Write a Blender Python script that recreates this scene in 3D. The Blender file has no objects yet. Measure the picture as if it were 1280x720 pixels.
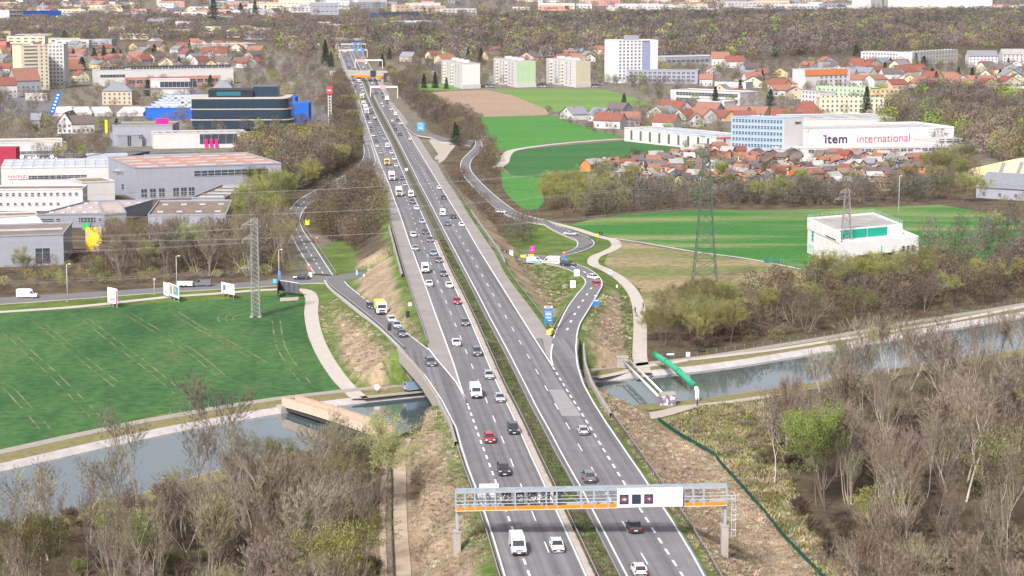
SUNE=2.8; EXPO=0.84; HAZE=1.6e-5; SKYS=.09
import bpy, bmesh, math, random
import numpy as np
from mathutils import Vector, Matrix
R=random.Random(7); NR=np.random.RandomState(7)
F=2700.0; CAMZ=88.0; HOR=-33.0
PITCH=math.atan((360-HOR)/F)
SP,CP=math.sin(PITCH),math.cos(PITCH)
sc=bpy.context.scene; COL=sc.collection
def G(px,py,z=0.0):
    u=(px-640)/F; v=(360-py)/F
    dy=CP+v*SP; dz=-SP+v*CP
    t=(CAMZ-z)/(-dz)
    return Vector((u*t,dy*t,z))
def PIX(p):
    x,y,z=p; z=z-CAMZ
    d=y*CP-z*SP; up=y*SP+z*CP
    return 640+F*x/d, 360-F*up/d
def scale_at(p): return F/(p[1]*CP-(p[2]-CAMZ)*SP)
def zr(Y):
    if Y<600: return 7.0
    if Y>1050: return 0.5
    t=(Y-600)/450.0; t=t*t*(3-2*t)
    return 7.0*(1-t)+0.5*t
def GM(px,py,dz=0.0):
    z=7.0
    for i in range(5):
        p=G(px,py,z); z=zr(p.y)
    p=G(px,py,z); p.z=z+dz
    return p
def itp(tab,y):
    # tab: list of (y,x); linear with extrapolation
    if y<=tab[0][0]: a,b=tab[0],tab[1]
    elif y>=tab[-1][0]: a,b=tab[-2],tab[-1]
    else:
        for a,b in zip(tab,tab[1:]):
            if a[0]<=y<=b[0]: break
    return a[1]+(b[1]-a[1])*(y-a[0])/(b[0]-a[0])
# ---------------------------------------------------------------- materials
MATS={}
def mat(name,col,rough=.8,var=.12,scale=.5,col2=None,metal=0,spec=.3,bump=0,detail=4,objcol=False,stripes=None,coat=0,rand=0):
    if name in MATS: return MATS[name]
    m=bpy.data.materials.new(name); m.use_nodes=True; nt=m.node_tree; N=nt.nodes; L=nt.links
    b=N['Principled BSDF']; b.inputs['Roughness'].default_value=rough; b.inputs['Metallic'].default_value=metal
    b.inputs['Specular IOR Level'].default_value=spec
    if coat: b.inputs['Coat Weight'].default_value=coat; b.inputs['Coat Roughness'].default_value=.1
    tc=N.new('ShaderNodeTexCoord'); ns=N.new('ShaderNodeTexNoise'); ns.inputs['Scale'].default_value=scale; ns.inputs['Detail'].default_value=detail; ns.inputs['Roughness'].default_value=.65
    L.new(tc.outputs['Object'],ns.inputs['Vector'])
    rmp=N.new('ShaderNodeMapRange'); rmp.inputs['From Min'].default_value=.3; rmp.inputs['From Max'].default_value=.7
    L.new(ns.outputs['Fac'],rmp.inputs['Value'])
    mx=N.new('ShaderNodeMix'); mx.data_type='RGBA'
    L.new(rmp.outputs['Result'],mx.inputs[0])
    if objcol:
        oi=N.new('ShaderNodeObjectInfo')
        mu=N.new('ShaderNodeMix'); mu.data_type='RGBA'; mu.blend_type='MULTIPLY'; mu.inputs[0].default_value=1
        L.new(oi.outputs['Color'],mu.inputs[6]); mu.inputs[7].default_value=(1-var,1-var,1-var,1)
        L.new(mu.outputs[2],mx.inputs[6]); L.new(oi.outputs['Color'],mx.inputs[7])
    else:
        c=np.array(col); c2=np.array(col2) if col2 is not None else np.clip(c*(1+var),0,1)
        c1=c if col2 is not None else c*(1-var)
        mx.inputs[6].default_value=(*c1,1); mx.inputs[7].default_value=(*c2,1)
    out=mx.outputs[2]
    if rand:
        oi2=N.new('ShaderNodeObjectInfo'); mr=N.new('ShaderNodeMapRange'); mr.inputs['To Min'].default_value=1-rand; mr.inputs['To Max'].default_value=1+rand
        L.new(oi2.outputs['Random'],mr.inputs['Value'])
        vm=N.new('ShaderNodeVectorMath'); vm.operation='SCALE'; L.new(out,vm.inputs[0]); L.new(mr.outputs['Result'],vm.inputs['Scale']); out=vm.outputs[0]
    L.new(out,b.inputs['Base Color'])
    if bump:
        bp=N.new('ShaderNodeBump'); bp.inputs['Strength'].default_value=bump; L.new(ns.outputs['Fac'],bp.inputs['Height']); L.new(bp.outputs['Normal'],b.inputs['Normal'])
    MATS[name]=m; return m
def attrmat(name,rough=.95,amt=.25,scale=.6,spec=.1,trans=0):
    """colour from the mesh's own per-element colour attribute 'tint' with procedural variation"""
    m=bpy.data.materials.new(name); m.use_nodes=True; nt=m.node_tree; N=nt.nodes; L=nt.links
    b=N['Principled BSDF']; b.inputs['Roughness'].default_value=rough; b.inputs['Specular IOR Level'].default_value=spec
    at=N.new('ShaderNodeAttribute'); at.attribute_name='tint'
    tc=N.new('ShaderNodeTexCoord'); ns=N.new('ShaderNodeTexNoise'); ns.inputs['Scale'].default_value=scale; ns.inputs['Detail'].default_value=3
    L.new(tc.outputs['Object'],ns.inputs['Vector'])
    mr=N.new('ShaderNodeMapRange'); mr.inputs['From Min'].default_value=.3; mr.inputs['From Max'].default_value=.7; mr.inputs['To Min'].default_value=1-amt; mr.inputs['To Max'].default_value=1+amt
    L.new(ns.outputs['Fac'],mr.inputs['Value'])
    vm=N.new('ShaderNodeVectorMath'); vm.operation='SCALE'; L.new(at.outputs['Color'],vm.inputs[0]); L.new(mr.outputs['Result'],vm.inputs['Scale'])
    L.new(vm.outputs[0],b.inputs['Base Color'])
    MATS[name]=m; return m
# ---------------------------------------------------------------- mesh builder
class MB:
    def __init__(s): s.v=[]; s.f=[]; s.m=[]
    def add(s,vs,fs,mi=0):
        o=len(s.v); s.v+= [tuple(v) for v in vs]; s.f+=[tuple(i+o for i in f) for f in fs]; s.m+=[mi]*len(fs)
    def box(s,c,d,rz=0,mi=0):
        cx,cy,cz=c; x,y,z=d[0]/2,d[1]/2,d[2]/2; ca,sa=math.cos(rz),math.sin(rz); vs=[]
        for sz in(-z,z):
            for sx,sy in((-x,-y),(x,-y),(x,y),(-x,y)): vs.append((cx+sx*ca-sy*sa,cy+sx*sa+sy*ca,cz+sz))
        s.add(vs,[(3,2,1,0),(4,5,6,7),(0,1,5,4),(1,2,6,5),(2,3,7,6),(3,0,4,7)],mi)
    def prism(s,poly,z0,z1,mi=0,mtop=None):
        n=len(poly); vs=[(p[0],p[1],z0) for p in poly]+[(p[0],p[1],z1) for p in poly]
        s.add(vs,[tuple(range(n-1,-1,-1))]+[(i,(i+1)%n,n+(i+1)%n,n+i) for i in range(n)],mi)
        s.add(vs,[tuple(range(n,2*n))],mi if mtop is None else mtop)
    def tube(s,a,b,ra,rb=None,n=6,mi=0,cap=True):
        rb=ra if rb is None else rb
        a=Vector(a);b=Vector(b);d=(b-a)
        if d.length<1e-6:return
        d.normalize(); u=d.orthogonal().normalized(); w=d.cross(u); vs=[]
        for p,r in((a,ra),(b,rb)):
            for i in range(n):
                t=2*math.pi*i/n; vs.append(p+u*(math.cos(t)*r)+w*(math.sin(t)*r))
        fs=[(i,(i+1)%n,n+(i+1)%n,n+i) for i in range(n)]
        if cap: fs+=[tuple(range(n-1,-1,-1)),tuple(range(n,2*n))]
        s.add(vs,fs,mi)
    def quad(s,a,b,c,d,mi=0): s.add([a,b,c,d],[(0,1,2,3)],mi)
    def mesh(s,name,mats,smooth=False):
        me=bpy.data.meshes.new(name); me.from_pydata(s.v,[],s.f)
        if not isinstance(mats,(list,tuple)): mats=[mats]
        for m in mats: me.materials.append(m)
        if len(mats)>1: me.polygons.foreach_set('material_index',s.m)
        if smooth: me.polygons.foreach_set('use_smooth',[True]*len(me.polygons))
        me.update(); return me
    def build(s,name,mats,parent=None,smooth=False,loc=None,rz=0):
        return obj(name,s.mesh(name,mats,smooth),parent,loc,rz)
def obj(name,me,parent=None,loc=None,rz=0,color=None):
    o=bpy.data.objects.new(name,me); COL.objects.link(o)
    if parent is not None: o.parent=parent
    if loc is not None: o.location=loc
    if rz: o.rotation_euler[2]=rz
    if color: o.color=(*color,1) if len(color)==3 else color
    return o
def thing(name,label,cat,loc=(0,0,0),rz=0,group=None):
    o=bpy.data.objects.new(name,None); COL.objects.link(o); o.location=loc; o.rotation_euler=(0,0,rz)
    o.empty_display_size=.5
    return tag(o,label,cat,group)
def tag(o,label=None,cat=None,group=None,kind=None):
    if label:o['label']=label
    if cat:o['category']=cat
    if group:o['group']=group
    if kind:o['kind']=kind
    return o
def struct(o,label=None): o['kind']='structure'; return o
KIDS={}
def dup(root,loc=None,rz=None,label=None,group=None,color=None,scale=None,cat=None):
    if root not in KIDS: KIDS[root]=[(c,list(c.children)) for c in root.children]
    r=root.copy(); COL.objects.link(r)
    if loc is not None: r.location=loc
    if rz is not None: r.rotation_euler=(0,0,rz)
    if scale is not None: r.scale=scale if hasattr(scale,'__len__') else (scale,)*3
    if label: r['label']=label
    if group: r['group']=group
    if cat: r['category']=cat
    if color: r.color=(*color,1)
    for c,gs in KIDS[root]:
        k=c.copy(); COL.objects.link(k); k.parent=r
        if color: k.color=(*color,1)
        for g in gs:
            q=g.copy(); COL.objects.link(q); q.parent=k
            if color: q.color=(*color,1)
    return r
def poly_area(p): return sum(a[0]*b[1]-b[0]*a[1] for a,b in zip(p,p[1:]+p[:1]))/2
def inpoly(x,y,poly):
    c=False; n=len(poly); j=n-1
    for i in range(n):
        xi,yi=poly[i][0],poly[i][1]; xj,yj=poly[j][0],poly[j][1]
        if (yi>y)!=(yj>y) and x<(xj-xi)*(y-yi)/(yj-yi)+xi: c=not c
        j=i
    return c
def inpoly_np(X,Y,poly):
    c=np.zeros(X.shape,bool); n=len(poly); j=n-1
    for i in range(n):
        xi,yi=poly[i][0],poly[i][1]; xj,yj=poly[j][0],poly[j][1]
        if yi!=yj:
            c^=((yi>Y)!=(yj>Y))&(X<(xj-xi)*(Y-yi)/(yj-yi)+xi)
        j=i
    return c
def smooth_poly(pts,n=4,closed=False):
    """Catmull-Rom through points (any dimension)"""
    P=[np.array(p,float) for p in pts]; out=[]
    m=len(P)
    rng=range(m) if closed else range(m-1)
    for i in rng:
        p0=P[(i-1)%m] if closed or i>0 else P[i]; p1=P[i]; p2=P[(i+1)%m]; p3=P[(i+2)%m] if closed or i+2<m else P[(i+1)%m]
        for k in range(n):
            t=k/n; out.append(0.5*((2*p1)+(-p0+p2)*t+(2*p0-5*p1+4*p2-p3)*t*t+(-p0+3*p1-3*p2+p3)*t**3))
    if not closed: out.append(P[-1])
    return out
def sheet(name,pix,m,z=.05,sm=0,label=None):
    pts=smooth_poly(pix,sm,True) if sm else pix
    w=[G(p[0],p[1],0) for p in pts]
    bm=bmesh.new(); vs=[bm.verts.new((p.x,p.y,z)) for p in w]
    f=bm.faces.new(vs); f.normal_update()
    if f.normal.z<0: f.normal_flip()
    bmesh.ops.triangulate(bm,faces=[f])
    me=bpy.data.meshes.new(name); bm.to_mesh(me); bm.free(); me.materials.append(m)
    o=obj(name,me); o['kind']='structure'; return o
def ribbon(name,L,Rr,m,thick=0,parent=None,mside=None):
    """surface between two world polylines of the same length"""
    b=MB(); n=len(L)
    vs=[tuple(p) for p in L]+[tuple(p) for p in Rr]
    b.add(vs,[(i,n+i,n+i+1,i+1) for i in range(n-1)])
    if thick:
        lo=[(p[0],p[1],p[2]-thick) for p in vs]
        vv=vs+lo; o=2*n
        b.add(vv,[(i,i+1,o+i+1,o+i) for i in range(n-1)]+[(n+i+1,n+i,o+n+i,o+n+i+1) for i in range(n-1)]+[(o+i+1,o+n+i+1,o+n+i,o+i) for i in range(n-1)],1)
        return b.build(name,[m,mside or m],parent)
    return b.build(name,m,parent)
def offset_line(pts,d):
    out=[]
    for i,p in enumerate(pts):
        a=pts[max(0,i-1)]; c=pts[min(len(pts)-1,i+1)]
        t=Vector((c[0]-a[0],c[1]-a[1],0)).normalized(); nrm=Vector((t.y,-t.x,0))
        out.append(Vector(p)+nrm*d)
    return out
def resample(pts,step):
    pts=[Vector(p) for p in pts]; out=[pts[0].copy()]; acc=0; 
    for a,b in zip(pts,pts[1:]):
        L=(b-a).length; 
        if L<1e-9: continue
        d=step-acc
        while d<=L: out.append(a.lerp(b,d/L)); d+=step
        acc=L-(d-step)
    return out
def pipe_path(b,P_,r,n=14):
    rings=[]
    for i,p in enumerate(P_):
        t=(P_[min(i+1,len(P_)-1)]-P_[max(i-1,0)]).normalized(); u=t.cross(Vector((0,0,1))).normalized(); w=u.cross(t)
        rings+=[p+u*(r*math.cos(2*math.pi*k/n))+w*(r*math.sin(2*math.pi*k/n)) for k in range(n)]
    m=len(P_); b.add(rings,[(i*n+k,i*n+(k+1)%n,(i+1)*n+(k+1)%n,(i+1)*n+k) for i in range(m-1) for k in range(n)]+[tuple(range(n)),tuple(range((m-1)*n,m*n))[::-1]])
def stripe(pts,w,b,on=None,off=None,start=0,dz=.03):
    pts=[Vector(p)+Vector((0,0,dz)) for p in pts]
    if on is None:
        l=offset_line(pts,-w/2); r=offset_line(pts,w/2); n=len(pts)
        b.add(l+r,[(i,n+i,n+i+1,i+1) for i in range(n-1)]); return
    fine=resample(pts,1.0); per=on+off; i=int(start)
    while i+on<len(fine):
        stripe([fine[i],fine[i+int(on)]],w,b,dz=0); i+=int(per)
# ================================================================ the motorway layout (traced lines, then laid on their real heights)
LL=[(50,420.5),(66,425.5),(86,433),(100,439.4),(123.8,448.1),(161.3,460.6),(180,466.3),(203.8,475),(230,486.3),(250,493.1),(270,500.6),(300,510.6),(340,525.6),(363,533.8),(400,546.9),(420,554.4),(452.5,566.3),(490,578.1),(506.3,585),(546,598.8),(586,613.8),(607,621.3),(643.8,634.4),(702,655.6),(720,662.3)]
LR=[(50,432.5),(66,437.5),(89,447),(100,451.5),(127.5,462.5),(150,473),(180,488.5),(210,501),(233.8,511),(260,524),(285,535),(320,550),(337.5,557.5),(362.5,570),(393.8,584.5),(420,596),(442.5,605.5),(467.5,616),(490,626.3),(508.8,636),(542.5,651.8),(570,663.8),(593.8,675),(637.5,695),(680,714.5),(720,732.5)]
RL=[(50,434),(66,440.5),(89,452),(102,460),(121,468.5),(136,476),(150,484),(170,494.5),(180,500),(200,510),(230,525),(258,540),(287.5,555),(311,567.5),(340,582.8),(367.5,597.5),(397.5,612.8),(441,636.3),(490,661.3),(507.5,670),(540,688),(570,703.8),(609,726),(674,760),(720,783.8)]
RR=[(50,449),(66,453.5),(86,464),(100,471.5),(129,486.5),(160,507.5),(180,518.5),(199,530),(230,548.8),(250,561),(280,580),(312.5,598.8),(340,616),(362.5,630),(392.5,648.8),(430,672.5),(456,689.4),(477.5,702.5),(493,711.9),(515,726),(533,737),(561,753.8),(602.5,779.4),(637,800.6),(676,825),(717.5,851.9)]
RM=[(50,441.5),(66,447),(100,466),(160,501),(192.5,516),(215,528.8),(255,550.5),(276,563.8),(292.5,572.5),(310.6,583),(341.9,601.6),(366,615.4),(380,623.4),(409.8,640),(444.8,660),(485.6,683),(509,696),(534,710.6),(561,726),(592.5,744),(664,785),(706,810)]
LM=[(50,426.5),(66,431.5),(100,445.5),(161,467.5),(203.8,488),(250,508.5),(290,522.5),(332.5,539.8),(356,548.8),(382,559.6),(412.5,572),(448,586.3),(468,594.4),(512.5,613),(538,623.4),(565,634.8),(597.5,647.5),(671,678),(712.5,695)]
LA1=[(45,415),(66,423),(86,429),(100,436),(125,440),(141,448),(160,451),(175,455),(190,458),(203,462),(212,468),(255,485),(280,489),(305,496),(337,505),(380,519),(418,532),(437,537)]
LA2=[(437,501),(470,530.5),(500,550.5),(535,568.5),(560,575),(585,583),(611,593),(637,602),(671,613.5),(720,628),(860,671)]
RB1=[(45,446),(71,456),(86,465),(101,478),(112,483),(127.5,490),(139,500),(156,512.5),(167.5,521),(190,535),(199,541),(205,547),(224,557),(242,570),(267,585),(285,597),(317,619),(340,630),(357,642),(392,669),(421,689),(423,690)]
RB2=[(423,724),(435,722),(457,724),(480,731),(502,743.5),(526,758.5),(570,789),(590,803),(609,816),(632.5,831),(651,843.5),(676,859),(699,872.5),(720,884),(860,960)]
def rows(y0,y1):
    ys=[];y=y0
    while y<y1: ys.append(y); y+=max(1.2,(y+33)/81*0.9)
    ys.append(y1); return ys
def line(tab,y0,y1,dx=0,dz=0):
    out=[]
    for y in rows(y0,y1):
        s=(y+33)/81; out.append(GM(itp(tab,y)+dx*s,y,dz))
    return out
asph=mat('asphalt',(.150,.146,.156),.85,scale=.25,col2=(.185,.18,.19),spec=.25)
asph_l=mat('asphalt_pale',(.24,.222,.213),.9,scale=.12,col2=(.30,.277,.268),spec=.2)
def add_tracks(m):
    # wheel-polished bands and seams running along the carriageway, driven by the mesh's own lane coordinate
    nt=m.node_tree;N=nt.nodes;L=nt.links;b=N['Principled BSDF']
    src=b.inputs['Base Color'].links[0].from_socket
    at=N.new('ShaderNodeAttribute'); at.attribute_name='lane'
    sx=N.new('ShaderNodeSeparateXYZ'); L.new(at.outputs['Vector'],sx.inputs[0])
    cx=N.new('ShaderNodeCombineXYZ'); 
    m1=N.new('ShaderNodeMath');m1.operation='MULTIPLY';m1.inputs[1].default_value=1.1; L.new(sx.outputs['X'],m1.inputs[0])
    m2=N.new('ShaderNodeMath');m2.operation='MULTIPLY';m2.inputs[1].default_value=.006; L.new(sx.outputs['Y'],m2.inputs[0])
    L.new(m1.outputs[0],cx.inputs['X']);L.new(m2.outputs[0],cx.inputs['Y'])
    n=N.new('ShaderNodeTexNoise');n.inputs['Scale'].default_value=1;n.inputs['Detail'].default_value=3; L.new(cx.outputs[0],n.inputs['Vector'])
    mr=N.new('ShaderNodeMapRange');mr.inputs['From Min'].default_value=.3;mr.inputs['From Max'].default_value=.7;mr.inputs['To Min'].default_value=.66;mr.inputs['To Max'].default_value=1.25
    L.new(n.outputs['Fac'],mr.inputs['Value'])
    vm=N.new('ShaderNodeVectorMath');vm.operation='SCALE';L.new(src,vm.inputs[0]);L.new(mr.outputs['Result'],vm.inputs['Scale'])
    L.new(vm.outputs[0],b.inputs['Base Color'])
add_tracks(asph)
conc=mat('concrete',(.42,.38,.34),.9,scale=.4,col2=(.52,.48,.44))
conc_l=mat('concrete_light',(.60,.55,.53),.9,scale=.3,col2=(.72,.67,.65))
white=mat('road_paint',(.70,.70,.69),.7,.16,.7)
def lanes(o,ref):
    me=o.data; n=len(me.vertices); co=np.empty(n*3); me.vertices.foreach_get('co',co); co=co.reshape(-1,3)
    rx=np.array([p.y for p in ref]); xx=np.array([p.x for p in ref]); k=np.argsort(rx)
    lx=co[:,0]-np.interp(co[:,1],rx[k],xx[k])
    a=me.attributes.new('lane','FLOAT_VECTOR','POINT'); d=np.zeros((n,3)); d[:,0]=lx*.97; d[:,1]=co[:,1]; a.data.foreach_set('vector',d.ravel())
def two(tA,tB,y0,y1,dA=0,dB=0,dz=0):
    A=line(tA,y0,y1,dA,dz);B=line(tB,y0,y1,dB,dz)
    return A,B
def road(name,tA,tB,y0,y1,dA=0,dB=0,dz=0,m=None,thick=0,ref=LR,sub=10):
    b=MB(); A,B=two(tA,tB,y0,y1,dA,dB,dz)
    n=len(A); vs=[]
    for p,q in zip(A,B): vs+= [p.lerp(q,i/sub) for i in range(sub+1)]
    W=sub+1
    b.add(vs,[(r*W+i,r*W+i+1,(r+1)*W+i+1,(r+1)*W+i)[::-1] for r in range(n-1) for i in range(sub)])
    if thick:
        for S,fl in((A,0),(B,1)):
            lo=[(p.x,p.y,p.z-thick) for p in S]
            b.add([tuple(p) for p in S]+lo,[((i,i+1,n+i+1,n+i) if fl else (i+1,i,n+i,n+i+1)) for i in range(n-1)],1)
        b.add([(p.x,p.y,p.z-thick) for p in A]+[(p.x,p.y,p.z-thick) for p in B],[(i,i+1,n+i+1,n+i) for i in range(n-1)],1)
    o=b.build(name,[m or asph,conc]); lanes(o,line(ref,y0,y1)); o['kind']='structure'; return o
# main carriageways
road('road',LL,LR,45,437,0,1.2,thick=1.3)
road('road',LA2,LR,437,860,0,1.2,thick=1.3)
road('road',RL,RR,45,423,-1.0,0,thick=1.3,ref=RL)
road('road',RL,RB2,423,860,-1.0,0,thick=1.3,ref=RL)
road('road_shoulder',LA1,LL,45,437,0,0,dz=0,m=asph_l,thick=1.3)
road('road_shoulder',RR,RB1,45,423,0,0,dz=0,m=asph_l,thick=1.3,ref=RL)
strip_m=mat('verge_strip',(.36,.31,.28),.95,scale=.6,col2=(.46,.40,.36))
road('road_shoulder',LR,LR,300,860,.25,1.2,dz=.008,m=strip_m,sub=1)
# the wedge of pale asphalt between slip road and motorway
def wedge(name,pts,m,dz=.006):
    w=[GM(x,y,dz) for x,y in pts]
    bm=bmesh.new(); f=bm.faces.new([bm.verts.new(p) for p in w]); f.normal_update()
    if f.normal.z<0:f.normal_flip()
    bmesh.ops.triangulate(bm,faces=[f]); me=bpy.data.meshes.new(name);bm.to_mesh(me);bm.free();me.materials.append(m)
    o=obj(name,me);o['kind']='structure';return o
wedge('road_shoulder',[(537,437),(560,437.2),(566,452),(578,488),(584,502),(566,470)],asph_l)
wedge('road_shoulder',[(678,423.2),(690,423.2),(689.5,440),(690,455),(684,447)],asph_l)
# repaired patches in the right carriageway
patch=mat('asphalt_patch',(.25,.24,.25),.9,scale=.3,col2=(.29,.28,.29))
wedge('road_patch',[(686,487),(704,487),(727,520),(702.5,520)],patch,.010)
patch2=mat('asphalt_patch_dark',(.20,.19,.21),.9,scale=.3,col2=(.24,.23,.25))
medm=mat('median_soil',(.045,.085,.022),.97,scale=.22,col2=(.125,.095,.072),bump=.6,detail=8)
road('median_strip',LR,RL,60,860,1.2,-1.0,-.06,m=medm,thick=.8,sub=4)
# painted lines
b=MB()
stripe(line(LL,50,507),.28,b); stripe(line(LL,508,860),.34,b,3,3)
stripe(line(LR,50,860),.26,b)
stripe(line(LM,60,860),.18,b,6,12,2)
stripe(line(RL,50,860),.24,b); stripe(line(RM,60,860),.18,b,6,12,8)
stripe(line(RR,50,458),.28,b); stripe(line(RR,459,860),.34,b,3,3)
lo=[(437,502.3),(470,532),(500,552.2),(535,570.3),(560,577),(585,585.2),(611,595.2),(637,604.4),(671,616.2),(720,631),(860,674)]
ro=[(423,721),(435,719.6),(457,721.8),(480,729),(502,741),(526,756),(570,786),(590,800),(609,812.5),(632.5,827.5),(651,840),(676,855),(699,868.8),(720,880),(860,956)]
stripe(line(lo,437,860),.26,b); stripe(line(ro,423,860),.26,b)
stripe([GM(535,435),GM(545,448),GM(558,463),GM(570,477.5),GM(577,490),GM(584,504)],.3,b)
stripe([GM(691,430),GM(689,438),GM(689,448),GM(691,457)],.3,b)
stripe([GM(x,y) for x,y in((439.4,100.5),(447,123),(452,140),(456,160),(461,161))][0:1]*2,.1,b)
o=b.build('lane_markings',white); o['kind']='structure'
# ================================================================ slip roads and local roads: (pixel left edge, right edge, height)
def zroad(name,Lp,Rp,zs,m=None,thick=.6,lines='LR',extra=None,sm=6,mark=None):
    A=[G(x,y,z) for (x,y),z in zip(Lp,zs)]; B=[G(x,y,z) for (x,y),z in zip(Rp,zs)]
    A=[Vector(p) for p in smooth_poly(A,sm)]; B=[Vector(p) for p in smooth_poly(B,sm)]
    o=ribbon(name,A,B,m or asph,thick,mside=conc); 
    me=o.data; a=me.attributes.new('lane','FLOAT_VECTOR','POINT')
    o['kind']='structure'
    bb=MB()
    if 'L' in lines: stripe([p.lerp(q,.05) for p,q in zip(A,B)],.25,bb)
    if 'R' in lines: stripe([p.lerp(q,.95) for p,q in zip(A,B)],.25,bb)
    if mark: stripe([p.lerp(q,mark[0]) for p,q in zip(A,B)],mark[3] if len(mark)>3 else .25,bb,mark[1],mark[2],2)
    if bb.v: q=bb.build('lane_markings',white); q['kind']='structure'
    near_=[min(B,key=lambda q:(p-q).length) for p in A]
    STRIPS.append([((p+q)/2,(p-q).length/2) for p,q in zip(A,near_)])
    return A,B
STRIPS=[]
rampL=zroad('slip_road',[(404,350),(411,360),(430,375),(470,407.5),(501,437)],[(432,352),(440,360),(475,387.5),(495,404.5),(537,437)],[.2,.5,2,4.6,7.0])
# right slip road from the roundabout curve up to the motorway
rampR=zroad('slip_road',[(641,325),(657,328.5),(686,330),(707,336),(724,344),(731,352),(727,360),(720,368),(707,386),(695,411),(690,423)],
                 [(655,317),(668,318.5),(700,322),(722,330),(737,336),(750,346),(754,355),(750,364),(738,385),(726,405),(722,423)],[.1,.2,.4,.7,1.2,1.9,2.6,3.3,4.7,6.2,7.0],mark=(.5,4,11,.5))
loopR=zroad('slip_road',[(679,280),(690,287),(707,295),(719,300),(721,306),(715,312),(695,318),(668,324)],[(681,275),(697,283),(716,289),(734,296),(743,302),(741,308),(724,315),(690,323)],[.2]*8,lines='LR')
farR=zroad('local_road',[(594,176),(592,184),(577,200),(576,214),(586,228),(606,248),(626,265),(650,275),(679,280.3)],[(601,176),(603,187),(590,200),(589,212),(600,226),(618,243),(640,260),(660,270),(681,275.3)],[.2]*9,lines='LR')
xroad=zroad('local_road',[(-60,376),(0,372),(85,367),(207,359),(320,352),(377,347),(417,344),(455,339),(500,334),(560,330),(641,325.2)],[(-60,385),(0,380),(85,374),(207,365),(320,358.5),(380,354),(417,353),(455,346),(500,340),(560,336),(641,331)],[.15]*11,lines='',mark=None)
loopL=zroad('slip_road',[(392,342),(370,307),(359,280),(359,267),(370,252),(387,241),(410,229),(430,219),(446,208),(454,195),(454,181)],[(417,344),(395,310),(379,287),(376,272),(385,257),(401,247),(420,237),(436,227),(458,214),(470,203),(464,181)],[.3,.3,.35,.4,.5,.6,.8,.9,1.0,1.0,.75],mark=(.5,4,6,.3))
exitR=zroad('slip_road',[(511,150),(522,163),(545,168),(556,172),(575,173),(594,176)],[(507,158),(520,168),(540,172),(552,177),(572,179),(588,183)],[2.2,1.6,1,.7,.4,.2],lines='')
zroad('local_road',[(380,45),(405,48)],[(380,49),(405,51.5)],[.3,.3],lines='')
# motorway strips for the terrain
def strip_from(tA,tB,y0,y1):
    A=line(tA,y0,y1);B=line(tB,y0,y1)
    return [((p+q)/2,(q-p).length/2) for p,q in zip(A,B)]
MS=[strip_from(LA1,RB1,60,437),strip_from(LA2,RB2,437,860),strip_from(LA1,RB2,423,437)]
# ================================================================ canal
WZ=-0.9
canal_far=[(-200,617),(0,590),(130,560),(215,541.5),(320,522),(377,513),(452,504),(535,495.5),(640,487),(745,478),(815,470.5),(880,463.5),(935,456),(1022,441.5),(1085,431),(1170,414.5),(1280,396.5),(1420,372)]
canal_near=[(-200,720),(0,667),(170,622),(250,597),(350,573),(480,547),(560,537),(660,527),(772,512),(825,507),(877,502),(930,494),(1047,477),(1125,463),(1200,452),(1280,438),(1420,410)]
cf=[G(x,y,WZ) for x,y in canal_far]; cn=[G(x,y,WZ) for x,y in canal_near]
canal_poly=[(p.x,p.y) for p in cf]+[(p.x,p.y) for p in reversed(cn)]
def off(pts,d): return [(p.x,p.y) for p in offset_line([Vector((q.x,q.y,0)) for q in pts],d)]
cor_poly=off(cf,-11)+list(reversed(off(cn,9)))
cut_poly=off(cf,-4.6)+list(reversed(off(cn,3.6)))
# ================================================================ terrain
xs=np.concatenate([[-9000,-5000,-2500,-1200,-700,-450,-330],np.arange(-270,271,2.0),[330,450,700,1200,2500,5000,9000]])
ys=np.concatenate([[-300,0,120,190],np.arange(232,1061,2.2),np.arange(1080,1700,20),[1800,2000,2400,3000,4000,6000,9000,14000]])
X,Y=np.meshgrid(xs,ys); Z=np.zeros_like(X); SLOPE=np.zeros_like(X); EMB=np.zeros_like(X)
def strip_field(S,X,Y):
    best=np.full(X.shape,1e9); zz=np.zeros(X.shape); hw=np.zeros(X.shape)
    for (p,h1),(q,h2) in zip(S,S[1:]):
        dx,dy=q.x-p.x,q.y-p.y; L2=dx*dx+dy*dy
        if L2<1e-6: continue
        t=np.clip(((X-p.x)*dx+(Y-p.y)*dy)/L2,0,1)
        d=np.hypot(X-p.x-t*dx,Y-p.y-t*dy)-(h1+(h2-h1)*t)
        m=d<best; best=np.where(m,d,best); zz=np.where(m,p.z+(q.z-p.z)*t,zz)
    return best,zz
fields=[]; PATHS=[]
near=(np.abs(X)<=272)&(Y>=230)&(Y<=1500)
xi,yi=X[near],Y[near]
z=np.zeros_like(xi); raised=np.zeros_like(xi)
for S in MS+[STRIPS[0],STRIPS[1],STRIPS[5]]:
    S2=S[::3]+[S[-1]] if len(S)>40 else S
    d,zz=strip_field(S2,xi,yi); fields.append((d,zz))
    h=np.where(d<1.6,zz-.3,zz-.3-(d-1.6)/1.75)
    raised=np.where(h>z,zz,raised); z=np.maximum(z,h)
d4,z4=strip_field(STRIPS[4],xi,yi)    # the road below the motorway
under=(d4<2.5); z=np.where(under,np.minimum(z,.0),z)
for S in MS+STRIPS[:4]+STRIPS[5:7]:
    d,zz=strip_field(S,xi,yi); z=np.where(d<.8,np.minimum(z,zz-.3),z)
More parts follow.
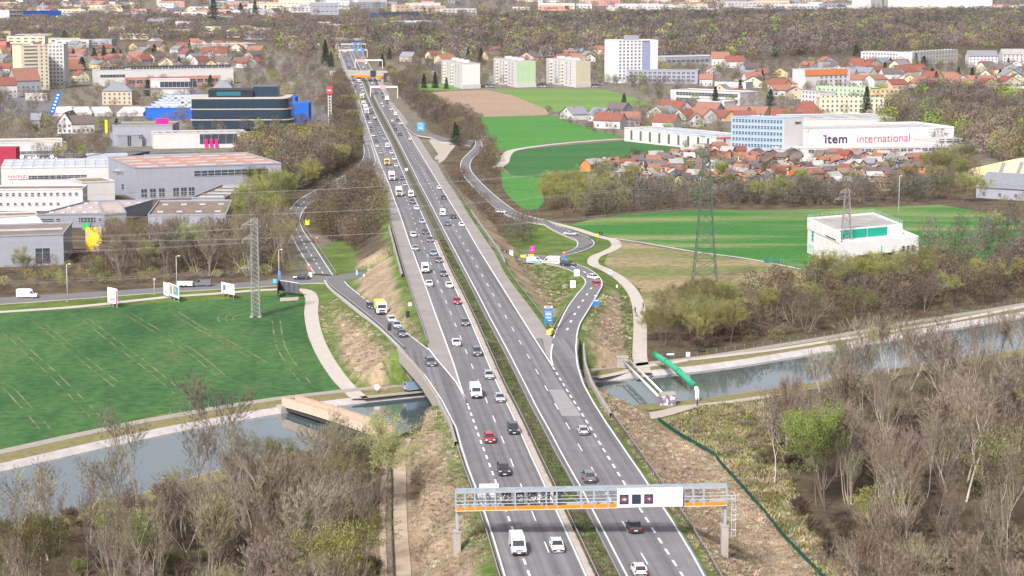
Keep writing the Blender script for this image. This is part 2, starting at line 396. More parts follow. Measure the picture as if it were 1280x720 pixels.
# left foreground: working track bench at the toe
for PC_,zc_ in (([(805,466),(800,448),(800,425),(800,400),(797,378),(789,362),(775,348),(757,337),(742,330),(744,321),(760,314),(770,308)],3.4),([(507,548),(500,570),(500,600),(500,640),(502,680),(505,720),(510,860)],3.2),([(482,560),(480,600),(478,650),(480,720),(484,860)],2.0),([(383,364),(390,374),(389,392),(394,418),(406,445),(424,472),(443,492),(452,499)],3.4)):
    S_=[(Vector(p),0.0) for p in smooth_poly([G(a_,b_,0) for a_,b_ in PC_],3)]
    PATHS.append((S_,zc_-1.2)); d_,_z=strip_field(S_,xi,yi); z=np.where(d_<zc_,np.minimum(z,-.02),z)
inc=inpoly_np(xi,yi,cor_poly); 
slopeband=np.clip((z-.25)/.6,0,1)*(z<raised-1.1)
z=np.where(inc,np.minimum(z,-.05),z)
incut=inpoly_np(xi,yi,cut_poly); z=np.where(incut,-4.0,z)
z=z+np.where((z<.01)&(z>-1),(-.04),0)
Z[near]=z; SLOPE[near]=slopeband
def terr(x,y):
    j=int(np.clip(np.searchsorted(ys,y)-1,0,len(ys)-2)); i=int(np.clip(np.searchsorted(xs,x)-1,0,len(xs)-2))
    tx=(x-xs[i])/(xs[i+1]-xs[i]); ty=(y-ys[j])/(ys[j+1]-ys[j])
    return float((Z[j,i]*(1-tx)+Z[j,i+1]*tx)*(1-ty)+(Z[j+1,i]*(1-tx)+Z[j+1,i+1]*tx)*ty)
zint=lambda x,y: float(Z[np.clip(np.searchsorted(ys,y),0,len(ys)-1),np.clip(np.searchsorted(xs,x),0,len(xs)-1)])
gv=np.stack([X,Y,Z],-1).reshape(-1,3); nx,ny=len(xs),len(ys)
idx=np.arange(nx*ny).reshape(ny,nx)
fq=np.stack([idx[:-1,:-1],idx[:-1,1:],idx[1:,1:],idx[1:,:-1]],-1).reshape(-1,4)
def np_mesh(name,V,Fc,mats,tint=None,smooth=False,mi=None):
    k=Fc.shape[1]; me=bpy.data.meshes.new(name); me.vertices.add(len(V)); me.vertices.foreach_set('co',np.ascontiguousarray(V,dtype=np.float32).ravel())
    me.loops.add(Fc.size); me.loops.foreach_set('vertex_index',Fc.astype(np.int32).ravel())
    me.polygons.add(len(Fc)); me.polygons.foreach_set('loop_start',np.arange(0,Fc.size,k,dtype=np.int32))
    try: me.polygons.foreach_set('loop_total',np.full(len(Fc),k,dtype=np.int32))
    except Exception: pass
    for m in (mats if isinstance(mats,(list,tuple)) else [mats]): me.materials.append(m)
    if mi is not None: me.polygons.foreach_set('material_index',mi.astype(np.int32))
    if smooth: me.polygons.foreach_set('use_smooth',np.ones(len(Fc),bool))
    me.update(calc_edges=True)
    if tint is not None:
        a=me.attributes.new('tint','FLOAT_COLOR','POINT'); c=np.ones((len(V),4),np.float32); c[:,:3]=tint; a.data.foreach_set('color',c.ravel())
    me.validate(); return me
# ground colour zones (what grows where)
WOOD=(.125,.10,.07); GRASS=(.13,.19,.055); DRY=(.36,.285,.205); DGR=(.235,.205,.115); TOWN=(.20,.185,.15)
tint=np.zeros((ny,nx,3)); tint[:]=TOWN
def wp(pix,z=0): return [(G(x,y,z).x,G(x,y,z).y) for x,y in pix]
zones=[(GRASS,[(300,362),(480,330),(700,262),(760,290),(830,400),(840,470),(560,505),(440,500),(370,400)]),
       (GRASS,[(-100,420),(-100,390),(320,355),(400,352),(440,500),(-100,600)]),
       (WOOD,[(-400,900),(-400,700),(0,668),(250,600),(480,548),(500,600),(500,900)]),
       (WOOD,[(980,620),(925,520),(1000,490),(1200,457),(1500,420),(1700,900),(1060,900)]),
       (DGR,[(700,520),(925,500),(960,520),(960,600),(1050,700),(1130,860),(700,860)]),
       (GRASS,[(835,522),(880,510),(905,512),(900,545),(868,548)]),
       (DRY,[(735,505),(800,527),(850,546),(893,571),(930,613),(955,642),(985,679),(1022,717),(1080,781),(1080,900),(700,900)]),
       (DRY,[(478,562),(500,552),(560,535),(560,900),(470,900)]),
       (WOOD,[(805,460),(800,400),(900,372),(1010,345),(1150,335),(1500,300),(1500,360),(1280,385),(960,440)]),
       (WOOD,[(-200,376),(-200,240),(360,230),(352,300),(370,345),(320,352),(0,372)]),
       (WOOD,[(360,180),(440,60),(500,300),(480,320),(385,290),(355,250)]),
       (GRASS,[(395,312),(420,300),(490,305),(495,345),(420,348)]),
       (WOOD,[(490,60),(560,110),(640,240),(640,285),(610,285),(560,220)]),
       (WOOD,[(640,265),(640,235),(1300,225),(1300,275),(1170,260),(960,262),(720,282)]),
       (WOOD,[(-500,58),(-500,20),(430,20),(430,58)]),(WOOD,[(430,70),(430,20),(1700,15),(1700,72)])]
for c,pl in zones:
    w=wp(pl); m=inpoly_np(X,Y,w); tint[m]=c
rampinner=SLOPE[...,None]
tint=tint*(1-rampinner)+np.array(DRY)*rampinner
# top edges of the banks stay green
far_s=(Y>655)&(X<-20); tint[far_s&(SLOPE>.3)]=WOOD
topm=(Z>.6)&(SLOPE<.5)&(Y<800); tint[topm]=GRASS
gm=attrmat('ground_cover',.97,.30,.12)
def ground_detail(m):
    nt=m.node_tree;N=nt.nodes;L=nt.links;b=N['Principled BSDF']; src=b.inputs['Base Color'].links[0].from_socket
    tc=N.new('ShaderNodeTexCoord'); n=N.new('ShaderNodeTexNoise');n.inputs['Scale'].default_value=.8;n.inputs['Detail'].default_value=9;n.inputs['Roughness'].default_value=.85
    L.new(tc.outputs['Object'],n.inputs['Vector'])
    r=N.new('ShaderNodeValToRGB'); r.color_ramp.elements[0].position=.35; r.color_ramp.elements[1].position=.68
    r.color_ramp.elements[0].color=(.5,.5,.48,1); r.color_ramp.elements[1].color=(1.35,1.3,1.25,1)
    L.new(n.outputs['Fac'],r.inputs[0])
    mx=N.new('ShaderNodeMix');mx.data_type='RGBA';mx.blend_type='MULTIPLY';mx.inputs[0].default_value=1
    L.new(src,mx.inputs[6]);L.new(r.outputs[0],mx.inputs[7]); L.new(mx.outputs[2],b.inputs['Base Color'])
    bp=N.new('ShaderNodeBump');bp.inputs['Strength'].default_value=.7;bp.inputs['Distance'].default_value=.5;L.new(n.outputs['Fac'],bp.inputs['Height']);L.new(bp.outputs['Normal'],b.inputs['Normal'])
ground_detail(gm)
me=np_mesh('ground',gv,fq,gm,tint.reshape(-1,3),True); g=obj('ground',me); g['kind']='structure'
# ---------------------------------------------------------------- water and banks
wm=bpy.data.materials.new('water'); wm.use_nodes=True; nt=wm.node_tree; bs=nt.nodes['Principled BSDF']
bs.inputs['Base Color'].default_value=(.075,.105,.115,1); bs.inputs['Roughness'].default_value=.04; bs.inputs['IOR'].default_value=1.62; bs.inputs['Specular IOR Level'].default_value=1.0
tc=nt.nodes.new('ShaderNodeTexCoord'); nn=nt.nodes.new('ShaderNodeTexNoise'); nn.inputs['Scale'].default_value=.5; nn.inputs['Detail'].default_value=6
mp=nt.nodes.new('ShaderNodeMapping'); mp.inputs['Scale'].default_value=(1,.35,1); nt.links.new(tc.outputs['Object'],mp.inputs[0]); nt.links.new(mp.outputs[0],nn.inputs['Vector'])
bp=nt.nodes.new('ShaderNodeBump'); bp.inputs['Strength'].default_value=.22; bp.inputs['Distance'].default_value=.08; nt.links.new(nn.outputs['Fac'],bp.inputs['Height']); nt.links.new(bp.outputs['Normal'],bs.inputs['Normal'])
A=[Vector((x,y,WZ)) for x,y in off(cf,-2)]; B=[Vector((x,y,WZ)) for x,y in off(cn,2)]
from bisect import bisect
A=resample(A,8);B=resample(B,8); n=min(len(A),len(B)); 
def resn(P,n):
    L=[0]; 
    for a,b_ in zip(P,P[1:]): L.append(L[-1]+(b_-a).length)
    out=[]
    for i in range(n):
        d=L[-1]*i/(n-1); k=min(max(bisect(L,d)-1,0),len(P)-2); out.append(P[k].lerp(P[k+1],(d-L[k])/(L[k+1]-L[k])))
    return out
o=ribbon('water',resn(A,60),resn(B,60),wm); o['kind']='structure'
bank_l=mat('bank_concrete',(.33,.30,.29),.9,scale=.35,col2=(.47,.44,.43))
def bankstrip(name,base,d0,z0,d1,z1,m):
    p=[Vector((x,y,z0)) for x,y in off(base,d0)]; q=[Vector((x,y,z1)) for x,y in off(base,d1)]
    o=ribbon(name,resn(p,120),resn(q,120),m); o['kind']='structure'; return o
bankstrip('canal_bank',cf,.5,-1.3,-1.5,-.05,bank_l)
bankstrip('canal_bank',cf,-1.5,-.05,-2.2,.05,bank_l)
gb=mat('bank_grass',(.13,.13,.05),.95,scale=.5,col2=(.24,.20,.10),bump=.5)
bankstrip('bank_verge',cf,-2.1,.03,-8.0,.06,gb)
bankstrip('canal_bank',cn,-.6,-1.4,.8,-.1,bank_l); bankstrip('canal_bank',cn,.8,-.1,1.5,.03,bank_l)
gravel=mat('gravel_path',(.34,.295,.25),.95,scale=.8,col2=(.42,.37,.32))
gravel2=mat('towpath_gravel',(.26,.235,.20),.95,scale=.8,col2=(.34,.31,.27))
bankstrip('bank_verge',cn,1.4,.03,7.5,.07,gb)
bankstrip('towpath',cf,-8.0,.09,-11.2,.09,gravel2)
# ================================================================ fields and paths
def fieldmat(name,c1,c2,scale,stretch,rot,c3=None,speck=.2):
    m=mat(name,c1,.95,col2=c2,scale=scale,bump=.3); nt=m.node_tree;N=nt.nodes;L=nt.links;b=N['Principled BSDF']
    tc=[n for n in N if n.type=='TEX_COORD'][0]; ns=[n for n in N if n.type=='TEX_NOISE'][0]
    mp=N.new('ShaderNodeMapping'); mp.inputs['Rotation'].default_value[2]=math.radians(rot); mp.inputs['Scale'].default_value=stretch
    L.new(tc.outputs['Object'],mp.inputs[0]); L.new(mp.outputs[0],ns.inputs['Vector'])
    src=b.inputs['Base Color'].links[0].from_socket
    n2=N.new('ShaderNodeTexNoise'); n2.inputs['Scale'].default_value=.45; n2.inputs['Detail'].default_value=5; L.new(tc.outputs['Object'],n2.inputs['Vector'])
    mr=N.new('ShaderNodeMapRange'); mr.inputs['From Min'].default_value=.3;mr.inputs['From Max'].default_value=.7;mr.inputs['To Min'].default_value=1-speck; mr.inputs['To Max'].default_value=1+speck
    L.new(n2.outputs['Fac'],mr.inputs['Value'])
    vm=N.new('ShaderNodeVectorMath'); vm.operation='SCALE'; L.new(src,vm.inputs[0]); L.new(mr.outputs['Result'],vm.inputs['Scale'])
    n3=N.new('ShaderNodeTexNoise'); n3.inputs['Scale'].default_value=.05; n3.inputs['Detail'].default_value=9; n3.inputs['Roughness'].default_value=.8; L.new(mp.outputs[0],n3.inputs['Vector'])
    m3=N.new('ShaderNodeMapRange'); m3.inputs['From Min'].default_value=.55; m3.inputs['From Max'].default_value=.78; m3.inputs['To Max'].default_value=.55; L.new(n3.outputs['Fac'],m3.inputs['Value'])
    mx=N.new('ShaderNodeMix'); mx.data_type='RGBA'; L.new(m3.outputs['Result'],mx.inputs[0]); L.new(vm.outputs[0],mx.inputs[6]); mx.inputs[7].default_value=(.20,.17,.085,1)
    L.new(mx.outputs[2],b.inputs['Base Color'])
    return m
sharpen_later=1
crop_d=fieldmat('winter_crop',(.024,.085,.024),(.058,.135,.036),.035,(1,.35,1),20,speck=.34)
sheet('crop_field',[(-400,405),(0,392),(100,386.5),(200,379),(310,372),(366,367),(380,373),(379,392),(384,420),(399,450),(416,478),(432,489),(330,503),(205,516),(120,535),(0,563),(-400,640)],crop_d,.03)
tramm=mat('tramline',(.045,.10,.03),.95,.3,.12,col2=(.24,.21,.11))
b=MB()
tl=[[(-60,470),(0,480),(30,506),(57,537)],[(-60,420),(0,413),(40,444),(75,476),(122,524)],[(42,398),(70,420),(100,445),(150,484)],[(98,392),(140,425),(180,455),(225,492)],[(161,393),(200,416),(240,440),(281,474)],[(218,390),(250,410),(290,431),(330,454)],[(345,400),(352,435),(375,470),(388,484)]]
for k,t in enumerate(tl):
    base=[G(x,y,.045) for x,y in t]; base=[Vector(p) for p in smooth_poly(base,8)]
    for d in(-1.0,1.0):
        L_=offset_line(base,d); fine=resample(L_,1.2); i=0; rr=random.Random(k*5+int(d+1))
        while i<len(fine)-4:
            ln=rr.randint(20,50); stripe(fine[i:i+ln+1],rr.uniform(.2,.34),b,dz=.0); i+=ln+rr.choice([0,0,0,3])
for cx,cy in((283,396),(400,-1)):
    if cy<0: continue
    for rx in(9,12,15):
        stripe([G(320+(-rx*3.2)*math.cos(a/10),398-rx*.75*math.sin(a/10),.05) for a in range(-4,18)],.3,b,dz=0)
o=b.build('tramlines',tramm); o['kind']='structure'
green1=fieldmat('young_grain',(.035,.15,.025),(.19,.225,.085),.010,(.35,2.2,1),-4)
sheet('grain_field',[(713,281),(740,274),(800,267),(875,262),(960,263),(1070,260),(1175,256),(1225,264),(1275,276),(1290,285),(1200,345),(1010,338),(955,326),(865,314),(790,300),(768,298),(745,291)],green1,.03)
def sharpen(m,a=.43,b_=.57):
    q=[n for n in m.node_tree.nodes if n.type=='MAP_RANGE'][0]; q.inputs['From Min'].default_value=a; q.inputs['From Max'].default_value=b_
sharpen(green1); sharpen(crop_d,.40,.60); sharpen(tramm,.42,.58)
meadow=fieldmat('dry_meadow',(.15,.165,.06),(.27,.21,.12),.02,(.6,2.2,1),-4,speck=.3)
sheet('meadow',[(773,301),(865,316),(955,328),(1012,342),(1005,356),(940,377),(890,382),(850,392),(815,400),(806,385),(800,362),(775,343),(755,330),(760,318)],meadow,.035)
sharpen(meadow)
sheet('ploughed_field',[(523,116),(560,114),(610,112.5),(640,119),(690,140),(683,144),(595,146.5),(560,138)],fieldmat('ploughed_soil',(.25,.175,.125),(.36,.265,.19),.06,(.25,3,1),25),.03)
sheet('grain_field',[(612,112),(700,111),(755,112),(790,121),(815,131),(780,135),(690,140),(640,119)],fieldmat('pale_grain',(.10,.20,.045),(.17,.26,.07),.01,(.3,2,1),10),.035)
sheet('grain_field',[(592,147),(690,144.5),(735,160),(780,172),(740,174.5),(690,179),(640,187),(622,187),(612,170)],fieldmat('bright_grain',(.045,.18,.032),(.075,.215,.042),.02,(.3,2,1),0),.03)
sheet('crop_field',[(632,196),(645,188),(700,182),(790,175),(850,180),(880,188),(850,199),(760,213),(700,223),(640,219),(628,208)],fieldmat('dark_grain',(.028,.11,.028),(.042,.135,.035),.02,(.3,2,1),0),.03)
sheet('grain_field',[(626,212),(640,219.5),(700,223.5),(690,240),(672,262),(655,262),(640,250),(628,235)],MATS['bright_grain'],.03)
sheet('lawn',[(500,107),(550,104),(580,112),(520,114)],MATS['pale_grain'],.03)
pathm=mat('pale_path',(.40,.36,.32),.95,scale=.5,col2=(.48,.44,.40))
def path(pix,w,m=pathm,z=.07,name='footpath',sm=6):
    p=[Vector(q) for q in smooth_poly([G(x,y,z) for x,y in pix],sm)]
    p=resample(p,2.0); rows_=[offset_line(p,w*(k/4-.5)) for k in range(5)]
    for rw in rows_:
        for q in rw: q.z=max(z,terr(q.x,q.y)+z+.04)
    b=MB(); n=len(p); b.add([tuple(q) for rw in rows_ for q in rw],[(k*n+i,(k+1)*n+i,(k+1)*n+i+1,k*n+i+1) for k in range(4) for i in range(n-1)])
    o=b.build(name,m); o['kind']='structure'; return p
path([(-100,397),(0,390),(100,383),(207,371.5),(277,366.5),(320,363),(365,361.5),(383,364),(390,374),(389,392),(394,418),(406,445),(424,472),(443,492),(452,499)],3.6)
path([(452,497),(490,493),(530,489),(560,486)],2.6,gravel2)
path([(805,466),(800,448),(800,425),(800,400),(797,378),(789,362),(775,348),(757,337),(742,330),(744,321),(760,314),(770,308),(768,301),(757,297.5),(744,294),(716,285),(677,275.5),(650,268)],3.4,z=.09)
path([(757,297),(790,301),(865,314),(915,320.5),(955,327),(1005,337)],1.6)
path([(622,209),(630,203),(634,193),(645,187),(690,180.5),(740,176),(790,173.5),(830,176),(870,182),(890,190)],4.5)
path([(745,472),(775,466),(805,458),(840,453.5),(860,450),(960,438),(1047,424.5),(1160,406),(1290,381)],2.4,pathm,.12)
sheet('paved_yard',[(775,520),(800,519),(850,508),(905,502),(960,494),(985,492),(960,498),(910,505),(880,507),(840,519),(820,524),(785,524)],gravel,.11)
sheet('paved_yard',[(536,176),(545,170),(560,173),(572,180),(563,190),(556,200),(545,207),(540,200),(548,193),(543,186)],gravel,.12)
dirtm=mat('dirt_track',(.33,.255,.19),.95,scale=.35,col2=(.47,.38,.295),bump=.8,detail=8)
path([(507,548),(500,570),(500,600),(500,640),(502,680),(505,720),(510,860)],2.2,dirtm,.08,'dirt_track')
path([(482,560),(480,600),(478,650),(480,720),(484,860)],1.0,dirtm,.07,'dirt_track')
sheet('car_park',[(0,207),(75,204),(85,185),(0,188)],asph,.05)
sheet('car_park',[(340,134),(412,131),(412,160),(350,160)],asph,.05)
sheet('car_park',[(20,120),(90,135),(60,150),(-20,140)],asph,.05)
sheet('concrete_pad',[(350,372.5),(374,371.5),(372,375.5),(350,377)],gravel,.06)
# ================================================================ barriers
steel=mat('galvanised_steel',(.34,.33,.33),.5,.15,1,metal=.3)
darksteel=mat('weathered_steel',(.10,.085,.08),.7,.2,1)
conc_w=mat('parapet_concrete',(.34,.31,.28),.9,.12,.6)
POSTM={}
def guardrail(label,pts,side=1,group='guardrails along the motorway',post=4.0,m=steel,cap=60,h=.75,beam=.32):
    c=pts[0]; t=thing('guardrail',label,'guardrail',pts[0],0,group)
    loc=[p-c for p in pts]; b=MB(); n=len(loc)
    lo=offset_line(loc,.03*side); 
    for z0,z1 in((h-beam,h),):
        for S,fl in((loc,1),(lo,0)):
            vs=[(p.x,p.y,p.z+z0) for p in S]+[(p.x,p.y,p.z+z1) for p in S]; b.add(vs,[(i,i+1,n+i+1,n+i) for i in range(n-1)])
        vs=[(p.x,p.y,p.z+z1) for p in loc]+[(p.x,p.y,p.z+z1) for p in offset_line(loc,.14*side)]; b.add(vs,[(i,i+1,n+i+1,n+i) for i in range(n-1)])
    b.build('rail',m,t)
    key=(h,m.name)
    if key not in POSTM:
        q=MB(); q.box((0,0,h/2-.1),(.14,.2,h+.1)); POSTM[key]=q.mesh('post',darksteel)
    pp=resample(offset_line(loc,.12*side),post)
    pp.sort(key=lambda p:(p+c).y)
    for p in pp[:cap]: obj('post',POSTM[key],t,p)
    if len(pp)>cap:
        q=MB()
        for p in pp[cap:]: q.box((p.x,p.y,p.z+h/2-.1),(.14,.2,h+.1))
        o=q.build('post',darksteel,t); o['kind']='stuff'
    return t
guardrail('steel guardrail on the left edge of the median, beside the oncoming carriageway',line(LR,300,840,1.45),1,post=2.0,cap=90)
guardrail('steel guardrail edging the median on the side of the carriageway driving away',line(RL,300,840,-1.3),-1,post=2.0,cap=90)
guardrail('steel guardrail on the far end of the median beside the oncoming queue',line(LR,100,300,1.3),1,post=4)
guardrail('steel guardrail on the far end of the median beside the carriageway driving away',line(RL,100,300,-1.3),-1,post=4)
guardrail('steel guardrail along the outer left edge of the motorway below the gantry and canal bridge',line(LA2,560,840,-.6),-1,post=2.0,cap=90)
guardrail('steel guardrail along the outer right edge of the motorway past the gantry',line(RB2,520,840,1.7),1,post=2.0,cap=90)
guardrail('steel guardrail beside the left hard shoulder uphill of the slip road',line(LA1,262,430,-.3),-1,post=4)
guardrail('steel guardrail beside the right hard shoulder above the grassy wedge',line(RB1,215,418,1.2),1,post=4)
guardrail('short steel guardrail on the slip road side of the grassy wedge by the blue signs',[GM(691,413),GM(700,398),GM(708,383)],1)
guardrail('steel guardrail round the outside of the curve by the yellow arrow board',[Vector(p) for p in offset_line(loopR[1],1.0)],1,m=steel)
guardrail('steel guardrail along the slip road joining from the left junction',[Vector(p) for p in offset_line(rampL[0],-.7)],-1)
guardrail('steel guardrail on the outside of the loop road left of the motorway',[Vector(p) for p in offset_line(loopL[1][:34],.8)],1)
# concrete parapets of the canal bridge
def parapet(label,pts,h=1.1,w=.45,face=2.2):
    c=pts[0].copy(); t=thing('bridge_parapet',label,'parapet',c); loc=[p-c for p in pts]
    o1=offset_line(loc,w/2);o2=offset_line(loc,-w/2); n=len(loc); b=MB()
    vs=[tuple(p+Vector((0,0,-face))) for p in o1]+[tuple(p+Vector((0,0,.55))) for p in o1]+[tuple(p+Vector((0,0,.55))) for p in o2]+[tuple(p+Vector((0,0,-face))) for p in o2]
    for k in range(4):
        k2=(k+1)%4; b.add(vs,[(k*n+i,k*n+i+1,k2*n+i+1,k2*n+i) for i in range(n-1)])
    b.build('wall',conc_w,t)
    b=MB()
    up=[p+Vector((0,0,h)) for p in loc]
    for a,bb in zip(up,up[1:]): b.tube(a,bb,.06,n=5)
    for p in resample([Vector(q) for q in loc],2.5): b.box((p.x,p.y,p.z+h/2+.2),(.09,.09,h-.4))
    b.build('railing',steel,t)
parapet('curved concrete bridge parapet where the left slip road crosses the canal',line(LA2,437,556,-.6))
parapet('concrete bridge parapet on the right edge of the motorway over the canal',line(RB2,432,520,1.3))
parapet('concrete parapet on the left hard shoulder where the local road passes underneath',line(LA1,285,345,-1.0),face=1.8)
parapet('concrete parapet on the right hard shoulder above the underpass',line(RB1,265,330,1.4),face=1.8)
# abutments and piers
def pier(label,cx,cy,w,d,rz,z0,z1,cat='abutment'):
    b=MB(); b.box((0,0,(z1-z0)/2),(w,d,z1-z0)); b.box((0,0,(z1-z0)-.3),(w+.5,d+.5,.6)); o=b.build('bridge_abutment',conc_w,None,loc=(cx,cy,z0),rz=rz); tag(o,label,cat)
def across(y,tA,tB,dA,dB,Zt,label,thick,dy=0):
    a=GM(itp(tA,y)+dA,y); c=GM(itp(tB,y)+dB,y); m=(a+c)/2; L_=(c-a).length
    pier(label,m.x,m.y+dy,L_,thick,math.atan2((c-a).y,(c-a).x),-1.5,Zt)
for yy,nm in((322,'near'),):
    pass
across(338,LA1,RB1,-1,1,5.55,'concrete abutment under the motorway on the near side of the local road underpass',1.0)
across(303,LA1,RB1,-1,1,5.3,'concrete abutment under the motorway on the far side of the local road underpass',1.0)
# canal bridge abutments follow the canal
def abut_on(label,base,d,ztop=5.6,x0=540,x1=745):
    P_=[Vector((x,y,0)) for x,y in off(base,d)]
    fine=resample(P_,3.0); A_=line(LA2,437,600); B_=line(RB2,423,600)
    seg=[]
    ay=np.array([p.y for p in A_]);ax=np.array([p.x for p in A_]);by=np.array([p.y for p in B_]);bx=np.array([p.x for p in B_])
    ka=np.argsort(ay);kb=np.argsort(by)
    for p in fine:
        if np.interp(p.y,ay[ka],ax[ka])<=p.x<=np.interp(p.y,by[kb],bx[kb]): seg.append(p)
    a,c=seg[0],seg[-1]; m=(a+c)/2
    pier(label,m.x,m.y,(c-a).length+1.5,1.2,math.atan2((c-a).y,(c-a).x),-3.5,ztop)
abut_on('concrete abutment of the canal bridge behind the far towpath',cf,-11.5)
abut_on('concrete abutment of the canal bridge on the near bank',cn,6.5)
# ================================================================ gantry
galv=mat('gantry_steel',(.33,.37,.41),.45,.1,.8,metal=.2); orange=mat('orange_panel',(.62,.20,.015),.6,.08,1); whitep=mat('white_panel',(.66,.66,.69),.5,.04,1)
ledb=mat('display_black',(.03,.035,.055),.5,.1,4)
def emis(name,col,s=1.0):
    m=bpy.data.materials.new(name); m.use_nodes=True; b_=m.node_tree.nodes['Principled BSDF']; b_.inputs['Base Color'].default_value=(*[c*.5 for c in col],1); b_.inputs['Emission Color'].default_value=(*col,1); b_.inputs['Emission Strength'].default_value=s; MATS[name]=m; return m
redled=emis('red_light',(.55,.08,.12),.22); whiteled=emis('white_light',(.8,.8,.85),.35)
def textmesh(body,size,m,parent,loc,rot,name='lettering',depth=.02,bold=0,sx=1,align='CENTER',spacing=1):
    cu=bpy.data.curves.new(name,'FONT'); cu.body=body; cu.size=size; cu.extrude=depth; cu.align_x=align; cu.align_y='CENTER'; cu.offset=bold; cu.space_character=spacing
    t=bpy.data.objects.new('tmp',cu); COL.objects.link(t); bpy.context.view_layer.update()
    me=bpy.data.meshes.new_from_object(t.evaluated_get(bpy.context.evaluated_depsgraph_get())); bpy.data.objects.remove(t)
    me.materials.clear(); me.materials.append(m); me.name=name
    o=obj(name,me,parent); o.location=loc; o.rotation_euler=rot; o.scale=(sx,1,1); return o
gl=G(569.5,703,0.2); gr=G(903,688,2.5)   # feet
Yg=(gl.y+gr.y)/2
def GY(px,py,Y):   # point on the vertical plane y=Y
    u=(px-640)/F; v=(360-py)/F; dy=CP+v*SP; t=Y/dy; return Vector((u*t,Y,CAMZ+(-SP+v*CP)*t))
# the gantry sits over the carriageway: crossbar bottom at 5.6 m clear above the road
YG=304.0
pl=GY(569.5,637,YG); pr=GY(909,630,YG); ptl=GY(569.5,614,YG); ptr=GY(909,609,YG)
ang=math.atan2((pr-pl).z,(pr-pl).x)
gt=thing('sign_gantry','grey lattice sign gantry with orange walkway spanning both carriageways in the foreground','gantry',(pl.x,YG,pl.z))
W=(pr.x-pl.x); H=ptl.z-pl.z; zs=(pr.z-pl.z)/W
b=MB(); D=1.6
def gp(x,z,y=0): return (x,y,z+zs*x)
def gbox(b,x0,x1,z0,z1,y0,y1,mi=0):
    vs=[gp(x0,z0,y0),gp(x1,z0,y0),gp(x1,z0,y1),gp(x0,z0,y1),gp(x0,z1,y0),gp(x1,z1,y0),gp(x1,z1,y1),gp(x0,z1,y1)]
    b.add(vs,[(3,2,1,0),(4,5,6,7),(0,1,5,4),(1,2,6,5),(2,3,7,6),(3,0,4,7)],mi)
bays=26; 
for y in(0,D):
    gbox(b,0,W,H-.35,H,y-.14,y+.14); gbox(b,0,W,.0,.28,y-.14,y+.14)
nb=9
vx=[W*i/ (nb*3) for i in range(nb*3+1)]
vx=[0,1.35,2.75,4.3,5.75,8.6,13.1,14.6,18.1,20.0,22.0,26.0,28.5,30.0,33,34.3,35.8,W-.1]
vx=sorted(set([v for v in vx if v<=W]))
for x in vx:
    for y in(0,D): gbox(b,x-.12,x+.12,.28,H-.35,y-.1,y+.1)
    gbox(b,x-.08,x+.08,H-.3,H-.1,0,D); gbox(b,x-.08,x+.08,.05,.25,0,D)
for a,c in zip(vx,vx[1:]): b.tube(gp(a,H-.2,D),gp(c,.2,D),.05,n=4)
b.build('truss',galv,gt)
b=MB()
for z in(.75,1.25): gbox(b,0,W+1.2,z,z+.07,-.22,-.15)
for z in(.75,1.25): gbox(b,0,W+1.2,z,z+.07,D+.15,D+.22)
gbox(b,W+1.1,W+1.2,.3,1.3,-.2,D+.2); b.build('handrail',mat('handrail_white',(.46,.48,.50),.5,.05,1),gt)
b=MB(); 
xs_=vx
for a,c in zip(xs_,xs_[1:]): gbox(b,a+.14,c-.14,-.12,.42,-.24,-.19)
b.build('walkway_panel',orange,gt)
b=MB(); gbox(b,0,W,-.22,-.12,-.26,D+.1); b.build('walkway_edge',mat('walkway_pink',(.78,.50,.38),.6,.06,1),gt)
b=MB(); gbox(b,0,W,-.10,.0,-.1,D); b.build('walkway_floor',galv,gt)
def leg(x,foot,name,z0):
    b=MB(); top=gp(x,0); fx=foot.x-pl.x; fz=foot.z-pl.z
    b.box((x,D/2,(fz+z0)/2+.0+(-.1)/1),(.55,.7,abs(fz+z0))) if False else None
    zz0=fz+z0; zz1=zs*x+.1; b.box((x,D/2,(zz0+zz1)/2),(.42,.8,zz1-zz0)); o=b.build('column',galv,gt)
    b=MB(); b.box((x,D/2,(fz-3+zz0)/2),(1.05,1.5,zz0-fz+3)); b.box((x,D/2,zz0+.05),(1.25,1.7,.12)); b.build('plinth',conc_w,gt)
leg(.2,Vector((0,0,5.1)),'l',2.9); leg(W-.25,Vector((0,0,6.8)),'r',2.1)
b=MB()
for x in(W+.75,W+1.35): b.tube((x,D/2,7.2-pl.z),(x,D/2,zs*W+1.2),.05,n=5)
for k in range(22): 
    z=7.4-pl.z+k*.42
    if z<zs*W+1: b.tube((W+.75,D/2,z),(W+1.35,D/2,z),.025,n=4)
for k in range(5):
    z=8.2-pl.z+k*1.5
    if z<zs*W+1: b.box((W+1.05,D/2,z),(.7,.5,.05))
b.build('ladder',MATS['handrail_white'],gt)
# the five display boxes seen from behind
xA=GY(625.5,620,YG).x-pl.x
dm=mat('display_back',(.055,.06,.07),.6,.3,4); wires=mat('wiring',(.62,.55,.52),.8,.2,6)
for k in range(5):
    x0=xA+k*(GY(642.3,620,YG).x-GY(626,620,YG).x); w_=1.55
    b=MB(); gbox(b,x0+.15,x0+w_,.62,H-.45,.35,.75); o=b.build('display_box',dm,gt)
    b=MB(); rr=random.Random(k)
    for j in range(15):
        a=(x0+.2+rr.random()*(w_-.4),.31-rr.random()*.03,.75+rr.random()*(H-1.4)+zs*x0); c=(a[0]+rr.uniform(-.45,.45),.30,a[2]+rr.uniform(-.4,.4)); c=(min(max(c[0],x0+.2),x0+w_-.05),c[1],min(max(c[2],.7+zs*x0),H-.5+zs*x0)); b.tube(a,c,.045,n=4)
    b.build('cable_loom',wires,o)
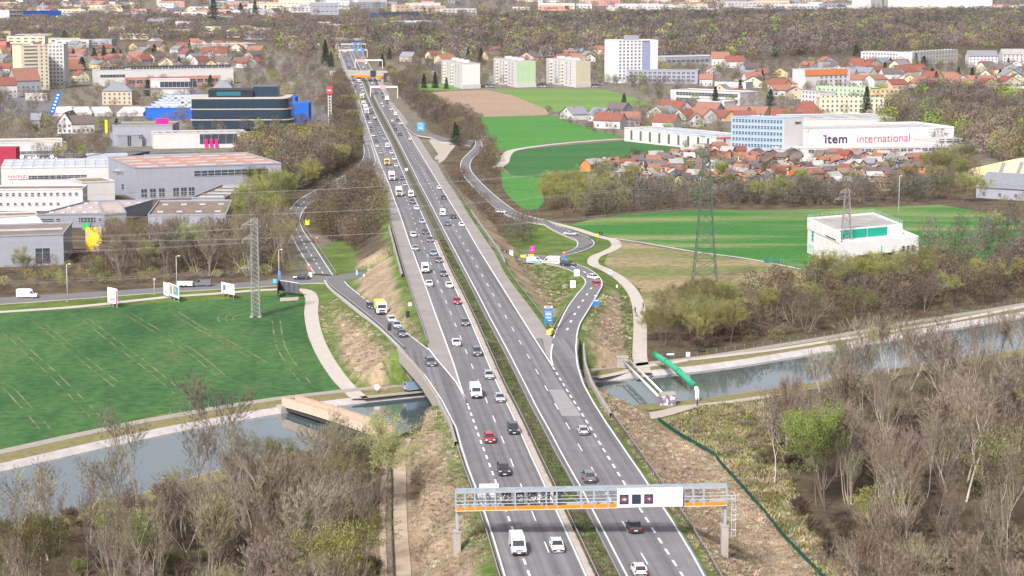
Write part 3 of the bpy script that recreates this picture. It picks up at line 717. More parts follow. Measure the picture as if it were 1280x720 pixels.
# the white housing with the three displays
x0=GY(771,620,YG).x-pl.x; x1=GY(853,620,YG).x-pl.x
b=MB(); gbox(b,x0,x1,-.02,H+.02,-.75,-.3); hs=b.build('display_housing',whitep,gt)
pw=(x1-x0)/5.05
b=MB()
for k in(3,4): 
    xx=x0+.12+k*pw; gbox(b,xx,xx+.03,.3,H-.3,-.76,-.74)
b.build('panel_seam',galv,hs)
for k in range(3):
    a=x0+.36+k*pw*.945*1.0; s_=1.30
    b=MB(); zc=.48; gbox(b,a,a+s_,zc,zc+s_*1.08,-.80,-.755); o=b.build('display_panel',ledb,hs)
    if k!=1:
        cx,cz=a+s_/2,zc+s_*.54+zs*a; b=MB(); n=32
        vs=[(cx+math.cos(2*math.pi*i/n)*.50,-.815,cz+math.sin(2*math.pi*i/n)*.50) for i in range(n)]+[(cx+math.cos(2*math.pi*i/n)*.43,-.815,cz+math.sin(2*math.pi*i/n)*.43) for i in range(n)]
        b.add(vs,[(i,(i+1)%n,n+(i+1)%n,n+i) for i in range(n)]); b.build('speed_ring',redled,o)
        textmesh('100' if k==0 else '60',.52,whiteled,o,(cx,-.82,cz),(math.pi/2,0,0),'speed_number',.004,bold=.012,sx=.8)
# big sign seen from behind, on the far side of the gantry
b=MB(); xa=GY(599,610,YG+2).x-pl.x; xb=GY(623.5,610,YG+2).x-pl.x
gbox(b,xa,xb,.5,H+.55,D+.25,D+.33); o=b.build('sign_board',whitep,gt); b=MB()
for k in range(3): xx=xa+.4+k*(xb-xa-.8)/2; gbox(b,xx-.05,xx+.05,.4,H-.3,D+.12,D+.25)
for k in range(5): gbox(b,xa,xb,.6+k*.45,.68+k*.45,D+.17,D+.22)
b.build('sign_bracket',steel,o)
# small concrete pillars next to the right leg
q=G(881,674,3.4); b=MB(); b.prism([(.42*math.cos(i*math.pi/6),.42*math.sin(i*math.pi/6)) for i in range(12)],0,2.2); b.prism([(.5*math.cos(i*math.pi/6),.5*math.sin(i*math.pi/6)) for i in range(12)],2.2,2.3)
o=b.build('concrete_pillar',conc_w,None,loc=(q.x,q.y,q.z-.6)); tag(o,'short round concrete pillar left of the gantry\'s right leg','pillar')
q=G(876,672,3.4); b=MB(); b.box((0,0,1.1),(.9,.5,2.2)); b.box((0,-.27,1.2),(.7,.04,1.7)); o=b.build('control_cabinet',mat('cabinet_brown',(.20,.15,.14),.7),None,loc=(q.x-.3,q.y,q.z-.6)); tag(o,'brown control cabinet beside the concrete pillar near the gantry','cabinet')
# ================================================================ footbridge and pipes over the canal
wood=mat('timber_cladding',(.45,.34,.26),.8,.14,1.5,col2=(.55,.44,.36)); darkb=mat('bridge_soffit',(.05,.045,.045),.9)
def beam(b,a,c,wd,z0,z1,mi=0):
    a=Vector(a);c=Vector(c);t=(c-a);t.z=0;t.normalize();n=Vector((t.y,-t.x,0))*wd/2
    vs=[a-n+Vector((0,0,z0)),a+n+Vector((0,0,z0)),c+n+Vector((0,0,z0)),c-n+Vector((0,0,z0)),a-n+Vector((0,0,z1)),a+n+Vector((0,0,z1)),c+n+Vector((0,0,z1)),c-n+Vector((0,0,z1))]
    b.add(vs,[(3,2,1,0),(4,5,6,7),(0,1,5,4),(1,2,6,5),(2,3,7,6),(3,0,4,7)],mi)
fa=G(361.5,507,.3); fb=G(485,547,.3); fa.z=.9;fb.z=.9
ft=thing('footbridge','timber-clad footbridge with high plank sides crossing the canal left of the motorway','bridge',tuple(fa))
a=Vector((0,0,0)); c=fb-fa; t=c.normalized(); n=Vector((t.y,-t.x,0))
def bow(k): return .25*math.sin(math.pi*k)
for s,nm in((-1,'side_panel'),(1,'side_panel')):
    b=MB(); N_=24
    for i in range(N_):
        p=c*(i/N_); q=c*((i+1)/N_); p=p+n*s*1.55; q=q+n*s*1.55; p.z+=bow(i/N_); q.z+=bow((i+1)/N_)
        beam(b,p,q,.16,-.6,1.35)
    o=b.build('side_panel',wood,ft)
    b=MB()
    for i in range(N_):
        p=c*(i/N_)+n*s*1.55; q=c*((i+1)/N_)+n*s*1.55; p.z+=bow(i/N_); q.z+=bow((i+1)/N_)
        beam(b,p,q,.3,1.35,1.45)
    for i in range(0,N_+1,4): p=c*(i/N_)+n*s*1.66; p.z+=bow(i/N_); b.box((p.x,p.y,p.z+.45),(.14,.14,2.0))
    b.build('top_rail',mat('timber_rail',(.50,.33,.22),.8),o)
b=MB(); 
for i in range(24):
    p=c*(i/24); q=c*((i+1)/24); p.z+=bow(i/24); q.z+=bow((i+1)/24); beam(b,p,q,3.0,-.35,-.2)
b.build('deck',mat('deck_planks',(.36,.27,.22),.9,.2,2),ft)
b=MB(); 
for s in(-1,1):
    p=n*s*1.1; q=c+n*s*1.1; beam(b,p,q,.4,-1.3,-.5)
b.build('girder',darkb,ft)
for k in(0,1):
    b=MB(); p=c*k; b.box((p.x,p.y,-1.4),(5,2.2,2.2),math.atan2(c.y,c.x)+math.pi/2); b.build('abutment',conc_w,ft)
# white twin tube pipe bridge
creamp=mat('cream_pipe',(.74,.72,.62),.5,.08,1); greenp=mat('green_pipe',(.03,.36,.20),.4,.12,1.2); 
A1=G(783,455,1.2);B1=G(827,497,1.6); 
pt=thing('pipe_bridge','twin cream pipes bridging the canal to the graffiti-covered block right of the motorway','pipe bridge',(A1.x,A1.y,0))
d=Vector((B1.x-A1.x,B1.y-A1.y,0)); L_=d.length; t=d.normalized(); n=Vector((t.y,-t.x,0))
for s in(-1,1):
    b=MB(); p=n*s*.75; b.tube(p+Vector((0,0,2.0)),p+d+Vector((0,0,2.0)),.24,n=10); b.build('pipe',creamp,pt,True)
b=MB()
for k in range(1,8): p=d*(k/8); b.box((p.x,p.y,2.0),(.16,1.9,.16),math.atan2(t.y,t.x))
b.tube(Vector((0,0,1.75)),d+Vector((0,0,1.75)),.12,n=6); b.build('brace',darksteel,pt)
graf=mat('graffiti_wall',(.60,.55,.56),.9,scale=1.1,col2=(.16,.13,.20),detail=6)
rr=[n for n in graf.node_tree.nodes if n.type=='MAP_RANGE'][0]; rr.inputs['From Min'].default_value=.47; rr.inputs['From Max'].default_value=.53
q=G(835,507,0); b=MB(); b.box((0,0,1.1),(3.2,2.6,2.2)); o=b.build('concrete_block',graf,None,loc=(q.x,q.y+1.3,0)); tag(o,'graffiti-covered concrete block at the near end of the cream pipes','block')
b=MB(); b.box((0,0,.1),(3.4,2.8,.2)); b.box((.9,.3,.3),(.5,.5,.3)); r=b.build('cap_slab',conc_w,o,loc=(0,0,2.2))
q=G(778,459,0); b=MB(); b.box((0,0,1.15),(2.5,2.6,2.3)); o=b.build('concrete_block',conc_w,None,loc=(q.x,q.y,0)); tag(o,'plain concrete block at the far end of the cream pipes by the brown slope','block'); b=MB(); b.box((0,0,.1),(2.7,2.8,.2)); b.box((.7,-1.33,-.9),(.8,.06,1.7)); b.build('cap_slab',conc_w,o,loc=(0,0,2.3))
b=MB()
b.tube((-1.2,0,0),(-1.2,0,1.0),.04,n=4);b.tube((1.2,0,0),(1.2,0,1.0),.04,n=4);b.tube((-1.2,0,1.0),(1.2,0,1.0),.04,n=4)
b.build('rail',steel,o,loc=(0,1.0,2.4))
# green pipe
A1=G(819,452,1.0);B1=G(870,494,1.0); gp_=thing('pipeline','thick green pipe arching over the canal beside the cream pipe bridge','pipeline',(A1.x,A1.y,0))
d=Vector((B1.x-A1.x,B1.y-A1.y,0)); P_=[Vector((0,0,.4)),Vector((0,0,2.3))]+[d*(k/10)+Vector((0,0,2.6+.5*math.sin(math.pi*k/10))) for k in range(0,11)]
b=MB()
pipe_path(b,P_[1:],.66)
b.build('pipe',greenp,gp_,True)
for k in(0,3,6,9):
    a=P_[2+k]; c=a+(P_[3+k if k<9 else 12]-a).normalized()*.35 if k<9 else a+(a-P_[10]).normalized()*.35; b=MB(); b.tube(a,c,.76,n=14); b.build('collar',mat('green_collar',(.02,.24,.14),.5),gp_)
b=MB(); e=P_[-1]; dd=d.normalized(); b.tube(e,e+dd*1.0+Vector((0,0,-.4)),.45,n=12); b.tube(e+dd*.95+Vector((0,0,-.3)),e+dd*1.4+Vector((0,0,-2.8)),.45,n=12); b.build('pipe_bend',mat('white_pipe',(.75,.74,.72),.5),gp_,True)
b=MB(); 
for a in range(16):
    th=2*math.pi*a/16; b.tube(Vector((0,0,2.6)),Vector((1.2*math.cos(th),0,2.6+1.2*math.sin(th))),.03,n=3)
b.build('spike_guard',darksteel,gp_)
# ================================================================ masts, lamps, signs
def pylon(label,base,h,w0,w1,arms,col,solid=False,seg=14):
    t=thing('pylon',label,'pylon',base); b=MB(); rr=.11 if not solid else .095
    def hw(z): return w0+(w1-w0)*min(1,(z/h)**.75) if not solid else w0+(w1-w0)*z/h
    zs_=[h*(1-(1-i/seg)**1.15) for i in range(seg+1)] if not solid else [h*i/seg for i in range(seg+1)]
    cs=[(-1,-1),(1,-1),(1,1),(-1,1)]
    for z0,z1 in zip(zs_,zs_[1:]):
        a0,a1=hw(z0),hw(z1)
        for i in range(4):
            c0=cs[i];c1=cs[(i+1)%4]
            b.tube((c0[0]*a0,c0[1]*a0,z0),(c0[0]*a1,c0[1]*a1,z1),rr*1.3,n=4,cap=False)
            b.tube((c0[0]*a0,c0[1]*a0,z0),(c1[0]*a1,c1[1]*a1,z1),rr*.6,n=3,cap=False)
            b.tube((c1[0]*a0,c1[1]*a0,z0),(c0[0]*a1,c0[1]*a1,z1),rr*.6,n=3,cap=False)
            b.tube((c0[0]*a1,c0[1]*a1,z1),(c1[0]*a1,c1[1]*a1,z1),rr*.6,n=3,cap=False)
    b.build('lattice_tower',col,t)
    tips=[]
    for z,L_,an in arms:
        a=hw(z); ca,sa=math.cos(an),math.sin(an)
        for s in(-1,1):
            b=MB(); tip=Vector((s*L_*ca,s*L_*sa,z)); ns=Vector((-sa,ca,0))
            for q in(-1,1):
                for zz in(0,1.1): b.tube(Vector((s*a*ca,s*a*sa,z+zz))+ns*q*a,tip,rr*.7,n=3,cap=False)
            for k in(.33,.66):
                p=Vector((s*a*ca,s*a*sa,z))*(1-k)+tip*k; b.tube(p+ns*(1-k)*a,p-ns*(1-k)*a,rr*.5,n=3,cap=False); b.tube(p+ns*(1-k)*a,p+Vector((0,0,1.1*(1-k))),rr*.5,n=3,cap=False)
            b.tube(tip,tip-Vector((0,0,1.0)),.12,n=5); tips.append(tip+Vector(base)-Vector((0,0,1.0)))
            b.build('crossarm',col,t)
    b=MB()
    for c0 in cs: b.box((c0[0]*w0,c0[1]*w0,.1),(.9,.9,.5))
    b.build('footing',conc_w,t); return t,tips
pyg=mat('pylon_grey',(.26,.26,.25),.6,.15,1); pyn=mat('pylon_green',(.065,.10,.075),.6,.15,1); pyt=mat('pylon_brown',(.25,.21,.20),.6,.15,1)
p0=G(320,396,0); hA=(396-273)/scale_at(p0)*1.0
_,T1=pylon('tall slim pale lattice pylon in the green field beside the local road',tuple(p0),hA,1.05,.80,[(hA-1.3,3.8,.7),(hA-5.0,3.6,.7),(hA-12.5,5.0,.7)],pyg,True,22)
p1=G(881,357,0); hB=(357-186)/scale_at(p1)
_,T2=pylon('tall dark green lattice pylon standing in the dry meadow right of the motorway',tuple(p1),hB,3.7,.75,[(hB-1.5,3.0,.3),(hB-8,4.5,.3),(hB-15,3.6,.3)],pyn,False,12)
p2=G(1057,332,0); hC=(332-236)/scale_at(p2)
_,T3=pylon('brown lattice pylon right in front of the white building with green panels',tuple(p2),hC,2.3,.6,[(hC-3,4.2,.3),(hC-1.0,2.4,.3)],pyt,False,10)
wirem=mat('power_wire',(.20,.195,.21),.5,.1,1)
def wire(label,a,c,sag,r=.024,group='power lines sagging across the valley'):
    a=Vector(a);c=Vector(c); b=MB(); N_=28; P_=[a.lerp(c,k/N_)-Vector((0,0,4*sag*(k/N_)*(1-k/N_))) for k in range(N_+1)]
    P_=[p-a for p in P_]
    for p,q in zip(P_,P_[1:]): b.tube(p,q,r,n=3,cap=False)
    o=b.build('power_line',wirem,None,loc=tuple(a)); tag(o,label,'power line',group)
WL='thin power line wire strung from pylon to pylon across the fields and motorway'
T1s=T1; far_l=[Vector((p.x-330,p.y+40,p.z+2)) for p in T1]
for a,c in zip(T1,far_l): wire(WL,a,c,7)
for a,c in zip(T1,[T3[0],T3[1],T3[2],T3[3],T3[0]+Vector((0,0,-3)),T3[1]+Vector((0,0,-3))]): wire(WL,a,c,9)
for c in T3: wire(WL,c,c+Vector((320,60,3)),7)
for c in T2: wire(WL,c,c+Vector((-330,30,-6)),9); wire(WL,c,c+Vector((330,-20,-2)),9)
# second line further back on the left, through the industrial belt
for k in range(5):
    a=Vector((-330,600+k*3.0,19+k*2.2)); c=Vector((p1.x-40,690+k*6,17+k*2.6)); wire(WL,a,c,8,.022)
lampm=mat('lamp_post_grey',(.48,.46,.44),.5); 
def lamp(label,px,py,hp,arm=.8,s=1,col=lampm):
    q=G(px,py,0); h=hp/scale_at(q); t=thing('street_lamp',label,'street lamp',tuple(q)); b=MB(); b.tube((0,0,0),(0,0,h),.13,.08,8); b.tube((0,0,h),(s*arm,0,h+.1),.06,.05,6); b.build('pole',col,t,True)
    b=MB(); b.prism([(s*arm-.35,-.16),(s*arm+.35,-.16),(s*arm+.35,.16),(s*arm-.35,.16)],h+.02,h+.2); b.build('lamp_head',mat('lamp_head_white',(.72,.70,.68),.4),t)
    b=MB(); b.box((0,0,.15),(.4,.4,.5)); b.build('base',conc_w,t)
lamp('street lamp beside the local road with the white van, leftmost in view',84.5,377,47)
lamp('street lamp beside the local road behind the pair of billboards',221,360,40)
lamp('street lamp at the junction beside the dark billboard frame',349,357,45)
lamp('short white lamp post on a pale base left of the billboard pair',193,368,19,.1)
lamp('slender lamp mast on the meadow behind the flat white building',1123,276,56,.6)
def sign(label,px,py,z,w_,h_,hp,color,cat='road sign',name='road_sign',posts=1,back=None,face=-1,rz=0,text=None,tcol=None,tsize=.5,marks=None,shape=None):
    q=G(px,py,z); t=thing(name,label,cat,tuple(q),rz); b=MB()
    for k in range(posts):
        x=0 if posts==1 else (-w_*.32+k*w_*.64/(posts-1)); b.tube((x,.06,-.3),(x,.06,hp+h_*.8),.05,n=6)
    b.build('post',steel,t)
    b=MB()
    if shape=='round': b.tube((0,0,hp+h_/2),(0,-.05,hp+h_/2),w_/2,n=20)
    else: b.box((0,-.02,hp+h_/2),(w_,.06,h_))
    pm=mat('sign_'+('_'.join(str(int(c*99)) for c in color)),color,.5,.04,2); p_=b.build('panel',pm,t)
    if marks:
        for (mx,mz,mw,mh,mc) in marks:
            b=MB(); b.box((mx,-.06,hp+mz),(mw,.02,mh)); b.build('marking',mat('mark_'+('_'.join(str(int(c*99)) for c in mc)),mc,.5,.03),p_)
    if text:
        for i,tx in enumerate(text): textmesh(tx,tsize,mat('letter_'+('_'.join(str(int(c*99)) for c in tcol)),tcol,.5,.02),p_,(0,-.07,hp+h_-(i+.6)*h_/len(text)),(math.pi/2,0,0),depth=.01)
    return t
BL=(.02,.16,.52); W_=(.80,.80,.80); YE=(.85,.62,.02)
sign('blue direction board with white lettering at the tip of the grassy wedge',685.5,410,6.6,2.0,3.4,1.1,BL,marks=[(0,2.85,1.8,.05,W_),(0,2.4,1.4,.14,W_),(0,2.05,1.4,.14,W_),(0,1.7,1.8,.05,W_),(.0,1.3,1.3,.14,W_),(.3,.7,.8,.16,W_),(0,3.85,1.8,.5,W_),(0,3.85,1.3,.25,(.1,.1,.3))],posts=2)
sign('small blue sign with a white bar below on the right slip road verge',744.5,390,4.3,1.5,1.6,1.6,BL,marks=[(0,2.5,.8,.2,W_),(0,1.3,1.3,.25,W_)])
sign('big blue exit sign with two panels on the far right verge of the motorway',526,166,1.2,4.1,4.8,1.0,(.04,.26,.62),posts=2,marks=[(0,2.9,3.8,.1,W_),(-.3,3.9,2.4,.25,W_),(-.2,2.1,2.5,.25,W_),(0,1.2,2.6,.25,W_)])
sign('upper of two blank white panel signs on the inside of the slip road curve',721,347,.9,1.6,2.0,.4,W_,marks=[(0,1.4,1.1,.08,(.6,.6,.6))])
sign('lower of two blank white panel signs on the inside of the slip road curve',716,361,2.2,1.5,2.0,.3,W_,marks=[(0,1.3,1.1,.08,(.6,.6,.6))])
sign('magenta sign board on the grass by the roundabout exit road',665,320,.1,1.5,2.3,.9,(.62,.03,.36),posts=2,marks=[(.1,1.7,.5,.25,(.8,.4,.7)),(0,1.0,.8,.25,(.8,.4,.7))])
sign('yellow direction arrow sign standing below and left of the magenta board',654,323.5,.1,1.7,.75,.5,YE,marks=[(0,.87,1.1,.12,(.1,.1,.1))])
sign('yellow direction arrow sign standing directly below the magenta board',664,323,.1,1.7,.75,.5,YE,marks=[(0,.87,1.1,.12,(.1,.1,.1))])
sign('yellow chevron board on the outside of the curve near the two walkers',746.5,302,.1,.9,1.0,1.6,YE)
sign('white sign beside a small dark one at the embankment foot below the motorway',639,322,.1,1.2,2.0,.4,W_,marks=[(0,1.7,1.2,.5,(.45,.45,.5))])
sign('small dark sign with a pale arrow beside the white sign at the embankment foot',631,321,.1,1.4,1.7,.5,(.03,.04,.04),marks=[(0,1.4,.6,.15,(.5,.6,.6)),(0,1.1,.2,.6,(.5,.6,.6))])
sign('blue round keep-right sign by the ambulance',705.5,325.5,.2,1.0,1.0,.3,(.03,.2,.6),shape='round')
sign('orange warning sign just above the blue keep-right sign by the ambulance',705,320,.2,.9,.9,.6,(.85,.22,.12),shape='round')
sign('small blue sign among the cars left of the ambulance',677,329,.2,.9,.9,.2,(.03,.2,.6),shape='round')
sign('pale blue square sign beside the curving footpath',763,346,.1,1.1,1.2,.7,(.35,.45,.75),marks=[(0,1.3,.5,.5,W_)])
sign('small white sign on the verge between slip road and footpath',771,361,.1,.4,.8,.3,W_)
sign('yellow square sign with a black symbol inside the loop road',384,283,.2,1.5,1.8,.6,(.88,.80,.02),marks=[(0,1.5,.35,.8,(.05,.05,.05)),(.15,1.7,.5,.2,(.05,.05,.05))])
sign('red no-entry sign with a white bar at the loop road bend, upper one',396,303,.2,1.1,1.1,.5,(.80,.06,.05),shape='round',marks=[(0,1.05,.7,.2,W_)])
sign('red no-entry sign with a white bar where the loop road meets the junction',386,340,.2,1.1,1.1,.8,(.80,.12,.08),shape='round',marks=[(0,1.35,.7,.2,W_)])
sign('small light blue square sign left of the dark billboard frame',343.5,357,.1,1.0,1.1,.8,(.10,.45,.85))
sign('blue round sign on the lamp post at the junction',349.5,349,.2,.8,2.0,.4,(.05,.2,.7))
sign('slim turquoise marker post on the verge right of the junction',446,345,.1,.5,1.5,.3,(.25,.60,.65))
sign('slim pale marker post on the verge right of the turquoise one',455,351,.3,.4,1.6,.3,W_)
sign('white panel sign at the corner of the junction next to the dark saloon',388,347,.1,1.0,1.4,.2,(.75,.74,.72))
sign('grey utility box at the foot of the brown slope right of the junction',463,342,.1,1.7,1.4,.0,(.40,.40,.38),cat='utility box',name='utility_box')
sign('white round sign on a post beside the left hard shoulder',512.5,391,5.6,1.0,1.1,1.6,W_,shape='round')
sign('black traffic light board on the verge left of the hard shoulder',510,401,5.4,.9,1.6,.8,(.03,.03,.03))
sign('black traffic light board beside the queue on the slip road',487,421,5.4,.9,1.5,1.4,(.03,.03,.03))
sign('white round sign by the towpath under the brown slope',471,491,.1,1.2,1.2,.6,W_,shape='round')
sign('white post-mounted lifebuoy box on the right towpath',860,452,.1,.9,1.0,1.2,W_)
sign('long flat white information table on the grass by the towpath',838,446,.1,1.8,.4,.4,(.6,.62,.7))
sign('small white sign in the median beside the trucks',508,214,1.7,1.3,1.2,.2,W_)
# crash cushion
q=G(686.5,418,7); b=MB()
for k in range(4): b.box((0,k*.8,.5),(1.1-.08*k,.55,.95))
b.box((0,-.5,.55),(.9,.12,1.0)); o=b.build('crash_cushion',mat('cushion_yellow',(.80,.62,.12),.6,.2,2),None,loc=(q.x,q.y,6.95),rz=-.25); tag(o,'yellow crash cushion at the tip of the wedge below the blue direction board','crash cushion')
# billboards
mag=(.75,.03,.35)
def billboard(label,pL,pR,h_,z0,frame,paint):
    a=G(*pL,0);c=G(*pR,0); L_=(c-a).length; rz=math.atan2((c-a).y,(c-a).x); t=thing('billboard',label,'billboard',tuple(a),rz,'billboards along the field edge')
    b=MB(); 
    for k in range(3): b.box((L_*(.1+.4*k),.12,(z0+h_*.6)/2),(.16,.16,z0+h_*.6))
    b.build('post',frame,t)
    b=MB(); b.box((L_/2,0,z0+h_/2),(L_,.12,h_)); p_=b.build('panel',mat('poster_white',(.78,.78,.80),.6,.05,1),t)
    for (x,z,w_,hh,c_) in paint:
        b=MB(); b.box((x*L_,-.08,z0+z*h_),(w_*L_,.02,hh*h_)); b.build('poster',mat('mark_'+('_'.join(str(int(k*99)) for k in c_)),c_,.6,.1,2),p_)
frm=mat('billboard_post_grey',(.40,.38,.38),.7); frb=mat('billboard_post_brown',(.42,.22,.12),.8)
billboard('white billboard with pale orange poster and magenta edge in the field, leftmost of the row',(135,382),(147,385),4.1,1.0,frm,[(.3,.6,.4,.35,(.85,.55,.35)),(.5,.25,.5,.15,(.3,.3,.6)),(.93,.45,.12,.9,mag)])
billboard('narrow white billboard at the left of the colourful pair behind the field',(205,371),(211,373),3.6,.6,frm,[(.5,.3,.5,.2,(.4,.4,.45))])
billboard('billboard with teal and dark poster at the right of the colourful pair',(211,373),(224,378),3.4,1.0,frm,[(.25,.5,.3,.7,(.40,.28,.16)),(.7,.55,.45,.7,(.10,.30,.38)),(.7,.6,.25,.3,(.75,.6,.6))])
billboard('white billboard with blue and orange poster on brown posts, rightmost of the row',(277,370),(293,374),2.9,1.1,frb,[(.25,.5,.2,.5,(.08,.16,.55)),(.55,.65,.3,.4,(.85,.5,.3)),(.8,.4,.2,.3,(.8,.65,.6))])
# dark angled billboard seen from behind
a=G(347,373,0);m_=G(349,367,0);c=G(374,371,0); t=thing('billboard','dark two-winged billboard seen from behind at the bend of the footpath','billboard',tuple(a)); dk=mat('billboard_black',(.035,.035,.042),.6,.2,1); dg=mat('billboard_back_grey',(.10,.11,.13),.7,.2,1)
b=MB(); beam(b,Vector((0,0,0)),m_-a,.15,.6,4.0); b.build('panel',dk,t)
b=MB(); beam(b,m_-a,c-a,.12,.9,3.7); b.build('panel',dg,t)
b=MB()
for k in range(5): p=(m_-a).lerp(c-a,k/4); b.box((p.x,p.y-.15,1.9),(.16,.16,3.8))
b.build('post',dk,t)
b=MB(); beam(b,m_-a,c-a,.2,3.7,3.85); b.build('top_rail',mat('billboard_white_rail',(.7,.7,.72),.6),t)
# ================================================================ fences
def fence(label,pts,h,m,post=2.5,pm=steel,thin=.05,name='fence',cap=60,group=None):
    c=pts[0]; t=thing(name,label,'fence',tuple(c),0,group); loc=[p-c for p in pts]; n=len(loc); b=MB()
    o1=offset_line(loc,thin/2);o2=offset_line(loc,-thin/2)
    vs=[tuple(p) for p in o1]+[(p.x,p.y,p.z+h) for p in o1]+[(p.x,p.y,p.z+h) for p in o2]+[tuple(p) for p in o2]
    for k in range(4): k2=(k+1)%4; b.add(vs,[(k*n+i,k*n+i+1,k2*n+i+1,k2*n+i) for i in range(n-1)])
    if m: b.build('panel',m,t)
    q=MB(); q.box((0,0,h/2+.05),(.09,.09,h+.1)); me=q.mesh('post',pm)
    for p in resample([Vector(x) for x in loc],post)[:cap]: obj('post',me,t,p)
    if not m:
        b=MB()
        for z in(h*.98,h*.5): 
            for a,cc in zip(loc,loc[1:]): b.tube(a+Vector((0,0,z)),cc+Vector((0,0,z)),.03,n=3)
        b.build('rail',pm,t)
gmem=mat('green_membrane',(.008,.06,.045),.6,.3,.8,col2=(.012,.085,.06))
fence('low dark green membrane fence running down the field edge right of the motorway',[G(x,y,z) for x,y,z in((823,526,.1),(850,545,.1),(893,570,.1),(903,583,.1),(930,612,.1),(955,641,.1),(985,678,.1),(1022,716,.1),(1080,780,.1))],.75,gmem,3,mat('fence_post_tan',(.5,.38,.28),.8),.14)
fence('short green membrane fence by the graffiti block path',[G(x,y,.1) for x,y in((782,521),(795,526),(807,527))],.6,gmem,3,thin=.14)
fence('curved dark green membrane fence at the near end of the timber footbridge',[G(x,y,.1) for x,y in((483,569),(482,558),(490,551),(505,547),(520,541),(527,538))],.9,gmem,3,thin=.14)
fence('thin dark hose-like membrane fence along the dirt track on the left',[G(x,y,.1) for x,y in((487,575),(489,600),(489,650),(491,712),(494,780))],.5,mat('membrane_grey',(.07,.10,.11),.7),3,thin=.12)
wiref=mat('fence_green_mesh',(.16,.24,.18),.7)
fence('see-through wire fence between field and towpath beside the footbridge',[G(x,y,.1) for x,y in((213,521),(240,517),(270,513),(300,511))],1.8,None,2.2,wiref)
fence('green double-gate fence at the end of the farm path near the white building',[G(x,y,.1) for x,y in((955,328),(968,329),(975,329))],1.6,mat('gate_green',(.03,.13,.08),.7),2.2,wiref,.04,cap=8)
fence('see-through wire fence along the meadow in front of the white building',[G(x,y,.1) for x,y in((975,330),(1000,336),(1010,345))],1.6,None,2.2,wiref)
fence('long thin wire fence at the wood edge above the right towpath',[G(x,y,.1) for x,y in((828,449),(870,446),(960,433),(1047,420),(1160,402),(1290,376))],1.3,None,3,wiref)
fence('wire fence at the edge of the near bank under the motorway on the left',[G(x,y,.1) for x,y in((480,545),(500,541),(525,537))],1.5,None,2.2,wiref)
# timber edging line up the left slope
p=[G(502,560,.3),G(508,610,1.0),G(515,660,1.2),G(523,720,1.4),G(530,780,1.4)]
# pedestrians are built with the vehicles
# ================================================================ vehicles
paint=mat('car_paint',(1,1,1),.28,.04,1,objcol=True,spec=.5,coat=.6)
glass=mat('car_glass',(.03,.035,.045),.12,.1,1,spec=.8); tyre=mat('tyre',(.025,.025,.027),.8); rimm=mat('rim',(.42,.42,.44),.35,.1,2,metal=.6)
headl=mat('headlight',(.75,.78,.80),.2); taill=mat('tail_light',(.45,.02,.02),.3); platem=mat('number_plate',(.78,.78,.78),.5); trim=mat('black_trim',(.03,.03,.033),.6)
def loft_car(L,Wd,prof,cab,wheels,wr=.33,van=False,lights=.68):
    """prof: list of (x, z_top) from the front (+x) to the rear; cab: (xf_belt,xf_roof,xr_roof,xr_belt,z_belt,z_roof)"""
    hw=Wd/2; parts={}
    b=MB(); secs=[]
    for x,zt in prof:
        e=1-0.10*max(0,(abs(x)-L*.38)/(L*.12))
        secs.append([(x,-hw*.90*e,.20),(x,-hw*e,.42),(x,-hw*e,zt-.16),(x,-hw*.93*e,zt-.04),(x,-hw*.6*e,zt),(x,hw*.6*e,zt),(x,hw*.93*e,zt-.04),(x,hw*e,zt-.16),(x,hw*e,.42),(x,hw*.90*e,.20)])
    k=10; vs=[p for s_ in secs for p in s_]; fs=[]
    for i in range(len(secs)-1):
        for j in range(k): fs.append((i*k+j,(i+1)*k+j,(i+1)*k+(j+1)%k,i*k+(j+1)%k))
    fs.append(tuple(range(k))[::-1]); fs.append(tuple(range((len(secs)-1)*k,len(secs)*k)))
    b.add(vs,fs,0)
    xf,xfr,xrr,xr,zb,zrf=cab
    # roof slab and pillars
    rw=hw*.80
    ro=[(xfr,-rw*.93,zrf-.05),(xfr,rw*.93,zrf-.05),(xrr,rw*.93,zrf-.05),(xrr,-rw*.93,zrf-.05)]
    top=[(xfr-.15,-rw*.8,zrf),(xfr-.15,rw*.8,zrf),(xrr+.12,rw*.8,zrf),(xrr+.12,-rw*.8,zrf)]
    b.add(ro+top,[(4,5,6,7)[::1],(0,1,5,4),(1,2,6,5),(2,3,7,6),(3,0,4,7)],0)
    def pil(x0,x1,w=.07):
        for s in(-1,1): b.tube((x0,s*hw*.90,zb-.02),(x1,s*rw*.93,zrf-.06),w,n=4,mi=0)
    pil(xf,xfr,.05); pil(xr,xrr,.09); xm=(xf+xr)/2-.1; pil(xm,(xfr+xrr)/2,.05)
    parts['body']=b
    g=MB(); bw=hw*.88; gw=rw*.90
    lo=[(xf,-bw,zb-.03),(xf,bw,zb-.03),(xr,bw,zb-.03),(xr,-bw,zb-.03)]; hi=[(xfr,-gw,zrf-.05),(xfr,gw,zrf-.05),(xrr,gw,zrf-.05),(xrr,-gw,zrf-.05)]
    g.add(lo+hi,[(0,1,5,4),(1,2,6,5),(2,3,7,6),(3,0,4,7)]); parts['window']=g
    t=MB(); t.box((L/2-.06,0,.42),(.16,Wd*.86,.26)); t.box((-L/2+.06,0,.40),(.16,Wd*.84,.26)); t.box((0,0,.27),(L*.62,Wd*.98,.16)); t.box((L/2-.02,0,.56),(.08,Wd*.45,.12))
    for s in(-1,1): t.box((xf-.25,s*(hw+.09),zb+.08),(.16,.2,.13))
    parts['bumper']=t
    return parts
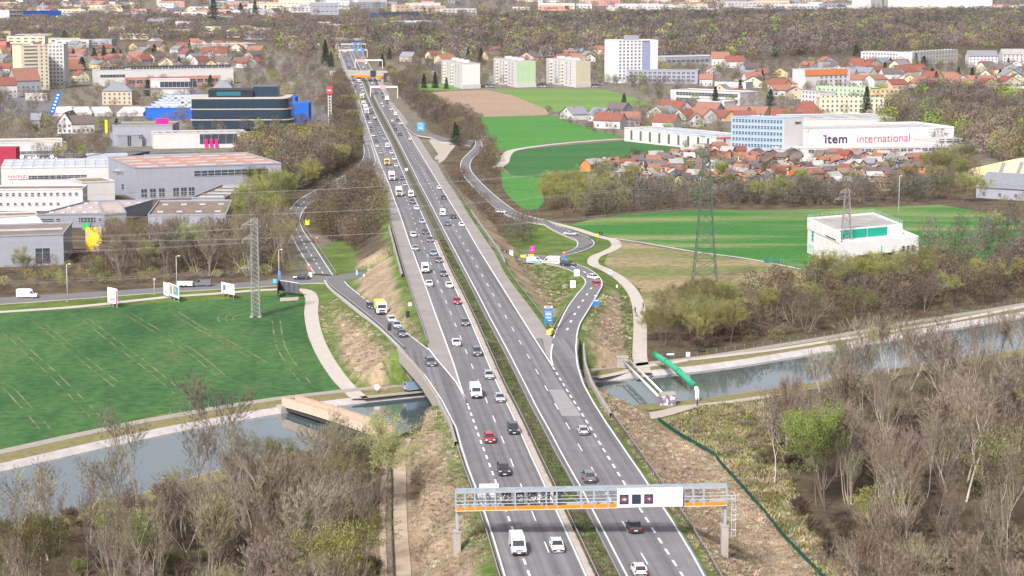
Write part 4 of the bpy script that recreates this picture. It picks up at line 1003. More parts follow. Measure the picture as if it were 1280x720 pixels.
def finish_car(kind,L,Wd,parts,wheels,wr,lz=.66,extra=None):
    root=thing(kind,'x','car'); 
    for nm,b in parts.items():
        m={'body':paint,'window':glass,'bumper':trim}[nm]; o=b.build(nm,m,root); o.color=(1,1,1,1)
        if nm=='body':
            o.data.polygons.foreach_set('use_smooth',[False]*len(o.data.polygons))
    w=MB(); w.tube((0,-.11,0),(0,.11,0),wr,n=14); wm_=w.mesh('tyre',tyre); r=MB(); r.tube((0,-.12,0),(0,.12,0),wr*.6,n=10); rm=r.mesh('rim',rimm)
    for x in wheels:
        for s in(-1,1):
            o=obj('wheel',wm_,root,(x,s*(Wd/2-.12),wr)); obj('rim',rm,o)
    h=MB(); h.box((0,0,0),(.14,.36,.16)); hm_=h.mesh('headlight',headl); tm=MB(); tm.box((0,0,0),(.12,.24,.26)); tmm=tm.mesh('tail_light',taill)
    for s in(-1,1):
        obj('headlight',hm_,root,(L/2-.09,s*Wd*.36,lz)); obj('tail_light',tmm,root,(-L/2+.06,s*Wd*.40,lz+.1))
    p=MB(); p.box((0,0,0),(.03,.52,.12),0); pm=p.mesh('number_plate',platem); obj('number_plate',pm,root,(L/2+.03,0,.42)); obj('number_plate',pm,root,(-L/2-.03,0,.55))
    return root
MASTER={}
def mk(kind):
    if kind=='hatch': L,W=4.15,1.85; p=loft_car(L,W,[(2.07,.66),(1.95,.78),(1.2,.92),(.7,.98),(-1.6,1.0),(-2.0,.95),(-2.07,.75)],(1.0,.35,-1.55,-1.95,.96,1.50),0)
    if kind=='sedan': L,W=4.7,1.88; p=loft_car(L,W,[(2.35,.62),(2.2,.76),(1.4,.90),(.9,.96),(-1.5,.98),(-1.7,1.0),(-2.25,.96),(-2.35,.75)],(1.05,.35,-1.0,-1.75,.95,1.46),0)
    if kind=='estate': L,W=4.75,1.88; p=loft_car(L,W,[(2.37,.64),(2.2,.78),(1.4,.92),(.9,.98),(-2.0,1.0),(-2.3,.95),(-2.37,.75)],(1.15,.45,-1.95,-2.25,.97,1.52),0)
    if kind=='suv': L,W=4.6,1.95; p=loft_car(L,W,[(2.3,.85),(2.15,.98),(1.4,1.08),(.95,1.12),(-2.0,1.14),(-2.25,1.08),(-2.3,.85)],(1.1,.5,-1.85,-2.15,1.10,1.75),0)
    wr=.36 if kind=='suv' else .33
    xs_={'hatch':(1.3,-1.28),'sedan':(1.42,-1.4),'estate':(1.45,-1.42),'suv':(1.4,-1.35)}[kind]
    nm={'hatch':'hatchback_car','sedan':'saloon_car','estate':'estate_car','suv':'tall_car'}[kind]
    return finish_car(nm,L,W,p,xs_,wr,.86 if kind=='suv' else .70)
for k in('hatch','sedan','estate','suv'): MASTER[k]=mk(k)
def mk_van(hh=2.45,L=5.6,W=2.05,name='panel_van'):
    root=thing(name,'x','van'); hw=W/2; x0=-L/2;x1=L/2
    prof=[(x0,.35),(x1-.02,.35),(x1,.95),(x1-.75,1.25),(x1-1.35,2.05),(x1-1.75,hh-.08),(x1-2.1,hh),(x0+.1,hh),(x0,hh-.12)]
    b=MB(); n=len(prof)
    def wid(z): return hw*(1-.10*max(0,(z-1.1)/1.4))
    vs=[(x,-wid(z),z) for x,z in prof]+[(x,wid(z),z) for x,z in prof]
    b.add(vs,[(i,n+i,n+(i+1)%n,(i+1)%n) for i in range(n)]+[tuple(range(n)),tuple(range(2*n-1,n-1,-1))]); b.build('body',paint,root)
    g=MB(); 
    def lp(k): return (x1-.78-.57*k+.02,1.28+.74*k)
    a=lp(.03);c=lp(.98); g.add([(a[0]+.02,-hw*.84,a[1]),(a[0]+.02,hw*.84,a[1]),(c[0]+.03,hw*.76,c[1]),(c[0]+.03,-hw*.76,c[1])],[(0,1,2,3)]); 
    for s in(-1,1): g.add([(x1-.95,s*(wid(1.3)+.01),1.28),(x1-1.9,s*(wid(1.3)+.01),1.28),(x1-1.9,s*(wid(1.9)+.01),1.92),(x1-1.4,s*(wid(1.9)+.01),1.92)],[(0,1,2,3) if s<0 else (3,2,1,0)])
    g.box((x0-.005,0,1.65),(.02,W*.6,.5)) ; g.build('window',glass,root)
    t=MB(); t.box((x1-.02,0,.5),(.14,W*.95,.32)); t.box((x1-.01,0,.85),(.06,W*.5,.16)); t.box((x0+.02,0,.45),(.12,W*.9,.18))
    for s in(-1,1): t.box((x1-1.15,s*(hw+.14),1.35),(.16,.24,.34))
    t.build('bumper',trim,root)
    w=MB(); w.tube((0,-.13,0),(0,.13,0),.36,n=14); wm_=w.mesh('tyre',tyre); r=MB(); r.tube((0,-.14,0),(0,.14,0),.2,n=10); rm=r.mesh('rim',rimm)
    for x in(L*.31,-L*.29):
        for s in(-1,1): o=obj('wheel',wm_,root,(x,s*(hw-.16),.36)); obj('rim',rm,o)
    h=MB(); h.box((0,0,0),(.2,.34,.24)); hm_=h.mesh('headlight',headl); tm=MB(); tm.box((0,0,0),(.06,.16,.5)); tmm=tm.mesh('tail_light',taill)
    for s in(-1,1): obj('headlight',hm_,root,(x1-.10,s*hw*.74,.88)); obj('tail_light',tmm,root,(x0,s*hw*.88,1.1))
    p=MB(); p.box((0,0,0),(.03,.52,.12)); pm=p.mesh('number_plate',platem); obj('number_plate',pm,root,(x1+.06,0,.52)); obj('number_plate',pm,root,(x0-.05,0,.6))
    return root
MASTER['van']=mk_van(); MASTER['minibus']=mk_van(1.95,4.9,1.92,'small_van')
def mk_truck(name,cabcol,boxcol,L=8.6,hh=3.5,carrier=False):
    root=thing(name,'x','lorry'); W=2.5; hw=W/2; x1=L/2
    cm=mat('lorry_cab_'+str(int(cabcol[0]*99))+str(int(cabcol[1]*99)),cabcol,.35,.05); bm_=mat('lorry_box_'+str(int(boxcol[0]*99))+str(int(boxcol[1]*99)),boxcol,.5,.06)
    b=MB(); pr_=[(x1-2.0,.5),(x1,.5),(x1,1.6),(x1-.25,2.8),(x1-.5,3.0),(x1-2.0,3.1)]; n=len(pr_)
    b.add([(x,-hw,z) for x,z in pr_]+[(x,hw,z) for x,z in pr_],[(i,n+i,n+(i+1)%n,(i+1)%n) for i in range(n)]+[tuple(range(n)),tuple(range(2*n-1,n-1,-1))]); b.build('cab',cm,root)
    g=MB(); g.add([(x1+.02,-hw*.88,1.72),(x1+.02,hw*.88,1.72),(x1-.20,hw*.84,2.62),(x1-.20,-hw*.84,2.62)],[(0,1,2,3)]); 
    for s in(-1,1): g.box((x1-.8,s*(hw+.005),2.1),(.9,.02,.7))
    g.build('window',glass,root)
    b=MB(); x0=-L/2
    if not carrier: b.box(((x0+x1-2.2)/2,0,(1.1+hh)/2),(x1-2.2-x0,W,hh-1.1)); b.build('cargo_box',bm_,root)
    else:
        b.box(((x0+x1-2.2)/2,0,1.3),(x1-2.2-x0,W,.4)); b.box(((x0+x1-2.2)/2,0,2.6),(x1-2.2-x0,W*.8,.15)); 
        for k in(0,.5,1): 
            for s in(-1,1): b.box((x0+.3+k*(x1-3-x0),s*hw*.75,2.0),(.2,.2,1.4))
        b.build('cargo_bed',bm_,root)
    t=MB(); t.box((0,0,.75),(L*.94,W*.5,.4)); t.box((x1-.02,0,.62),(.16,W*.96,.4)); t.box((x1+.01,0,1.15),(.04,W*.6,.4)); t.build('chassis',trim,root)
    w=MB(); w.tube((0,-.16,0),(0,.16,0),.5,n=14); wm_=w.mesh('tyre',tyre)
    for x in(x1-1.3,x0+1.6,x0+2.8):
        for s in(-1,1): obj('wheel',wm_,root,(x,s*(hw-.2),.5))
    h=MB(); h.box((0,0,0),(.1,.35,.2)); hm_=h.mesh('headlight',headl)
    for s in(-1,1): obj('headlight',hm_,root,(x1+.06,s*hw*.74,.68))
    return root
MASTER['truck_white']=mk_truck('box_lorry',(.75,.75,.75),(.80,.80,.80)); MASTER['truck_cream']=mk_truck('box_lorry',(.55,.52,.45),(.72,.74,.68),7.4,3.3)
MASTER['truck_yellow']=mk_truck('box_lorry',(.75,.72,.6),(.85,.66,.05),8.0,3.4); MASTER['truck_green']=mk_truck('box_lorry',(.78,.80,.80),(.50,.62,.10),6.4,3.2); MASTER['truck_carrier']=mk_truck('flatbed_lorry',(.75,.50,.06),(.16,.12,.08),8.4,3.4,True)
CW=(.78,.78,.78);CS=(.42,.44,.47);CD=(.035,.038,.045);CG=(.14,.15,.17);CB=(.10,.17,.30);CR=(.42,.02,.04);CLB=(.25,.33,.45);CBR=(.12,.07,.06)
NAMES={CW:'white',CS:'silver',CD:'black',CG:'dark grey',CB:'dark blue',CR:'red',CLB:'light blue',CBR:'dark brown'}
KN={'hatch':'hatchback','sedan':'saloon','estate':'estate car','suv':'tall car','van':'panel van','minibus':'small van','truck_white':'box lorry','truck_cream':'box lorry','truck_yellow':'yellow box lorry','truck_green':'box lorry','truck_carrier':'flatbed lorry'}
CATK={'van':'van','minibus':'van'}
firstuse={}
def place(kind,p,hd,col,label,group,shrink=0):
    root=MASTER[kind]; cat='lorry' if kind.startswith('truck') else CATK.get(kind,'car')
    o=dup(root,tuple(p),hd,label,group,col,cat=cat); return o
def lane_dir(p,tab_,y): 
    a=GM(itp(tab_,y-3),y-3); c=GM(itp(tab_,y+3),y+3); return math.atan2((c-a).y,(c-a).x)   # towards the camera
# (x, y of the wheel line on the photo, kind, colour)
Lv=[(698,692,'hatch',CW),(649,696,'van',CW),(682,637,'hatch',CW),(631,596,'suv',CD),(613,555,'hatch',CR),(643,544,'suv',CD),(596,499,'van',CW),(626,504,'hatch',CS),(612,475,'hatch',CS),(597,446,'suv',CG),(571,434,'sedan',CW),(582,408,'hatch',CG),(572,381,'hatch',CR),(562,361,'sedan',CW),(537,359,'sedan',CW),(532,342,'van',CW),(555,346,'hatch',CG),(549,329,'sedan',CG),(542,320,'sedan',CLB),(519.5,314,'hatch',CS),(538,303,'sedan',CG),(532,293,'sedan',CD),(517,297,'hatch',CW),(527.5,280,'sedan',CS),(521,263,'hatch',CW),(516,254.5,'hatch',CG),(514,247,'van',CW),(499,246,'truck_cream',CW),(506,233,'hatch',CS),(503,225,'sedan',CG),(490,226,'truck_white',CW),(495.5,209,'sedan',CW),(493,200.5,'sedan',CW),(483.8,207,'truck_carrier',CW),(489.8,193,'hatch',CW),(476.5,193,'hatch',CS),(484.4,185.5,'van',CW),(471.5,184.5,'hatch',CW),
(481,175.5,'sedan',CS),(470.5,179,'sedan',CD),(469.5,174,'sedan',CG),(477,169.5,'sedan',CLB),(466.5,171,'hatch',CW),(465.5,167,'sedan',CG),(474,166.5,'sedan',CLB),(464,162,'sedan',CBR),(472,157.5,'sedan',CG),(462.5,155,'hatch',CW),(470.3,152,'sedan',CD),(468.3,148.5,'sedan',CW),(459.5,149.5,'van',CD),(458.5,143,'truck_white',CW),(465.3,142.5,'sedan',CD),(457,138,'truck_white',CW),(463,136.5,'sedan',CS),(454.5,133,'truck_yellow',CW),(461,132,'hatch',CBR),(452.5,127.5,'sedan',CD),(458,127,'sedan',CG),(452.3,124,'truck_yellow',CW),(456,121.5,'sedan',CG),(454.8,118.5,'hatch',CW),(449.5,117,'sedan',CLB),(453.5,114.5,'sedan',CW),(452.3,110.5,'hatch',CW),(444,110,'sedan',CG),(451,107,'sedan',CW),(442.3,106,'hatch',CW)]
rr=random.Random(3)
for y in np.arange(103,54,-3.6):
    for f in(.3,.72):
        if rr.random()<.9: 
            yy=y+rr.uniform(-.8,.8); x=itp(LL,yy)*(1-f)+itp(LR,yy)*f; Lv.append((x,yy,rr.choice(['hatch','sedan','sedan','suv','van']),rr.choice([CW,CW,CS,CD,CG,CG,CLB])))
Rv=[(801,722,'hatch',CW),(795,668,'sedan',CD),(738,605,'suv',CG),(730,545,'hatch',CS),(577,284,'hatch',CW),(567,273.5,'hatch',CD),(559.5,282.5,'hatch',CB),(553.5,270.5,'van',CW),(554.8,249.5,'sedan',CD),(549,237,'hatch',CW),(513,175.5,'hatch',CW),(500,170,'sedan',CD),(494.5,163.5,'sedan',CD),(492,158,'sedan',CBR),(490.6,152.7,'hatch',CW),(497.3,152,'sedan',CD),(500.6,156,'hatch',CW),(494.5,145,'van',CW),(488.8,138,'sedan',CW),(487.3,134,'hatch',CS),(484.3,130,'sedan',CG),(477.2,130.5,'sedan',CW),(479,134,'hatch',CW),(483.8,126.8,'truck_white',CW),(479.3,123,'sedan',CD),(477.5,118,'sedan',CD),(470.3,117.7,'sedan',CD),(465.8,119,'sedan',CR),(474.5,112.5,'hatch',CR)]
for y in np.arange(106,55,-4.2):
    for f in(.3,.72):
        if rr.random()<.8:
            yy=y+rr.uniform(-.8,.8); x=itp(RL,yy)*(1-f)+itp(RR,yy)*f; Rv.append((x,yy,rr.choice(['hatch','sedan','suv','van']),rr.choice([CW,CW,CS,CD,CG,CG])))
def describe(lst,tab,away,way,grp,mid):
    cnt={}; order=sorted(range(len(lst)),key=lambda i:-lst[i][1])
    nth=['nearest','second nearest','third nearest','fourth nearest','fifth nearest','sixth nearest','seventh nearest','eighth nearest','ninth nearest','tenth nearest']
    for r_,i in enumerate(order):
        x,y,k,c=lst[i]; lane='outer' if (x<itp(mid,y))==(not away) else 'inner'
        lane={'outer':'outside','inner':'median'}[lane]
        nm=('' if k.startswith('truck_y') else (NAMES[c]+' ' if not k.startswith('truck') else {'truck_white':'white ','truck_cream':'cream ','truck_green':'green-topped ','truck_carrier':'orange-yellow '}[k]))+KN[k]
        key=(nm,lane); n=cnt.get(key,0); cnt[key]=n+1
        if n<10: lab='%s, %s such in the %s-side lane of the %s'%(nm,nth[n],lane,way); gg=grp
        else: lab='small distant %s in the %s-side lane of the %s'%(nm,lane,way); gg=grp
        p=GM(x,y,.02); hd=lane_dir(p,tab,y)+(math.pi if away else 0)
        L2={'hatch':2.0,'sedan':2.3,'suv':2.3,'van':2.8,'minibus':2.4}.get(k,4.0)
        yv=math.sin(hd); # the traced point is the end facing the camera
        dirv=Vector((math.cos(hd),math.sin(hd),0)); p2=p-dirv*L2 if not away else p+dirv*L2
        p2.z=zr(p2.y)+.02
        place(k,p2,hd,c,lab,gg)
describe(Lv,LL,False,'oncoming carriageway','vehicles in the oncoming carriageway',LM)
describe(Rv,RR,True,'carriageway driving away','vehicles in the carriageway driving away',RM)
def one(kind,px,py,z,hd,col,label,group=None,sc_=None):
    p=G(px,py,z); return place(kind,p,hd,col,label,group)
rd=math.atan2((G(537,461,7)-G(500,424,6)).y,(G(537,461,7)-G(500,424,6)).x)
gL='vehicles on the left slip road'
one('suv',538,457,6.9,rd,CG,'dark grey tall car on the canal bridge, first to join from the left slip road',gL)
one('sedan',502.5,419.5,6.1,rd,CG,'dark saloon at the front of the slip road queue behind the stop line',gL)
one('hatch',496,409.5,5.3,rd,CS,'silver hatchback second in the slip road queue',gL)
one('hatch',489.5,402.5,4.9,rd,CW,'white hatchback right in front of the green-topped lorry',gL)
one('truck_green',475.5,391.5,3.2,rd,CW,'white lorry with a lime green box in the slip road queue',gL)
one('sedan',463.5,385,2.2,rd,CD,'dark saloon half hidden behind the green-topped lorry',gL)
one('sedan',377,348.5,.3,math.pi+.05,CD,'black saloon seen side-on at the junction beside the dark billboard frame')
one('sedan',445.5,214,.9,math.radians(235),CD,'black car on the loop road where it nears the motorway')
one('van',34,372,.2,.05,CW,'white panel van seen side-on at the left end of the local road')
one('minibus',253,357.5,.2,math.pi+.02,CG,'grey pick-up van pulling a white trailer on the local road')
q=G(231,358.5,.2); t=thing('trailer','low white trailer behind the grey van on the local road','trailer',tuple(q)); b=MB(); b.box((0,0,1.0),(4.6,2.0,1.1)); b.build('body',mat('trailer_white',(.60,.62,.66),.5),t); b=MB(); b.tube((2.3,0,.6),(3.6,0,.6),.05); b.build('drawbar',steel,t)
w_=MB(); w_.tube((0,-.12,0),(0,.12,0),.34,n=12); me=w_.mesh('wheel',tyre)
for x in(-.8,.4):
    for s in(-1,1): obj('wheel',me,t,(x,s*.95,.34))
pol=one('minibus',668,329,.2,.05,CW,'white van with blue stripes in front of the ambulance at the roundabout exit')
b=MB(); 
for s in(-1,1): b.box((0,s*.965,.75),(4.4,.02,.35))
b.build('stripe',mat('stripe_blue',(.03,.30,.70),.4),pol)
amb=one('van',689,330,.25,math.pi-.25,CW,'white van with an orange-red stripe next to the blue striped van')
b=MB()
for s in(-1,1): b.box((0,s*1.035,.95),(5.0,.02,.3))
b.build('stripe',mat('stripe_orange',(.80,.28,.10),.4),amb)
one('suv',710.5,332.5,.6,-.45,CD,'black tall car following the ambulance onto the right slip road')
one('hatch',742,349,1.7,-1.0,CW,'white hatchback on the right slip road bend above the red car')
one('hatch',746,358,2.3,-1.35,CR,'red hatchback on the right slip road just below the white one')
one('sedan',713,294,.2,math.radians(-28),CS,'silver saloon alone on the curve by the green field')
one('hatch',626,266.5,.2,math.radians(-28),CW,'white car on the narrow road right of the motorway among bushes')
one('minibus',519,488,.1,.5,CLB,'light blue car parked below the left canal bridge')
for (x,y,c) in [(0,0,0)]: pass
# parked cars
rr=random.Random(11)
def park(xs0,xs1,y0,y1,n,grp,where):
    k=0
    for i in range(n):
        x=xs0+(xs1-xs0)*((i%max(1,n//2))+.5)/(n//2)+rr.uniform(-.8,.8); y=y0 if i<n//2 else y1
        c=rr.choice([CW,CS,CD,CG,CB,CW]); kd=rr.choice(['hatch','sedan','estate','suv'])
        place(kd,G(x,y,.06),math.radians(90+rr.uniform(-6,6)),c,'%s %s parked among others %s'%(NAMES[c],KN[kd],where),grp)
park(14,80,206,199,24,'cars parked in the yard behind the long white halls','behind the long white hall at far left')
park(607,618,109.5,106,6,'cars parked by the first cream apartment block','between the left two apartment blocks')
park(671,690,109,105.5,10,'cars parked by the middle apartment block','between the middle and right apartment blocks')
park(739,752,109.5,107,6,'cars parked right of the last apartment block','right of the last apartment block')
for r_ in list(MASTER.values()):
    for ch in list(r_.children):
        for g_ in list(ch.children): bpy.data.objects.remove(g_)
        bpy.data.objects.remove(ch)
    bpy.data.objects.remove(r_)
# ================================================================ people
def figure(joints,edges,label,loc,rz,name='person',mats=None,zsplit=None):
    me=bpy.data.meshes.new(name); me.from_pydata([j[:3] for j in joints],edges,[]); o=bpy.data.objects.new('tmp',me); COL.objects.link(o)
    md=o.modifiers.new('s','SKIN'); 
    for i,j in enumerate(joints):
        v=me.skin_vertices[0].data[i]; v.radius=(j[3],j[4] if len(j)>4 else j[3]); v.use_root=(i==0)
    o.modifiers.new('b','SUBSURF').levels=1
    bpy.context.view_layer.update()
    m2=bpy.data.meshes.new_from_object(o.evaluated_get(bpy.context.evaluated_depsgraph_get())); bpy.data.objects.remove(o); m2.name=name
    m2.materials.clear()
    for m in mats: m2.materials.append(m)
    for p in m2.polygons: 
        z=p.center.z; p.use_smooth=True
        p.material_index=0 if z<zsplit[0] else (1 if z<zsplit[1] else 2)
    r=obj(name,m2,None,loc,rz); tag(r,label,'person'); return r
skin=mat('skin',(.45,.28,.20),.6); 
def walker(label,px,py,z,coat_,trs,rz,hair,stride=.22,bike=False):
    J=[(0,0,.95,.15,.11),(0,0,1.15,.15,.10),(0,0,1.38,.18,.11),(0,0,1.52,.06),(0,.02,1.66,.10,.11),
       (.10,0,.90,.10),(.11,stride,.50,.075),(.11,stride*.9,.10,.05),(.11,stride*.9+.16,.05,.045),
       (-.10,0,.90,.10),(-.11,-stride*.5,.50,.075),(-.11,-stride*1.3,.12,.05),(-.11,-stride*1.3+.15,.05,.045),
       (.20,0,1.42,.065),(.25,-.08,1.14,.05),(.24,.04,.90,.04),(.24,.08,.82,.035),(-.20,0,1.42,.065),(-.25,.10,1.14,.05),(-.24,.20,.92,.04),(-.24,.24,.85,.035)]
    E=[(0,1),(1,2),(2,3),(3,4),(0,5),(5,6),(6,7),(7,8),(0,9),(9,10),(10,11),(11,12),(2,13),(13,14),(14,15),(15,16),(2,17),(17,18),(18,19),(19,20)]
    if bike:
        J=[(0,0,.98,.15,.11),(0,.14,1.18,.15,.10),(0,.30,1.36,.18,.11),(0,.38,1.48,.06),(0,.42,1.60,.10,.11),(.10,.02,.95,.10),(.11,.36,.72,.075),(.11,.18,.35,.05),(.11,.30,.30,.045),(-.10,.02,.95,.10),(-.11,.38,.90,.075),(-.11,.26,.55,.05),(-.11,.38,.5,.045),(.20,.28,1.38,.065),(.24,.46,1.18,.05),(.22,.64,1.05,.04),(.2,.7,1.04,.035),(-.20,.28,1.38,.065),(-.24,.46,1.18,.05),(-.22,.64,1.05,.04),(-.2,.7,1.04,.035)]
    q=G(px,py,z); r=figure(J,E,label,tuple(q),rz,mats=[trs,coat_,skin],zsplit=(.93,1.50 if not bike else 1.47))
    b=MB(); bm=bmesh.new(); bmesh.ops.create_uvsphere(bm,u_segments=10,v_segments=6,radius=.125); me=bpy.data.meshes.new('hair'); bm.to_mesh(me); bm.free(); me.materials.append(hair)
    h=obj('hair',me,r,(0,(.40 if bike else 0),1.70 if not bike else 1.65))
    return r
cb=mat('coat_black',(.03,.03,.035),.8); cp=mat('coat_purple',(.10,.05,.12),.8); cgr=mat('coat_grey',(.16,.16,.17),.8); tj=mat('trousers_dark',(.04,.05,.08),.8); hb=mat('hair_dark',(.04,.03,.025),.8)
walker('person in a black coat walking on the field path, left one of the pair',749,295,.1,cb,tj,2.8,hb)
walker('person in a black coat walking on the field path, right one of the pair',752,295,.1,cb,cb,2.9,hb)
walker('person in a dark purple coat standing by the near end of the green pipe',871.5,508,.1,cp,tj,.3,hb,.05)
walker('person in grey walking at the edge of the footpath beside the cyclist',804,386,.1,cgr,tj,.1,hb)
cyc=walker('person in a dark jacket riding a bicycle up the pale footpath',794,392,.1,cb,tj,.05,hb,bike=True)
q=G(794,392,.1); t=thing('bicycle','dark bicycle ridden along the pale footpath right of the motorway','bicycle',tuple(q),.05+math.pi/2)
w_=MB(); 
for i in range(16):
    a=2*math.pi*i/16;c=2*math.pi*(i+1)/16; w_.tube((.34*math.cos(a),0,.34*math.sin(a)),(.34*math.cos(c),0,.34*math.sin(c)),.025,n=4)
for i in range(8): a=2*math.pi*i/8; w_.tube((0,0,0),(.34*math.cos(a),0,.34*math.sin(a)),.006,n=3)
me=w_.mesh('wheel',tyre)
for x in(-.45,.62): obj('wheel',me,t,(x,0,.35))
b=MB(); 
for a,c in(((-.45,.35),(0,.32)),((0,.32),(-.12,.85)),((-.12,.8),(.45,.85)),((0,.32),(.45,.85)),((.62,.35),(.45,.98)),((-.45,.35),(-.12,.8))): b.tube((a[0],0,a[1]),(c[0],0,c[1]),.022,n=5)
b.build('frame',trim,t); b=MB(); b.tube((.5,-.25,1.02),(.5,.25,1.02),.018,n=5); b.build('handlebar',trim,t); b=MB(); b.box((-.14,0,.88),(.26,.13,.06)); b.build('saddle',trim,t)
# ================================================================ buildings
def M(n,c,r=.8,v=.06,s=.3,**k): return mat(n,c,r,v,s,**k)
wW=M('wall_white',(.54,.52,.515)); wC=M('wall_cream',(.60,.54,.40)); wG=M('wall_grey',(.25,.26,.30)); wLG=M('wall_light_grey',(.29,.30,.345)); wDB=M('wall_dark_blue',(.05,.09,.16)); wBL=M('wall_strong_blue',(.02,.12,.50)); wBE=M('wall_beige',(.50,.40,.30)); wPK=M('wall_pink_brick',(.50,.26,.22)); wYE=M('wall_yellow',(.60,.46,.24)); wGR=M('wall_mint',(.42,.56,.36)); wOR=M('wall_orange',(.60,.20,.07)); wRD=M('wall_red',(.55,.18,.14)); wBK=M('wall_black_glass',(.03,.05,.075),.15); wLB=M('wall_pale_blue',(.30,.40,.52)); wSL=M('wall_slate_blue',(.25,.27,.42)); wBR=M('wall_brown_wood',(.28,.18,.12)); wTQ=M('wall_green_panel',(.01,.30,.20))
rG=M('roof_grey',(.36,.34,.33),scale=None) if False else mat('roof_grey',(.33,.31,.30),.9,.15,.15); rW=mat('roof_white',(.44,.42,.42),.9,.15,.1); rR=mat('roof_red_gravel',(.40,.22,.17),.9,.15,.2); rB=mat('roof_brown',(.20,.155,.125),.9,.25,.15); rT=mat('roof_red_tile',(.215,.08,.062),.85,.2,1.0); rT2=mat('roof_orange_tile',(.27,.135,.095),.85,.2,1.0); rD=mat('roof_dark_tile',(.13,.105,.10),.85,.15,1); rBr=mat('roof_brown_tile',(.26,.13,.10),.85,.15,1); rS=mat('roof_slate',(.20,.21,.24),.85,.15,1); rMB=mat('roof_metal_blue',(.40,.44,.54),.5,.1,1); rPK=mat('roof_pale_pink',(.40,.34,.32),.9,.15,.2); rGN=mat('roof_grass',(.20,.18,.10),.95,.2,.2)
win=mat('window_glass',(.05,.06,.08),.15,.3,.2,spec=.7); winf=mat('window_frame',(.55,.55,.56),.6); skyl=mat('skylight',(.42,.45,.49),.3,.15,.3)
WM={}
def winmesh(w,h,blue=False):
    k=(round(w,1),round(h,1),blue)
    if k not in WM:
        b=MB(); b.box((0,-.02,0),(w,.10,h),0,0)
        if h<4: b.box((0,-.06,0),(w+.24,.05,.10),0,1); b.box((0,-.09,-h/2-.07),(w+.3,.16,.1),0,1)
        if 1.2<w<6: b.box((0,-.075,0),(.08,.05,h),0,1)
        if w>=6:
            for i in range(int(w//3)): b.box((-w/2+(i+1)*w/(int(w//3)+1),-.075,0),(.12,.05,h),0,1)
        WM[k]=b.mesh('window',[win,winf])
    return WM[k]
def bld(label,fl,fr,top,depth,wall,roof,cat='building',wins=None,par=.5,z=0,side=None,group=None,name='building',h=None,skew=0,skl=None,left=None):
    """fl, fr: front base corners on the photo; top: photo y of the front left eave; depth in metres"""
    a=G(*fl,z);c=G(*fr,z); v=c-a; W=v.length; rz=math.atan2(v.y,v.x); H=h or (fl[1]-top)/scale_at(a)/.99
    t=thing(name,label,cat,tuple(a),rz,group); D=depth
    b=MB(); b.add([(0,0,-.5),(W,0,-.5),(W+skew,D,-.5),(skew,D,-.5),(0,0,H),(W,0,H),(W+skew,D,H),(skew,D,H)],[(0,1,5,4),(1,2,6,5),(2,3,7,6),(3,0,4,7)]); b.build('wall',wall,t)
    b=MB(); b.add([(0,0,H-.02),(W,0,H-.02),(W+skew,D,H-.02),(skew,D,H-.02)],[(0,1,2,3)],0)
    if par:
        for (x0,y0,x1,y1) in((0,0,W,0),(W,0,W+skew,D),(W+skew,D,skew,D),(skew,D,0,0)):
            L_=math.hypot(x1-x0,y1-y0); b.box(((x0+x1)/2,(y0+y1)/2,H+par/2),(L_+.35,.35,par),math.atan2(y1-y0,x1-x0),1)
    r_=b.build('roof',[roof,wall],t)
    if skl:
        nx_,ny_,sw,sd=skl[:4]; hh=skl[4] if len(skl)>4 else .8
        q=MB(); q.prism([(-sw/2,-sd/2),(sw/2,-sd/2),(sw/2,sd/2),(-sw/2,sd/2)],0,hh); me=q.mesh('skylight',skyl)
        for i in range(nx_):
            for j in range(ny_): f=(j+.5)/ny_; obj('skylight',me,r_,(W*(i+.5)/nx_+skew*f,D*f,H))
    cnt=0
    def face(specs,ox,oy,L_,ang):
        nonlocal cnt
        for (n,zz,ww,hh,x0,x1) in specs:
            me=winmesh(ww,hh)
            for i in range(n):
                if cnt>=98: return
                d=L_*(x0+(x1-x0)*((i+.5)/n)); o=obj('window',me,t,(ox+d*math.cos(ang)+.0,oy+d*math.sin(ang),zz)); o.rotation_euler[2]=ang; cnt+=1
    if wins: face(wins,0,-.04,W,0)
    if side: face(side,W+.04,0,math.hypot(skew,D),math.atan2(D,skew))
    if left: face(left,skew-.04,D,math.hypot(skew,D),math.atan2(-D,-skew))
    KW[label]=(t,W,H,D); return t
KW={}
def ww(n,rows_,h0,dh,w=1.3,h=1.4,x0=.03,x1=.97): return [(n,h0+dh*k,w,h,x0,x1) for k in range(rows_)]
